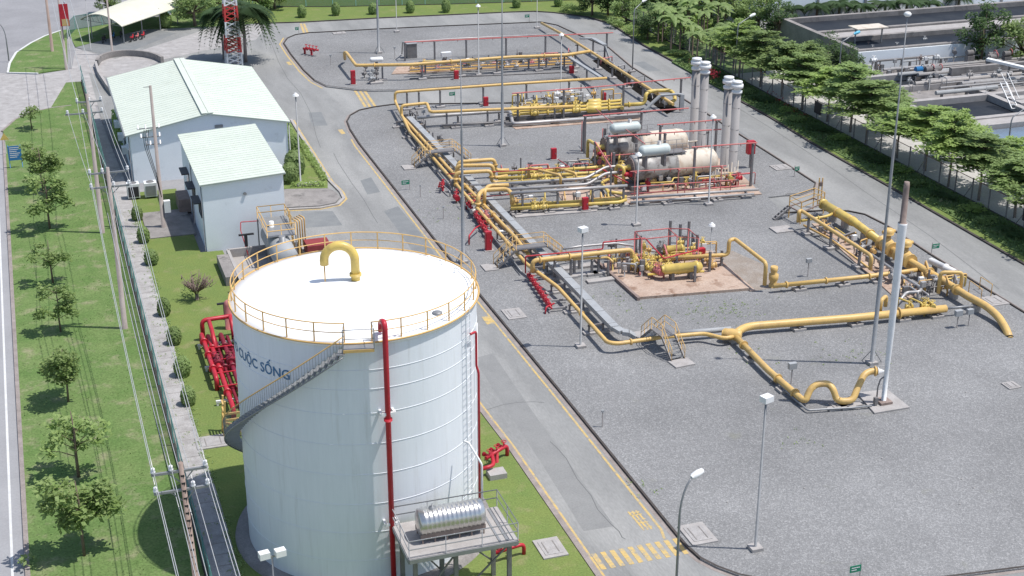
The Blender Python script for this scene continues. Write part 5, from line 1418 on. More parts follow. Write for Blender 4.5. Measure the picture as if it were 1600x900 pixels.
# --- near header, branch and arches
pipe('thick yellow near header from the big tee to the receiver area', [(1146, 523, .75), (1165, 510, .75), (1330, 497, .75), (1478, 482, .75)], .3, 'yellow', n=16, fil=.9, sup=[(1, .5), (2, .05), (2, .55), (2, .9)], fl=[(2, .5)])
pipe('thin white rod at the end of the thick near header', [(1478, 482, .8), (1520, 478, .8)], .1, 'galv')
q = g(1146, 523, .75); t = thing('pipe_tee', 'yellow tee fitting where the near pipes join', 'pipe fitting', Vector((q.x, q.y, 0)))
build(MB().lathe(q + Vector((-.7, .5, 0)), q + Vector((.5, -.35, 0)), [(0, .25), (.1, .42), (.3, .42), (.5, .46), (.8, .42), (.9, .42), (1, .3)], 16), 'tee_body', M['yellow'], t)
build(MB().bx((q.x, q.y, ZG), .5, .5, .5), 'tee_foot', M['conc'], t)
pipe('yellow branch pipe with two swan-neck arches ending in a white cone', [(1150, 527, .7), (1200, 578, .65), (1253, 624, .6), (1259, 625, .6), (1266, 608, 1.25), (1276, 600, 1.55), (1294, 599, 1.55), (1302, 608, 1.3), (1307, 624, .65), (1315, 627, .6), (1332, 626, .6), (1340, 606, 1.3), (1350, 585, 2.0), (1360, 580, 2.1), (1371, 580, 2.1)], .23, 'yellow', n=16, fil=.35, fl=[(0, .25), (1, .3), (1, .8), (13, .7)], sup=[(0, .5), (1, .5), (8, .5), (9, .5)])
a, b = g(1371, 580, 2.1), g(1385, 580, 2.1); solo(MB().lathe(a, b, [(0, .3), (.08, .3), (.1, .22), (1, .01)], 14), 'cone_cap', M['whitep'], 'white cone closing the end of the swan-neck pipe', 'pipe cap')
pipe('thin white conduit running below the yellow branch pipe', [(1150, 532, .45), (1240, 622, .4), (1262, 641, .35), (1330, 637, .3), (1362, 634, .3)], .07, 'galv', sup=[(0, .3), (0, .7)], plinth=False)
for k, (px, py) in enumerate(((1302, 640), (1337, 634))):
    p = g(px, py); solo(MB().bx(p + Vector((0, 0, -.05)), .8, .5, .2), 'concrete_plinth', M['conc'], 'small pale plinth under the %s swan neck' % ('first', 'second')[k], 'plinth')
# vent stack
struct(MB().prism(gl([(1338, 618), (1386, 613), (1421, 641), (1366, 650)], 0), 0, ZG + .12), 'stack_slab', M['conc'])
p = g(1380, 631); t = thing('vent_stack', 'tall white vent stack with a rusty brown top half standing on a slab', 'vent stack', p)
build(MB().bx(p + Vector((0, 0, .05)), .9, .9, .25), 'stack_foot', M['brownrust'], t)
build(MB().lathe(p, p + Vector((0, 0, 13.2)), [(0, .17), (.2, .17), (.4, .22), (.96, .29), (.99, .31), (1, .31)], 16), 'white_shaft', M['whitep'], t)
build(MB().lathe(p + Vector((0, 0, 13.2)), p + Vector((0, 0, 16)), [(0, .31), (.02, .21), (.9, .19), (1, .17)], 14), 'brown_top', M['brownrust'], t)
m = MB(); m.tube([p + Vector((-.5, .1, .3)), p + Vector((-.5, .1, 1.3)), p + Vector((-.35, .1, 1.9)), p + Vector((-.12, 0, 2.1))], .05, 6); m.bx(p + Vector((-.75, -.2, .2)), .25, .25, .5)
build(m, 'drain_pipe', M['steel'], t)
# --- receiver on the right
struct(MB().prism(gl([(1268, 352), (1290, 352), (1440, 452), (1425, 470), (1400, 470)], 0), 0, ZG + .08), 'plant_slab', M['slab'])
P_ = spec([(1288, 320, 1.2), (1336, 348, 1.2), (1376, 378, 1.15), (1418, 406, 1.1), (1476, 440, 1.0), (1515, 465, 1.0), (1538, 476, .95), (1560, 494, .7), (1573, 516, .3), (1578, 531, -.1)])
t = thing('pipeline_receiver', 'thick bright yellow pipeline receiver lying along the right road and bending into the gravel', 'pipeline', Vector((P_[0].x, P_[0].y, 0)))
build(MB().sweep([P_[0], P_[0].lerp(P_[1], .97), P_[1], P_[2]], [.42, .42, .36, .34], 18), 'trap_barrel', M['yellow2'], t)
b_ = build(MB().lathe(P_[0] + (P_[0] - P_[1]).normalized() * .35, P_[0], [(0, .02), (.05, .38), (.3, .5), (.7, .5), (.72, .44), (1, .44)], 18), 'trap_door', M['yellow2'], t)
build(MB().tube(P_[2:], .3, 16, 1.5), 'pipe_run', M['yellow'], t)
build(MB().cyl(P_[-2].lerp(P_[-1], .7), P_[-1] + Vector((0, 0, -.1)), .34, n=14), 'ground_sleeve', M['dark'], t)
for k, f in enumerate((.25, .9)):
    c = P_[2].lerp(P_[3], f); m = MB(); valve(m, c, P_[3] - P_[2], .42, False); m.cyl(c, c + Vector((0, 0, 1.2)), .25, n=12); m.lathe(c + Vector((0, 0, 1.1)), c + Vector((0, 0, 1.6)), [(0, .45), (.5, .5), (1, .35)], 14); m.cyl(c + Vector((-.6, 0, 1.35)), c + Vector((.6, 0, 1.35)), .16, n=8)
    build(m, 'actuated_valve', M['yellow'], t)
for i, f in ((0, .3), (0, .7), (1, .4), (1, .85), (3, .4), (4, .4), (5, .5)):
    c = P_[i].lerp(P_[i + 1], f); build(MB().box(c.x - .25, c.y - .3, ZG, c.x + .25, c.y + .3, c.z - .3), 'saddle', M['conc'], t)
for i, f in ((0, .45), (0, .9), (1, .6), (3, .6), (4, .5)):
    m = MB(); flange(m, P_[i].lerp(P_[i + 1], f), P_[i + 1] - P_[i], .3, .16); build(m, 'flange', M['yellow'], t)
pipe('yellow kick pipe parallel to the receiver, dropping at its near end', [(1247, 347, .9), ('u', 1.9), (1252, 329, 1.9), (1362, 400, 1.8), ('u', .6)], .17, 'yellow', fil=.4, sup=[(2, .12), (2, .45), (2, .85)])
pipe('yellow short pipe linking the kick pipe and the receiver', [(1252, 345, 1.0), (1270, 342, 1.0), (1292, 338, 1.1), (1305, 332, 1.1)], .13, 'yellow2', fl=[(1, .4)])
pipe('orange drain pipe low between kick pipe and slab', [(1256, 352, .6), (1300, 375, .6), (1362, 422, .6)], .1, 'orange')
q = g(1271, 352); t = thing('access_platform', 'brown steel access platform with ladder at the far end of the receiver', 'platform', q)
pc = [g(*c) for c in ((1232, 340), (1270, 327), (1286, 334), (1250, 350))]
m = MB()
for i in range(4): m.beam(pc[i] + Vector((0, 0, 1.1)), pc[(i + 1) % 4] + Vector((0, 0, 1.1)), .1, .12)
build(m, 'platform_frame', M['brownrust'], t)
for c in pc: build(MB().beam(c, c + Vector((0, 0, 2.1)), .08), 'platform_post', M['orange'], t)
m = MB()
for i in range(4):
    for z in (1.6, 2.1): m.cyl(pc[i] + Vector((0, 0, z)), pc[(i + 1) % 4] + Vector((0, 0, z)), .035, n=6)
build(m, 'platform_rail', M['orange'], t)
m = MB(); a = pc[0]
for s in (0, .5): m.beam(a + Vector((-1.5, s - .3, 0)), a + Vector((0, s - .3, 1.1)), .08, .16)
for k in range(5): m.beam(a + Vector((-1.5 + 1.5 * k / 5, -.3, 1.1 * k / 5 + .1)), a + Vector((-1.5 + 1.5 * k / 5, .2, 1.1 * k / 5 + .1)), .2, .04)
build(m, 'platform_stair', M['steel'], t)
solo(MB().bx(g(1222, 360, ZG - .05), 1.9, 1.5, .16), 'landing_slab', M['conc'], 'pale slab before the small stair of the receiver platform', 'slab')
m = thing('instrument_post', 'tall thin brown instrument post cluster behind the receiver platform', 'instrument stand', g(1281, 325))
for dx in (0, 5): build(MB().beam(g(1277 + dx, 322), g(1277 + dx, 322) + Vector((0, 0, 2.8)), .09), 'post', M['orange'], m)
build(MB().beam(g(1277, 322) + Vector((0, 0, 2.2)), g(1282, 322) + Vector((0, 0, 2.2)), .3, .4), 'box', M['brownrust'], m)
p, q = g(1451, 406, 1.1), g(1493, 426, 1.1); t = thing('white_cylinder', 'white horizontal cylinder with end flange beside the right road', 'pressure vessel', Vector((p.x, p.y, 0)))
build(MB().lathe(p, q, [(0, .05), (.03, .2), (.08, .28), (.6, .28), (.61, .36), (.66, .36), (.67, .28), (1, .28)], 16), 'vessel_shell', M['whitep'], t)
for f in (.25, .8): c = p.lerp(q, f); build(MB().bx((c.x, c.y, ZG), .3, .4, .8), 'vessel_stand', M['support'], t)
pipe('yellow square portal pipe standing over the receiver', [(1466, 458, .6), ('u', 2.4), (1504, 426, 2.4), ('u', .8)], .16, 'yellow', fil=.35)
pipe('grey lagged pipe sloping along the receiver slab', [(1362, 398, 1.2), (1405, 428, 1.1), (1440, 450, 1.0), (1437, 456, 1.0), (1416, 457, .9), (1402, 475, .6)], .13, 'lagging', fil=.3)
pipe('small upright yellow loop on the near header', [(1375, 486, .8), ('u', 1.7), (1385, 462, 1.7), ('u', .8)], .16, 'yellow', fil=.35)
m = thing('valve_cluster', 'cluster of yellow valves and small pipes at the junction near the portal pipe', 'pipework', g(1440, 478))
rn = random.Random(6)
for k in range(9):
    mm = MB(); p = g(1402 + rn.random() * 68, 470 + rn.random() * 12, .5 + rn.random() * .6); valve(mm, p, (rn.random() - .5, rn.random() - .5, .01), .14); mm.cyl(p, (p.x, p.y, ZG), .07, n=6); build(mm, 'valve', M['yellow2' if k % 3 else 'steel'], m)
for k in range(3): build(MB().tube(spec([(1402 + k * 18, 480, .5), ('u', 1.3), (1425 + k * 16, 474, 1.3), ('u', .4)]), .08, 6, .2), 'small_pipe', M['yellow2'], m)
m = thing('handrail', 'orange handrail frames along the near end of the receiver', 'railing', g(1530, 478))
for k, (a, b) in enumerate((((1513, 458), (1532, 472)), ((1530, 452), (1548, 464)))):
    p, q = g(*a), g(*b); build(MB().tube([p, p + Vector((0, 0, 1.1)), q + Vector((0, 0, 1.1)), q], .035, 6, .1), 'rail_frame', M['orange'], m)
def inst(px, py, lab, h=1.25, s=.35):
    p = g(px, py); t = thing('instrument_stand', lab, 'instrument stand', p, 'small instrument stands')
    build(MB().cyl(p, p + Vector((0, 0, h)), .04, n=6), 'stand', M['support'], t); build(MB().bx(p + Vector((0, 0, h)), s * 1.3, s * .7, s), 'instrument_box', M['tray'], t)
for a in ((1236, 600, 'grey instrument box on a stem by the near branch pipe', 1.2, .45), (1262, 432, 'grey instrument box on a stem behind the long right pipe'), (1495, 512, 'left of two grey instrument boxes near the white rod', 1.0, .45), (1513, 509, 'right of two grey instrument boxes near the white rod', 1.0, .4),
          (941, 667, 'small dark post with a bracket alone in the near gravel', 1.1, .15), (657, 308, 'slim dark post near the kerb left of the rack', 1.1, .12), (693, 342, 'slim dark post halfway along the rack, left side', 1.1, .12), (517, 102, 'slim pale post near the far hydrant', 1.2, .2), (617, 92, 'thin gauge post behind the white drum', 1.4, .2), (662, 190, 'grey box post right of the rack head', 1.0, .3)):
    inst(*a)
pipe('dark drain channel edge pipe along the far plot', [(640, 123, .2), (900, 112, .2)], .08, 'steel', name='drain_pipe')
pipe('low steel pipe on sleepers behind the crossover in the far middle', [(690, 196, .5), (795, 190, .5)], .12, 'steel', sup=[(0, .2), (0, .7)])
pipe('grey lagged pipe under the yellow header, wrapping round the front of the metering skid', [(652, 184, 1.2), (680, 181, 1.3), (797, 173, 1.3), (801, 193, .5), (812, 193, .5), (996, 180, .5)], .2, 'lagging', sup=[(1, .3), (1, .85)], fil=.6)

for k, (a, b, z) in enumerate((((930, 222), (955, 262), 3.4),)):
    gantry('faded red cross frame standing over the heaters at their left heads', a, b, (0, 1), z=z, pw=.14)
for k, (a, b, z) in enumerate((((985, 268), (1135, 259), 2.9), ((990, 292), (1150, 281), 1.5), ((940, 244), (1080, 234), 2.9))):
    gantry('low faded red spray pipe along the %s' % ('flank of the nearest heater', 'foot of the nearest heater', 'flank of the farther heater')[k], a, b, (.05, .5, .95), r=.05, z=z, pm='redpale', pw=.07)
# more of the small stuff between the big runs
struct(MB().prism(gl([(800, 336), (936, 326), (932, 333), (806, 343)], 0), 0, ZG + .1), 'plinth_strip', M['conc'])
struct(MB().prism(gl([(866, 297), (925, 292), (934, 330), (905, 332), (880, 318)], 0), 0, ZG + .05), 'plant_slab', M['slab'])
struct(MB().prism(gl([(800, 200), (1000, 186), (1003, 189), (806, 204)], 0), 0, ZG + .05), 'slab_strip', M['slab'])
struct(MB().sheet(gl([(720, 262), (790, 340), (835, 395), (818, 400), (760, 345), (700, 268)], ZG), ZG + .005), 'stained_gravel', M['brownsoil'])
def clutter(lab, poly, n, seed, cols, hmax=1.2, name='small_pipework', cat='pipework'):
    rn = random.Random(seed); P = [g(*c) for c in poly]; t = thing(name, lab, cat, P[0])
    for k in range(n):
        u, v = rn.random(), rn.random()
        p = (P[0].lerp(P[1], u)).lerp(P[3].lerp(P[2], u), v); h = rn.uniform(.4, hmax); c = M[rn.choice(cols)]
        j = rn.random(); d = (P[1] - P[0]).normalized() if rn.random() < .65 else (P[3] - P[0]).normalized()
        q = p + Vector((0, 0, h))
        if j < .45:
            l = rn.uniform(.8, 2.4); mm = MB().tube([p, q, q + d * l, p + d * l], rn.choice((.05, .07, .09)), 6, .15); build(mm, 'pipe_bend', c, t)
        elif j < .75:
            mm = MB(); valve(mm, q, d, rn.uniform(.1, .17)); mm.cyl(p, q, .06, n=6); build(mm, 'valve', c, t)
        elif j < .88:
            build(MB().beam(p, p + Vector((0, 0, h + .5)), .12), 'post', M['support'], t)
        else:
            build(MB().bx(q, .4, .3, .45), 'junction_box', M[rn.choice(['lagging', 'whitep', 'steel'])], build(MB().cyl(p, q, .04, n=6), 'box_stand', M['support'], t))
    return t
clutter('small pale pipes and valves along the front foot of the nearest heater', ((995, 306), (1160, 293), (1150, 284), (985, 296)), 34, 1, ['cream', 'redpale', 'orange', 'lagging', 'yellow2', 'red'])
clutter('small pipes, valves and posts at the left heads of the two heaters', ((918, 262), (975, 288), (985, 268), (925, 236)), 30, 2, ['yellow2', 'redpale', 'red', 'yellow2', 'steel'], 1.8)
clutter('small pipes and valves between the two heaters', ((985, 246), (1120, 236), (1110, 226), (975, 240)), 18, 3, ['redpale', 'steel', 'cream', 'orange'], 1.6)
clutter('valves and drain pipes among the heater feed pipes', ((790, 288), (925, 278), (915, 262), (785, 272)), 26, 4, ['yellow2', 'orange', 'redpale', 'steel', 'lagging'], 1.3)
clutter('valves on the low yellow pipes before the heaters', ((800, 332), (965, 320), (960, 312), (800, 322)), 18, 5, ['yellow2', 'orange', 'steel'], 1.0)
clutter('dense small pipework on the left half of the near metering skid', ((948, 432), (1020, 438), (1015, 398), (945, 402)), 34, 6, ['yellow2', 'orange', 'lagging', 'steel', 'redpale', 'yellow2'], 1.3)
clutter('dense small pipework on the right half of the near metering skid', ((1030, 436), (1120, 430), (1095, 394), (1020, 398)), 34, 7, ['yellow2', 'orange', 'yellow2', 'redpale', 'support', 'steel'], 1.6)
clutter('instrument pipes standing over the metering runs', ((800, 178), (975, 166), (960, 154), (800, 164)), 40, 8, ['yellow2', 'orange', 'lagging', 'steel', 'whitep', 'yellow2'], 1.7)
clutter('small valves and hydrants along the left side of the rack', ((690, 296), (815, 412), (828, 408), (705, 292)), 26, 9, ['red', 'support', 'orange', 'lagging', 'redpale'], .9)
clutter('cable brackets and valves at the far head of the rack', ((618, 178), (700, 252), (712, 246), (632, 172)), 22, 10, ['lagging', 'support', 'orange', 'steel'], .9)
clutter('small yellow and grey pipework along the receiver slab', ((1270, 362), (1425, 470), (1440, 455), (1290, 355)), 30, 11, ['orange', 'support', 'yellow2', 'lagging', 'steel'], 1.0)
clutter('pipework knot under the portal pipe at the receiver', ((1405, 475), (1500, 462), (1478, 440), (1400, 455)), 22, 12, ['yellow2', 'yellow', 'lagging', 'steel', 'orange'], 1.3)
clutter('small pipework standing on the far slab under the long header', ((620, 116), (895, 100), (890, 94), (625, 105)), 44, 13, ['orange', 'steel', 'redpale', 'lagging', 'yellow2', 'support'], 1.2)
clutter('brackets and valves along the trench by the far right header', ((930, 98), (1045, 176), (1056, 170), (944, 94)), 20, 14, ['support', 'lagging', 'steel', 'redpale'], .9)
for k, (px, py, h) in enumerate(((1000, 395, 1.6), (1062, 380, 1.8), (905, 420, 1.4), (897, 428, 1.4), (871, 430, 1.0))):
    q = g(px, py); solo(MB().beam(q, q + Vector((0, 0, h)), .2, .2), 'steel_column', M['support'], ('dark column at the back left of the near skid', 'dark column at the back middle of the near skid', 'dark column under the thin pipe of the loop', 'second dark column under the thin pipe of the loop', 'short dark column right of the duct near the loop pipe')[k], 'column')
# ------------------------------------------------------------------ tank yard left of the road
# red fire-water manifold left of the big tank
m = thing('fire_manifold', 'rack of thick red fire water pipes left of the big tank', 'fire pipework', (10.5, 96, 0))
for k in range(8):
    x = 9.7 + k * .47; z1 = (1.05, .85, .6, .85, .6, .7, .85, .6)[k]
    a, b = Vector((x, 102.2, z1)), Vector((x, (94.2, 89.6, 91, 90, 90, 89, 90, 89.5)[k], z1))
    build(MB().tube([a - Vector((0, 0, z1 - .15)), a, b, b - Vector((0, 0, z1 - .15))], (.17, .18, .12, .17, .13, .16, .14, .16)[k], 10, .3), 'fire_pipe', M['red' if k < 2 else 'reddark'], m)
    for f in (.2, .5, .8):
        mm = MB(); flange(mm, a.lerp(b, f), b - a, .19, .18); build(mm, 'flange', M['red' if k < 2 else 'reddark'], m)
    if k % 2:
        mm = MB(); valve(mm, a.lerp(b, .4), b - a, .22); build(mm, 'valve', M['reddark'], m)
for y in (101.5, 97.5, 91.8):
    mm = MB(); mm.beam((9.3, y, .42), (13.4, y, .42), .16, .16)
    for x in (9.4, 11.2, 13.2): mm.beam((x, y, 0), (x, y, .4), .14)
    build(mm, 'sleeper', M['whitep'], m)
for k in range(4):
    y = 99.5 - 2.2 * k
    build(MB().cyl((9.7, y, 1.0), (11.6, y, 1.0), .05, n=6), 'tie_rod', M['red'], m)
build(MB().tube([(9.9, 103.0, .4), (9.9, 103.0, 1.75), (14.6, 103.3, 1.75)], .17, 12, .4), 'cross_header', M['red'], m)
build(MB().tube([(10.4, 102.8, 1.75), (10.4, 101.2, 1.6), (10.4, 99.6, .8)], .16, 10, .5), 'header_branch', M['red'], m)
build(MB().tube([(12.0, 103.2, 1.75), (12.0, 102.4, 1.75), (12.0, 101.5, .8)], .16, 10, .4), 'header_branch', M['red'], m)
build(MB().tube([(11.0, 88.8, .6), (11.0, 88.8, 2.2), (11.9, 88.8, 2.5), (12.2, 89.6, 2.2)], .26, 12, .5), 'end_bend', M['red'], m)
build(MB().tube([(10.6, 87.9, .25), (11.3, 87.6, .25), (11.6, 87.8, 1.4)], .22, 12, .4), 'end_bend', M['red'], m)
build(MB().lathe((12.1, 104.6, 0), (12.1, 104.6, 1), [(0, .32), (2.1, .32), (2.35, .25), (2.5, .05)], 14), 'standpipe', M['redpale'], m)
for k, (px, py, h, lab) in enumerate(((353, 499, 1.3, 'dark steel tee post by the red fire water pipes'), (386, 398, 1.8, 'dark steel tee post before the annex front wall'))):
    q = g(px, py); t = thing('tee_post', lab, 'post', q, 'dark tee posts')
    build(MB().beam(q, q + Vector((0, 0, h)), .26, .2), 'post_shaft', M['dark'], t)
    build(MB().beam(q + Vector((-.6, 0, h + .06)), q + Vector((.7, 0, h + .06)), .2, .12), 'post_head', M['dark'], t)
q = g(358, 682); m = thing('yellow_stair_foot', 'yellow steel stair foot below the spiral stair at the left of the tank', 'stair', q)
mm = MB()
for s in (0, .9): mm.beam(q + Vector((-.3, s, 0)), q + Vector((-.1, s, 2.6)), .12, .16); mm.beam(q + Vector((-.2, s, .6)), q + Vector((1.6, s - .3, .1)), .12, .14); mm.beam(q + Vector((-.2, s, 1.2)), q + Vector((1.3, s, 1.2)), .1, .14)
for k in range(5): mm.beam(q + Vector((-.2, 0, .3 + .5 * k)), q + Vector((-.2, .9, .3 + .5 * k)), .1, .06)
build(mm, 'stair_frame', M['yellow'], m)
# day tank behind the big tank
bund = MB(); bx0, bx1, by0, by1 = 14.2, 20.4, 108.5, 119.6
for a, b in (((bx0, by0), (bx1, by0)), ((bx1, by0), (bx1, by1)), ((bx1, by1), (bx0, by1)), ((bx0, by1), (bx0, by0))): bund.beam((*a, .45), (*b, .45), .25, .9)
bund.box(bx0, by0, -.1, bx1, by1, .16)
solo(bund, 'bund_wall', M['conc'], 'low grey bund wall round the diesel tank behind the white tank', 'wall')
a, b = Vector((18.2, 113.2, 1.75)), Vector((18.2, 120.6, 1.75)); t = thing('diesel_tank', 'grey horizontal diesel tank under a railed platform, behind the white tank', 'tank', (18.2, 117, .1))
build(MB().lathe(a, b, [(0, .02), (.01, .5), (.04, .9), (.08, 1.05), (.92, 1.05), (.96, .9), (.99, .5), (1, .02)], 28, False), 'tank_shell', M['tray'], t)
for f in (.2, .8):
    c = a.lerp(b, f); build(MB().box(c.x - .85, c.y - .2, .1, c.x + .85, c.y + .2, 1.2), 'saddle', M['concdk'], t)
build(MB().cyl(a.lerp(b, .25) + Vector((0, 0, .9)), a.lerp(b, .25) + Vector((0, 0, 1.5)), .28, n=12), 'manway', M['galv'], t)
build(MB().cyl(a.lerp(b, .7) + Vector((-.3, 0, .9)), a.lerp(b, .7) + Vector((-.3, 0, 1.7)), .2, n=12), 'manway', M['whitep'], t)
t = thing('railed_walkway', 'railed steel walkway with a yellow ladder over the diesel tank', 'walkway', (18.3, 118, 0))
wx0_, wx1_, wy0_, wy1_, wz = 17.1, 19.5, 115.9, 120.9, 2.9
build(MB().box(wx0_, wy0_, wz, wx1_, wy1_, wz + .06), 'walkway_deck', M['galv'], t)
cs = [Vector(c) for c in ((wx0_, wy0_, wz), (wx1_, wy0_, wz), (wx1_, wy1_, wz), (wx0_, wy1_, wz))]
mm = MB()
for i in range(4):
    for z in (.55, 1.1): mm.cyl(cs[i] + Vector((0, 0, z)), cs[(i + 1) % 4] + Vector((0, 0, z)), .04, n=6)
    mm.cyl(cs[i], cs[i] + Vector((0, 0, 1.1)), .04, n=6)
    mm.cyl((cs[i] + cs[(i + 1) % 4]) / 2, (cs[i] + cs[(i + 1) % 4]) / 2 + Vector((0, 0, 1.1)), .03, n=6)
build(mm, 'walkway_rail', M['orange'], t)
mm = MB()
for y in (119, 119.7): mm.beam((19.9, y, 0), (19.6, y, 4.0), .09)
for k in range(11): mm.beam((19.88 - .027 * k, 119, .3 + .36 * k), (19.88 - .027 * k, 119.7, .3 + .36 * k), .05)
build(mm, 'ladder', M['yellow'], t)
for c in cs: build(MB().beam((c.x, c.y, .1), c, .1), 'walkway_leg', M['galv'], t)
for k in range(4):
    p = Vector((20.0 + .25 * k, 117.8 + .25 * k, 0))
    mm = MB().tube([p, p + Vector((0, 0, 3.4)), p + Vector((-.3, .8, 3.4))], .06, 6, .2)
    solo(mm, 'yellow_vent_pipe', M['orange'], 'slim yellow upright pipe right of the diesel tank, %s from the left' % ORD[k], 'pipe', 'slim yellow pipes by the diesel tank')
p = Vector((21.6, 116.6, 0)); t = thing('pump_enclosure', 'dark red pump enclosure with a bright red rounded pipe behind the white tank', 'pump', p)
build(MB().bx(p + Vector((-.2, 0, .2)), 2.0, 1.8, 1.6), 'enclosure', mat('dark_red_paint', (.26, .04, .04), (.2, .03, .03), scale=1.5), t)
build(MB().tube([p + Vector((.7, -.2, 1.3)), p + Vector((1.35, -.2, 1.3)), p + Vector((1.35, -.2, .1))], .42, 14, .7), 'pump_bend', M['red'], t)
build(MB().bx(p + Vector((0, 0, -.02)), 2.9, 2.6, .2), 'pump_plinth', M['conc'], t)
pipe('thin red pipe frame standing before the annex front wall', [(389, 402, .2), (376, 360, 2.0), (376, 347, 2.6), (406, 345, 2.6)], .04, 'red')
solo(MB().box(13.1, 113.2, 0, 14.05, 118.5, .9), 'concrete_box', M['concdk'], 'low weathered concrete box at the left edge of the tank yard', 'box')
# ------------------------------------------------------------------ vegetation
def leaves(m, rn, c, rx, ry, rz, n, s, flat=.35, shell=.5):
    """n small folded leaf faces spread through an ellipsoid"""
    c = Vector(c)
    for _ in range(n):
        while True:
            u = Vector((rn.uniform(-1, 1), rn.uniform(-1, 1), rn.uniform(-1, 1)))
            l = u.length
            if l <= 1 and (l > shell or rn.random() < .35): break
        p = c + Vector((u.x * rx, u.y * ry, u.z * rz))
        a = rn.random() * 6.283; t = rn.gauss(0, flat)
        d = Vector((math.cos(a), math.sin(a), t)).normalized()
        w = d.cross(Vector((rn.gauss(0, flat), rn.gauss(0, flat), 1))).normalized()
        k = s * rn.uniform(.6, 1.25)
        q = p + d * k
        m.add([p, p + d * k * .5 + w * k * .28, q, p + d * k * .5 - w * k * .28], [(0, 1, 2, 3)])
def crownmesh(fn, seed):
    m = MB(); fn(m, random.Random(seed)); return m
def plant_proto(name, lab, cat, trunk, crown, tm, cm, group, crown_name='crown'):
    t = thing(name, lab, cat, (0, 0, 0), group)
    if trunk: build(trunk, 'trunk', M[tm], t)
    build(crown, crown_name, M[cm], t)
    return t
def put(proto, used, p, rz, lab, sc_):
    if proto not in used:
        used.add(proto); proto.location = p; proto.rotation_euler = (0, 0, rz); proto.scale = (sc_,) * 3 if not hasattr(sc_, '__len__') else sc_
        proto['label'] = lab; return proto
    return dup(proto, p, rz, lab, sc_)
used = set()
# young verge trees: thin trunk, loose leaf clumps
def young(seed, h, r, nclump, nleaf):
    rn = random.Random(seed); tr = MB(); cr = MB()
    tr.sweep([(0, 0, -.1), (.05, .02, h * .35), (-.04, .05, h * .65), (.0, .0, h * .95)], [.085, .07, .05, .02], 7)
    for k in range(nclump):
        a = rn.random() * 6.283; zz = h * rn.uniform(.38, .95); rr = r * rn.uniform(.2, .95) * (1.15 - .6 * (zz / h - .38))
        c = Vector((rr * math.cos(a), rr * math.sin(a), zz + .15))
        tr.sweep([(0, 0, zz - .35 * rr - .1), (c.x * .5, c.y * .5, zz - .1), tuple(c)], [.03, .022, .01], 5)
        leaves(cr, rn, c, r * .38, r * .38, r * .28, int(nleaf * 2.0), .34, .5, .2)
    return tr, cr
yp = []
for k, (h, r, nc, nl) in enumerate(((4.6, 1.5, 15, 45), (4.2, 1.35, 11, 28), (5.0, 1.7, 18, 60))):
    tr, cr = young(20 + k, h, r, nc, nl)
    yp.append(plant_proto('young_tree', '', 'tree', tr, cr, 'bark', 'leafY', 'young trees along the verge'))
for px, py, k, s, lab in ((50, 202, 1, .75, 'small sparse young tree at the far rounded end of the verge'), (68, 300, 2, .95, 'full young tree beside the blue notice board'), (78, 357, 0, 1.1, 'full young tree just nearer than the one by the notice board'),
        (83, 442, 1, .95, 'very sparse thin young tree on the verge facing the annex'), (95, 518, 0, .82, 'small compact young tree level with the ball shrubs'), (107, 628, 2, .84, 'bushy young tree level with the red manifold'),
        (123, 745, 1, 1.15, 'loose young tree with a bent trunk, next but one to the frame bottom'), (132, 868, 2, 1.02, 'largest leafy young tree of the verge, nearest the camera')):
    put(yp[k], used, g(px, py, .1), px * .7, lab, (s * 1.12, s * 1.12, s))
leafy = MB(); leaves(leafy, random.Random(3), (0, 0, .35), .5, .5, .35, 40, .35)
p = g(44, 884, .1); leafy.v = [v + p for v in leafy.v]
solo(leafy, 'seedling', M['leafM'], 'tiny grey green seedling at the edge of the public road', 'plant')
# clipped balls
def ball_bush(seed):
    rn = random.Random(seed); m = MB()
    for k in range(650):
        a = rn.random() * 6.283; u = rn.random() ** .8; z = u * 1.45
        r = .62 * math.sqrt(max(0.02, 1 - ((z - .6) / .86) ** 2)) * rn.uniform(.82, 1.04)
        p = Vector((r * math.cos(a), r * math.sin(a), z)); n_ = Vector((p.x, p.y, (z - .5) * .6)).normalized()
        t = n_.orthogonal().normalized(); t.rotate(Matrix.Rotation(rn.random() * 6.28, 3, n_)); b = n_.cross(t); s = rn.uniform(.08, .16)
        t = (t + n_ * rn.uniform(-.3, .7)).normalized()
        m.add([p - b * s * .6, p + t * s, p + b * s * .6, p - t * s], [(0, 1, 2, 3)])
    m.ball((0, 0, .62), .5, .5, .7, 12)
    return m
bp = plant_proto('ball_shrub', '', 'shrub', MB().cyl((0, 0, -.1), (0, 0, .3), .06, n=6), ball_bush(1), 'bark', 'leafM', 'clipped shrubs', 'foliage')
for k, (px, py) in enumerate(((213, 344), (223, 379), (235, 413), (255, 493), (271, 537), (284, 587), (293, 632))):
    put(bp, used, g(px + 2, py), k, 'clipped ball shrub, %s from the far end of the row beside the slab path' % ORD[k], (.85 + .06 * (k % 3), .85 + .06 * (k % 3), .95 + .1 * (k % 2)))
for k, (px, py) in enumerate(((412, 28), (472, 27), (525, 24), (583, 22), (641, 20), (697, 19), (807, 12), (872, 10))):
    put(bp, used, g(px, py), k * 2, 'clipped cone shrub, %s from the left on the far grass bank' % ORD[k], (1.05 + .1 * (k % 2), 1.05, 1.15 + .1 * (k % 3)))
put(bp, used, g(259, 42), 1, 'clipped cone shrub on the grass behind the motorbike shed', 1.5)
for px, py, s, lab in ((465, 272, 1.7, 'large clipped round shrub at the garden lamp post'), (458, 285, 1.4, 'clipped round shrub at the near corner of the office garden'), (462, 236, 1.3, 'clipped round shrub at the far end of the office garden')):
    put(bp, used, g(px - 4, py), px, lab, s)
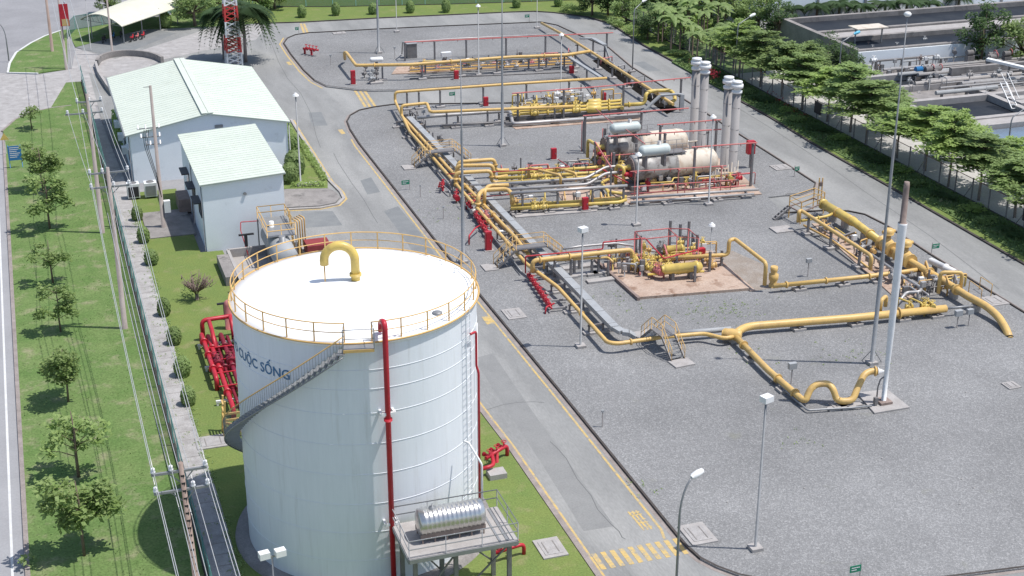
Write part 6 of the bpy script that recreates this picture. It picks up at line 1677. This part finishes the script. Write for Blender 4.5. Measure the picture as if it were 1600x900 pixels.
# hedges of the garden
def hedge(pts, w, h, lab, seed, mt='leafB'):
    rn = random.Random(seed); m = MB(); P = gl(pts, ZG)
    for a, b in zip(P[:-1], P[1:]):
        d = (b - a); n_ = int(d.length * 160 * h)
        u = d.normalized(); v = Vector((-u.y, u.x, 0))
        for k in range(n_):
            p = a + d * rn.random() + v * rn.uniform(-w / 2, w / 2) + Vector((0, 0, h * rn.random() ** .6))
            t = Vector((rn.gauss(0, 1), rn.gauss(0, 1), rn.gauss(0, .6))).normalized(); q = t.orthogonal().normalized(); s = rn.uniform(.06, .15)
            m.add([p - t * s, p + q * s * .6, p + t * s, p - q * s * .6], [(0, 1, 2, 3)])
    solo(m, 'hedge', M[mt], lab, 'hedge', 'garden hedges')
hedge([(455, 292), (508, 291)], .6, .5, 'low bright hedge along the near edge of the office garden', 1)
hedge([(470, 225), (508, 283)], .6, .5, 'low hedge along the road side of the office garden', 2)
hedge([(447, 200), (455, 232)], 1.0, .8, 'bushy hedge against the office wall in the garden', 3, 'leafM')
hedge([(184, 185), (188, 230)], 1.2, 1.2, 'bright hedge at the foot of the warehouse side wall', 4)
solo(MB().bx(g(456, 266), 1.0, 1.8, .5), 'garden_step', M['conc'], 'pale step block at the annex side door in the garden', 'step')
solo(MB().bx(g(486, 289), 1.6, .5, .25), 'garden_slab', M['conc'], 'pale flat stone in the garden by the lamp post', 'stone')
# bare shrub on the lawn
rn = random.Random(9); m = MB(); lv = MB(); p = g(308, 468)
for k in range(46):
    a = rn.random() * 6.283; e = rn.uniform(.35, 1.1); l = rn.uniform(.8, 1.7)
    d = Vector((math.cos(a) * math.cos(e), math.sin(a) * math.cos(e), math.sin(e)))
    b0 = p + Vector((d.x * .15, d.y * .15, .5 + .4 * rn.random()))
    m.sweep([b0, b0 + d * l * .5 + Vector((0, 0, .1)), b0 + d * l * .9 + Vector((0, 0, .35))], [.05, .035, .02], 5)
    for j in range(3):
        q = b0 + d * l * rn.uniform(.4, .9); m.sweep([q, q + Vector((rn.gauss(0, .2), rn.gauss(0, .2), .3))], [.03, .015], 4)
m.cyl(p, p + Vector((0, 0, .8)), .16, .14, 8)
t = thing('pruned_shrub', 'brown pruned shrub with bare stubby twigs on the lawn', 'shrub', p)
build(m, 'branches', M['bare'], t)
leaves(lv, rn, p + Vector((-.5, 0, .8)), .9, .7, .6, 110, .2, .6); build(lv, 'foliage', M['leafM'], t)
# umbrella trees in tiers along the right fence
def umbrella(seed, h, r):
    rn = random.Random(seed); tr = MB(); cr = MB()
    tr.sweep([(0, 0, -.2), (.06, 0, h * .3), (-.03, .05, h * .65), (0, 0, h * .97)], [.15, .12, .09, .03], 8)
    for lev in range(5):
        zz = h * (.56 + .105 * lev); R_ = r * (1.0, 1.02, .9, .68, .42)[lev] * rn.uniform(.92, 1.08); nb = (8, 8, 7, 6, 4)[lev]
        for k in range(nb):
            a = 6.283 * (k + rn.uniform(-.3, .3)) / nb + lev * 1.1; lift = rn.uniform(-.2, .25)
            for f in (.3, .62, .95):
                if f > .9 and rn.random() < .15: continue
                q = R_ * rn.uniform(.3, .4)
                c = Vector((R_ * f * math.cos(a), R_ * f * math.sin(a), zz + .25 * f + lift))
                leaves(cr, rn, c, q, q, .13, 85, .42, .16, .0)
            tr.sweep([(0, 0, zz - .4), (R_ * .5 * math.cos(a), R_ * .5 * math.sin(a), zz - .08 + lift), (R_ * .95 * math.cos(a), R_ * .95 * math.sin(a), zz + .12 + lift)], [.05, .035, .012], 5)
    leaves(cr, rn, (0, 0, h), r * .25, r * .25, .4, 60, .36, .4, 0)
    return tr, cr
up_ = []
for k, (h, r, cm) in enumerate(((6.4, 3.2, 'leafB'), (6.0, 3.1, 'leafM'), (6.8, 3.3, 'leafM'))):
    tr, cr = umbrella(50 + k, h, r)
    up_.append(plant_proto('umbrella_tree', '', 'tree', tr, cr, 'bark', cm, 'layered trees along the right fence'))
rn = random.Random(12)
tb = [(1170, 118), (1196, 134), (1221, 150), (1252, 171), (1283, 190), (1313, 207), (1346, 224), (1381, 248), (1416, 269), (1457, 293), (1497, 316), (1543, 344), (1587, 370), (1640, 402)]
for k, (px, py) in enumerate(tb):
    p = g(px, py); p.x = 84.15 + .3 * (k % 3)
    put(up_[(k * 2 + k // 3) % 3], used, p, k * 1.3, 'layered umbrella tree, %s from the far end of the row along the right fence' % ORD[k], (rn.uniform(.85, 1.0), rn.uniform(1.0, 1.3), rn.uniform(.88, 1.1)))
tb2 = [(1208, 112), (1248, 140), (1300, 172), (1362, 205), (1436, 252), (1520, 305)]
for k, (px, py) in enumerate(tb2):
    p = g(px, py); p.x = 88.2 + .5 * (k % 2)
    put(up_[(k + 1) % 3], used, p, k * 2.1 + .5, 'smaller layered umbrella tree close to the basin wall, %s from the far end' % ORD[k], .74 + .06 * (k % 2))
# round leafy trees and shrubs
def round_tree(seed, h, r, zc, nc=26, nl=110, ls=.38):
    rn = random.Random(seed); tr = MB(); cr = MB()
    tr.sweep([(0, 0, -.2), (.1, 0, h * .3), (0, .1, h * .6)], [.22, .17, .08], 8)
    for k in range(nc):
        while True:
            u = Vector((rn.uniform(-1, 1), rn.uniform(-1, 1), rn.uniform(-1, 1)))
            if .35 < u.length < 1: break
        c = Vector((u.x * r, u.y * r, zc + u.z * (h - zc)))
        q = r * rn.uniform(.24, .42)
        leaves(cr, rn, c, q, q, q * .75, nl, ls, .5, .5)
        tr.sweep([(0, 0, h * .35), tuple(c * .6 + Vector((0, 0, h * .12))), tuple(c)], [.06, .04, .01], 5)
    return tr, cr
rp = []
for k, (h, r, zc, cm) in enumerate(((6.5, 2.6, 3.6, 'leafD'), (5.0, 2.4, 2.6, 'leafM'), (7.5, 2.4, 4.2, 'leafD'))):
    tr, cr = round_tree(70 + k, h, r, zc)
    rp.append(plant_proto('leafy_tree', '', 'tree', tr, cr, 'bark', cm, 'dense round trees'))
for px, py, k, s, lab in ((1531, 104, 2, 1.15, 'tall dark green tree standing alone among the basins'), (1592, 104, 1, 1.25, 'wide green tree at the right frame edge among the basins'), (1640, 120, 0, 1.0, 'dark tree cut by the right frame edge among the basins'),
        (925, 24, 0, .85, 'dark dense tree at the left end of the far thicket'), (950, 24, 0, .95, 'dark dense tree second in the far thicket by the road bend'), (978, 34, 1, .9, 'grey green tree in the far thicket behind the street lamp'), (1012, 62, 0, .75, 'dark low tree at the inner road bend'),
        (1150, 40, 1, 1.2, 'broad tree before the far factory wall, left one'), (1185, 52, 1, 1.15, 'broad tree before the far factory wall, right one'), (1215, 60, 0, .9, 'dark tree beside the far basin corner'),
        (1110, 25, 1, 1.2, 'tall green tree at the top of the thicket'), (1060, 12, 0, 1.1, 'dark tree at the top behind the banana plants'), (1020, 5, 1, 1.1, 'tree at the top edge behind the street lamp'), (1290, 118, 0, .8, 'dark shrubby tree at the corner of the basins'), (1325, 122, 0, .65, 'small dark shrubby tree beside the basin pipes'),
        (305, 40, 1, 1.2, 'pale green round tree behind the lattice tower'), (400, 22, 1, 1.1, 'green tree right of the tall palm'), (430, 14, 1, .9, 'small green tree at the far fence left end'), (338, 25, 1, 1.0, 'green tree between the shed and the lattice tower'), (168, 20, 1, .8, 'small tree behind the bike shed roof')):
    put(rp[k], used, g(px, py), px * .3, lab, s)
def bush(seed, mt, n=420):
    m = MB(); rn = random.Random(seed)
    for k in range(7):
        a = rn.random() * 6.28; leaves(m, rn, (.55 * math.cos(a), .55 * math.sin(a), .45 + .25 * rn.random()), .5, .5, .42, n // 7, .24, .5, .3)
    t = thing('leafy_bush', '', 'bush', (0, 0, 0), 'bushes by the roads'); build(m, 'foliage', M[mt], t); return t
bb_ = [bush(1, 'leafM'), bush(2, 'leafB'), bush(3, 'leafD')]
bl = []
for k, (px, py) in enumerate(((1032, 78), (1050, 88), (1068, 96), (1090, 105), (1112, 118), (1140, 132), (1165, 146), (1188, 158), (1212, 176), (1240, 190), (1262, 206), (1290, 220), (1318, 238), (1345, 254), (1375, 272), (1410, 292), (1445, 312), (1478, 335), (1510, 352), (1545, 372), (1575, 392))):
    p = g(px, py); p.x = 81.6 + .7 * ((k * 7) % 3 - 1) * .6
    put(bb_[(k * 5) % 3], used, p, k, 'low bush on the strip beside the right road, %s' % (('number %s' % k) if 0 else (ORD[k] if k < 20 else 'nearest one') + ' from the far bend'), (.9 + .3 * ((k * 3) % 4) / 3, 1.1 + .4 * ((k * 5) % 3), .45 + .2 * ((k * 3) % 4) / 3))
for k, (px, py) in enumerate(((985, 52), (1000, 60), (962, 42), (905, 22), (888, 18))):
    put(bb_[k % 2], used, g(px, py), k, 'low bush at the outer edge of the far bend, %s from the inside' % ORD[k], 1.3)
m = MB(); rn = random.Random(2)
for k in range(6): leaves(m, rn, g(1086 + k * 6, 96 + k * 4, 1.6), .8, .8, .5, 50, .3, .5)
solo(m, 'flowering_shrub', M['leafR'], 'red flowering shrub behind the far exhaust stacks', 'shrub')
m = MB()
for k in range(5): leaves(m, rn, g(1205 + k * 13, 146 + k * 8.5, .5), .6, .5, .3, 30, .22, .5)
solo(m, 'red_hedge', M['leafR'], 'short line of red flowering plants at the foot of the right fence', 'hedge')
for k, (y, lab) in enumerate(((141.5, 'dark square panel hung on the right fence, farther one'), (103.6, 'dark square panel hung on the right fence, nearer one'))):
    t = thing('fence_panel', lab, 'panel', (83.4, y, .6), 'dark panels on the right fence')
    build(MB().box(83.42, y - .75, .9, 83.47, y + .75, 2.2), 'panel_board', M['black'], t)
    build(MB().box(83.40, y - .8, 2.21, 83.49, y + .8, 2.27), 'panel_edge', M['support'], t)
for k in range(26):
    rr = random.Random(200 + k); q = Vector((rr.uniform(84.5, 97), rr.uniform(167, 226), .06))
    put(bb_[(0, 2, 1, 2)[k % 4]], used, q, k, 'wild bush in the dense thicket beyond the road bend, %s of many' % (ORD[k] if k < 20 else 'small ' + ORD[k - 20]), rr.uniform(1.7, 2.8))
# palms and banana plants
def frond(m, base, a, l, droop, w, n=11):
    d = Vector((math.cos(a), math.sin(a), 0)); s = Vector((-d.y, d.x, 0)); pts = []
    for i in range(n + 1):
        t = i / n; pts.append(base + d * l * (t - .12 * t * t) + Vector((0, 0, l * (.55 * t - droop * t * t))))
    m.sweep(pts, [.03 * (1 - .7 * i / n) for i in range(n + 1)], 4)
    for i in range(1, n + 1):
        t = i / n; ll = w * math.sin(math.pi * min(1, .18 + .8 * t)) + .1
        for sg in (-1, 1):
            for o in (0, .5):
                p = pts[i - 1].lerp(pts[i], o); tip = p + s * sg * ll + d * ll * .55 - Vector((0, 0, ll * .45))
                v = d * .12
                m.add([p - v, p + v, tip], [(0, 1, 2)])
def palm(seed, h, nf, l, w):
    rn = random.Random(seed); tr = MB(); cr = MB()
    tr.sweep([(0, 0, -.2), (.05, 0, h * .5), (0, 0, h)], [.2, .16, .12], 8)
    for k in range(nf): frond(cr, Vector((0, 0, h)), 6.283 * k / nf + rn.uniform(-.2, .2), l * rn.uniform(.8, 1.1), rn.uniform(.5, 1.25) + (rn.uniform(.15, 1.1) if nf > 30 else 0), w)
    return tr, cr
tr, cr = palm(5, 7.2, 64, 3.9, 1.25)
pp = plant_proto('tall_palm', 'tall drooping palm beside the red and white lattice tower', 'palm', tr, cr, 'greywood', 'leafP', None, 'fronds')
pp.location = g(384, 97, 0); pp.scale = (1.25, 1.25, 1.0)
p2 = dup(pp, g(350, 92, 0), 2.0, 'drooping palm partly hidden behind the red and white lattice tower', (.9, .9, .9))
tr, cr = palm(6, 1.7, 18, 2.7, .8)
sp = plant_proto('small_palm', '', 'palm', tr, cr, 'bark', 'leafP', 'palms by the far factory wall', 'fronds')
for k, (px, py) in enumerate(((1237, 29), (1276, 28), (1311, 27), (1345, 26), (1382, 25), (1415, 23), (1450, 21), (1497, 14))):
    put(sp, used, g(px, py), k, 'small palm before the far factory wall, %s from the left' % ORD[k], 1.0 + .1 * (k % 3))
def banana(seed):
    rn = random.Random(seed); st_ = []; lf = MB()
    for k in range(5):
        bx_, by_ = rn.uniform(-1.2, 1.2), rn.uniform(-1.2, 1.2); hh = rn.uniform(2.2, 3.8)
        st_.append(MB().cyl((bx_, by_, -.1), (bx_, by_, hh), .12, .07, 7))
        for j in range(7):
            a = 6.283 * j / 7 + rn.random(); d = Vector((math.cos(a), math.sin(a), 0)); s = Vector((-d.y, d.x, 0)); l = rn.uniform(1.4, 2.2); w = .32
            pr0 = None; vs = []
            for i in range(6):
                t = i / 5; c = Vector((bx_, by_, hh)) + d * l * t * .85 + Vector((0, 0, l * (.7 * t - .85 * t * t))); ww = w * math.sin(math.pi * (.08 + .88 * t))
                vs += [c + s * ww - Vector((0, 0, ww * .3)), c, c - s * ww - Vector((0, 0, ww * .3))]
            fs = []
            for i in range(5): fs += [(i * 3, i * 3 + 1, i * 3 + 4, i * 3 + 3), (i * 3 + 1, i * 3 + 2, i * 3 + 5, i * 3 + 4)]
            lf.add(vs, fs)
    return st_, lf
bn = []
for k in range(2):
    a, b = banana(30 + k); bn.append(plant_proto('banana_plant', '', 'plant', None, b, 'bark', 'leafM', 'banana plants at the bend', 'leaves'))
    for s_ in a: build(s_, 'stem', M['bark'], bn[-1])
for k, (px, py) in enumerate(((1020, 48), (1045, 62), (1072, 78), (1098, 92), (1065, 42), (1095, 60), (1122, 82), (1140, 100), (1085, 30), (1118, 50))):
    put(bn[k % 2], used, g(px, py), k, 'broad leaved banana clump inside the far road bend, %s of ten' % ORD[k], 1.05 + .15 * (k % 3))
# loose pale stones, weeds and litter on the near gravel
m = MB(); rn = random.Random(41)
for k in range(26):
    p = g(rn.uniform(800, 1590), rn.uniform(480, 890)); s = rn.uniform(.04, .09)
    if 36.0 < p.x < 76: m.ball(p + Vector((0, 0, .02)), s, s * rn.uniform(.6, 1), s * .6, 6)
o = build(m, 'loose_stones', M['conc']); o['kind'] = 'stuff'; o['label'] = 'loose pale stones scattered on the gravel'; o['category'] = 'stones'
m = MB()
for (cx_, cy_, n_, r_) in ((1110, 486, 60, 1.4), (1150, 482, 40, 1.0), (1008, 762, 12, .5), (960, 470, 30, 1.5), (1330, 550, 30, 1.6), (1245, 690, 14, .9), (700, 330, 24, 2.5), (1180, 560, 12, 1.0)):
    c_ = g(cx_, cy_)
    for k in range(n_): leaves(m, rn, c_ + Vector((rn.gauss(0, r_), rn.gauss(0, r_), .04)), .1, .1, .05, 3, .14, .5)
o = build(m, 'gravel_weeds', M['leafY']); o['kind'] = 'stuff'; o['label'] = 'thin weeds growing through the gravel'; o['category'] = 'weeds'
m = MB()
for k in range(420):
    y = rn.uniform(50, 135); x = 7.62 + rn.gauss(0, .16); leaves(m, rn, (x, y, .17), .22, .3, .04, 10, .13, .5)
for k in range(160):
    y = rn.uniform(50, 135); leaves(m, rn, (rn.uniform(6.3, 7.6), y, .16), .1, .16, .03, 7, .11, .5)
o = build(m, 'path_weeds', M['leafM']); o['kind'] = 'stuff'; o['label'] = 'grass creeping over the edge of the slab path'; o['category'] = 'grass'
# grass tufts: rough ground cover on the verges
m = MB(); rn = random.Random(77)
m2 = MB()
def tuft(p, s):
    for j in range(3):
        a = rn.random() * 6.28; d = Vector((math.cos(a) * .5, math.sin(a) * .5, 1)) * s * rn.uniform(.6, 1.2); w = Vector((-math.sin(a), math.cos(a), 0)) * s * .35
        m.add([p - w, p + w, p + d], [(0, 1, 2)])
for k in range(5000):
    y = 50 + 115 * rn.random() ** 1.3; x = rn.uniform(-3.2, 5.3)
    if (math.sin(x * 1.7 + y * .4) + math.sin(y * .9 - x) + rn.uniform(-1, 1)) > .1: tuft(Vector((x, y, .09)), rn.uniform(.04, .1))
for k in range(5000):
    y = rn.uniform(72, 172); tuft(Vector((rn.uniform(79.4, 83.4), y, .17)), rn.uniform(.1, .3))
o = build(m, 'grass_tufts', M['grass']); o['kind'] = 'stuff'; o['label'] = 'rough grass tufts on the verges'; o['category'] = 'grass'

# ------------------------------------------------------------------ basins and factory beyond the right fence
def basin(name, lab, x0, y0, x1, y1, h, th, wl, wmat='water', cross_x=(), cross_y=(), mt='conc'):
    t = thing(name, lab, 'basin', (x0, y0, 0))
    for a in ((x0, y0, x1, y0 + th), (x0, y1 - th, x1, y1), (x0, y0 + th + .003, x0 + th, y1 - th - .003), (x1 - th, y0 + th + .003, x1, y1 - th - .003)):
        build(MB().box(a[0], a[1], -.1, a[2], a[3], h), 'wall', M[mt], t)
    for y in cross_y: build(MB().box(x0 + th + .003, y, -.1, x1 - th - .003, y + th, h - .06), 'cross_wall', M[mt], t)
    for x in cross_x: build(MB().box(x, y0 + th + .003, -.1, x + th, y1 - th - .003, h - .03), 'cross_wall', M[mt], t)
    build(MB().sheet([(x0 + th * .5, y0 + th * .5), (x1 - th * .5, y0 + th * .5), (x1 - th * .5, y1 - th * .5), (x0 + th * .5, y1 - th * .5)], wl), 'water_surface', M[wmat], t)
    return t
bA = basin('settling_basin', 'far long concrete basin with dark water behind the tree row', 98.5, 158.5, 150, 178.5, 3.2, .7, 2.55, 'water', (), (165.5, 169.5), 'concdk')
build(MB().box(98.5, 158.3, 0, 150, 158.49, 3.0), 'front_face', M['wall'], bA)
build(MB().box(99.2, 166.3, 1.0, 149, 169.4, 2.9), 'channel_deck', M['conc'], bA)
t = thing('pump_shelter', 'small cream roofed pump shelter on the far basin', 'shelter', (103, 164, 1.5))
build(MB().box(101, 163, 4.6, 105.5, 165.4, 4.75), 'shelter_roof', M['cream'], t)
for x in (101.3, 105.2): build(MB().box(x, 164, 1.5, x + .15, 164.15, 4.59), 'post', M['galv'], t)
bB = basin('aeration_basin', 'near concrete basin complex divided into cells right of the tree row', 92.3, 112, 150, 150.5, 2.2, .8, 1.45, 'water', (103.7, 118, 131), (118, 127.9, 130.4, 138.6, 144.6), 'conc')
build(MB().box(93.2, 139.5, .9, 103.6, 144.5, 1.5), 'grey_floor', M['concdk'], bB)
build(MB().sheet([(93, 112.5), (130.9, 112.5), (130.9, 127.8), (93, 127.8)], 1.6), 'pale_water', M['bluewater'], bB)
build(MB().box(104.6, 139.5, .8, 149, 144.5, 1.9), 'pipe_deck', M['concdk'], bB)
build(MB().box(106, 135.4, .8, 149, 138.5, 1.75), 'channel_deck', M['conc'], bB)
struct(MB().prism([(92.3, 150.6), (150, 150.6), (150, 158.2), (92.3, 158.2)], -.1, .3), 'service_yard', M['concdk'])
build(MB().box(93.2, 128.72, .9, 149, 130.38, 2.0), 'walkway', M['conc'], bB)
build(MB().box(104.6, 147.2, .5, 150, 147.8, 3.1), 'high_wall', M['concdk'], bB)
clutter('jumble of grey pipes, valves and boxes in the basin service yard', ((1318, 98), (1500, 84), (1490, 128), (1345, 140)), 70, 21, ['lagging', 'tray', 'conc', 'steel', 'brownrust', 'lagging', 'whitep'], 2.6)
clutter('grey walkway pipes and posts round the dark water cell', ((1400, 150), (1600, 140), (1600, 160), (1420, 165)), 30, 22, ['lagging', 'tray', 'galv', 'conc'], 3.0)
rn = random.Random(31)
for k in range(20):
    y = 140.6 + k * .88; x0 = 98 + rn.random() * 8; x1 = x0 + rn.uniform(6, 26); z = 2.3 if y < 150 else rn.uniform(.9, 2.0)
    t = thing('process_pipe', 'pale grey pipe lying across the basin yard, %s from the near side' % ORD[k], 'pipe', (x0, y, 0), 'basin yard pipes')
    build(MB().cyl((x0, y, z), (x1, y, z), rn.choice((.1, .14, .2, .26)), n=8), 'pipe_run', M[rn.choice(['lagging', 'tray', 'conc', 'steel', 'lagging'])], t)
    for f in (.1, .5, .9): build(MB().box(x0 + (x1 - x0) * f - .1, y - .15, .2, x0 + (x1 - x0) * f + .1, y + .15, z - .1), 'support', M['steel'], t)
    if k % 2: build(MB().tube([(x1, y, z), (x1 + .8, y, z), (x1 + .8, y, .4)], .15, 8, .3), 'elbow', M['whitep'], t)
for k in range(12):
    x, y = 100 + rn.random() * 28, 141 + rn.random() * 14
    t = thing('pump_unit', 'small pump among the basin yard pipes, %s of a dozen' % ORD[k], 'pump', (x, y, .3), 'basin yard pumps')
    build(MB().box(x - .5, y - .35, .3, x + .5, y + .35, 2.35), 'base', M['concdk'], t)
    build(MB().cyl((x - .5, y, 2.7), (x + .4, y, 2.7), .35, n=12), 'motor', M['blue' if k == 0 else 'steel'], t)
    build(MB().ring((x + .5, y, 2.9), .35, .06, 14, 5, 'x'), 'valve_wheel', M['redpale' if k % 2 else 'galv'], t)
for k, (y, x0, x1, h) in enumerate(((139.4, 104, 149, 2.2), (134, 104, 149, 2.2), (127, 104, 149, 2.2))):
    t = thing('basin_railing', 'thin grey railing along a basin walkway, %s from the far side' % ORD[k], 'railing', (x0, y, h), 'basin railings')
    m = MB()
    for z in (.5, 1.0): m.cyl((x0, y, h + z), (x1, y, h + z), .035, n=5)
    build(m, 'rails', M['galv'], t); m = MB()
    for j in range(18): m.cyl((x0 + (x1 - x0) * j / 17, y, h - .1), (x0 + (x1 - x0) * j / 17, y, h + 1), .03, n=5)
    build(m, 'rail_posts', M['galv'], t)
for k, (x, y) in enumerate(((103.2, 136), (130.6, 136.2))):
    t = thing('basin_ladder', 'white caged steps up the basin wall, %s' % ('left one', 'right one')[k], 'ladder', (x, y, 0), 'basin steps')
    m = MB()
    for s in (0, .8): m.beam((x + s, y - 2.6, 1.9), (x + s, y, 4.2), .1); m.beam((x + s, y - 2.6, 3.0), (x + s, y, 5.3), .06)
    for j in range(8): m.beam((x, y - 2.6 + j * .36, 1.9 + j * .32), (x + .8, y - 2.6 + j * .36, 1.9 + j * .32), .12, .04)
    build(m, 'steps', M['whitep'], t)
t = thing('conveyor_pipe', 'long white sloping pipe bridge over the basins', 'pipe', (112, 141, 0))
build(MB().beam((108.5, 146, 4.2), (119, 131, 2.6), .7, .3), 'bridge_beam', M['whitep'], t)
for f in (.15, .6): c = Vector((108.5, 146, 4.2)).lerp(Vector((119, 131, 2.6)), f); build(MB().beam((c.x, c.y, 1), c, .2), 'bridge_leg', M['steel'], t)
fy = 186
t = thing('factory_wall', 'pale blue grey factory wall behind the row of small palms', 'building', (120, fy + 8, 0))
build(MB().box(101, fy + 5, 0, 160, fy + 25, 9), 'wall', M['wall'], t)
for k in range(7): build(MB().box(103 + k * 8, fy + 4.9, 0, 103.4 + k * 8, fy + 5.05, 9), 'wall_pilaster', M['galv'], t)
build(MB().box(98, 181, 0, 150, 181.5, 2.0), 'planter_wall', M['conc'], t)
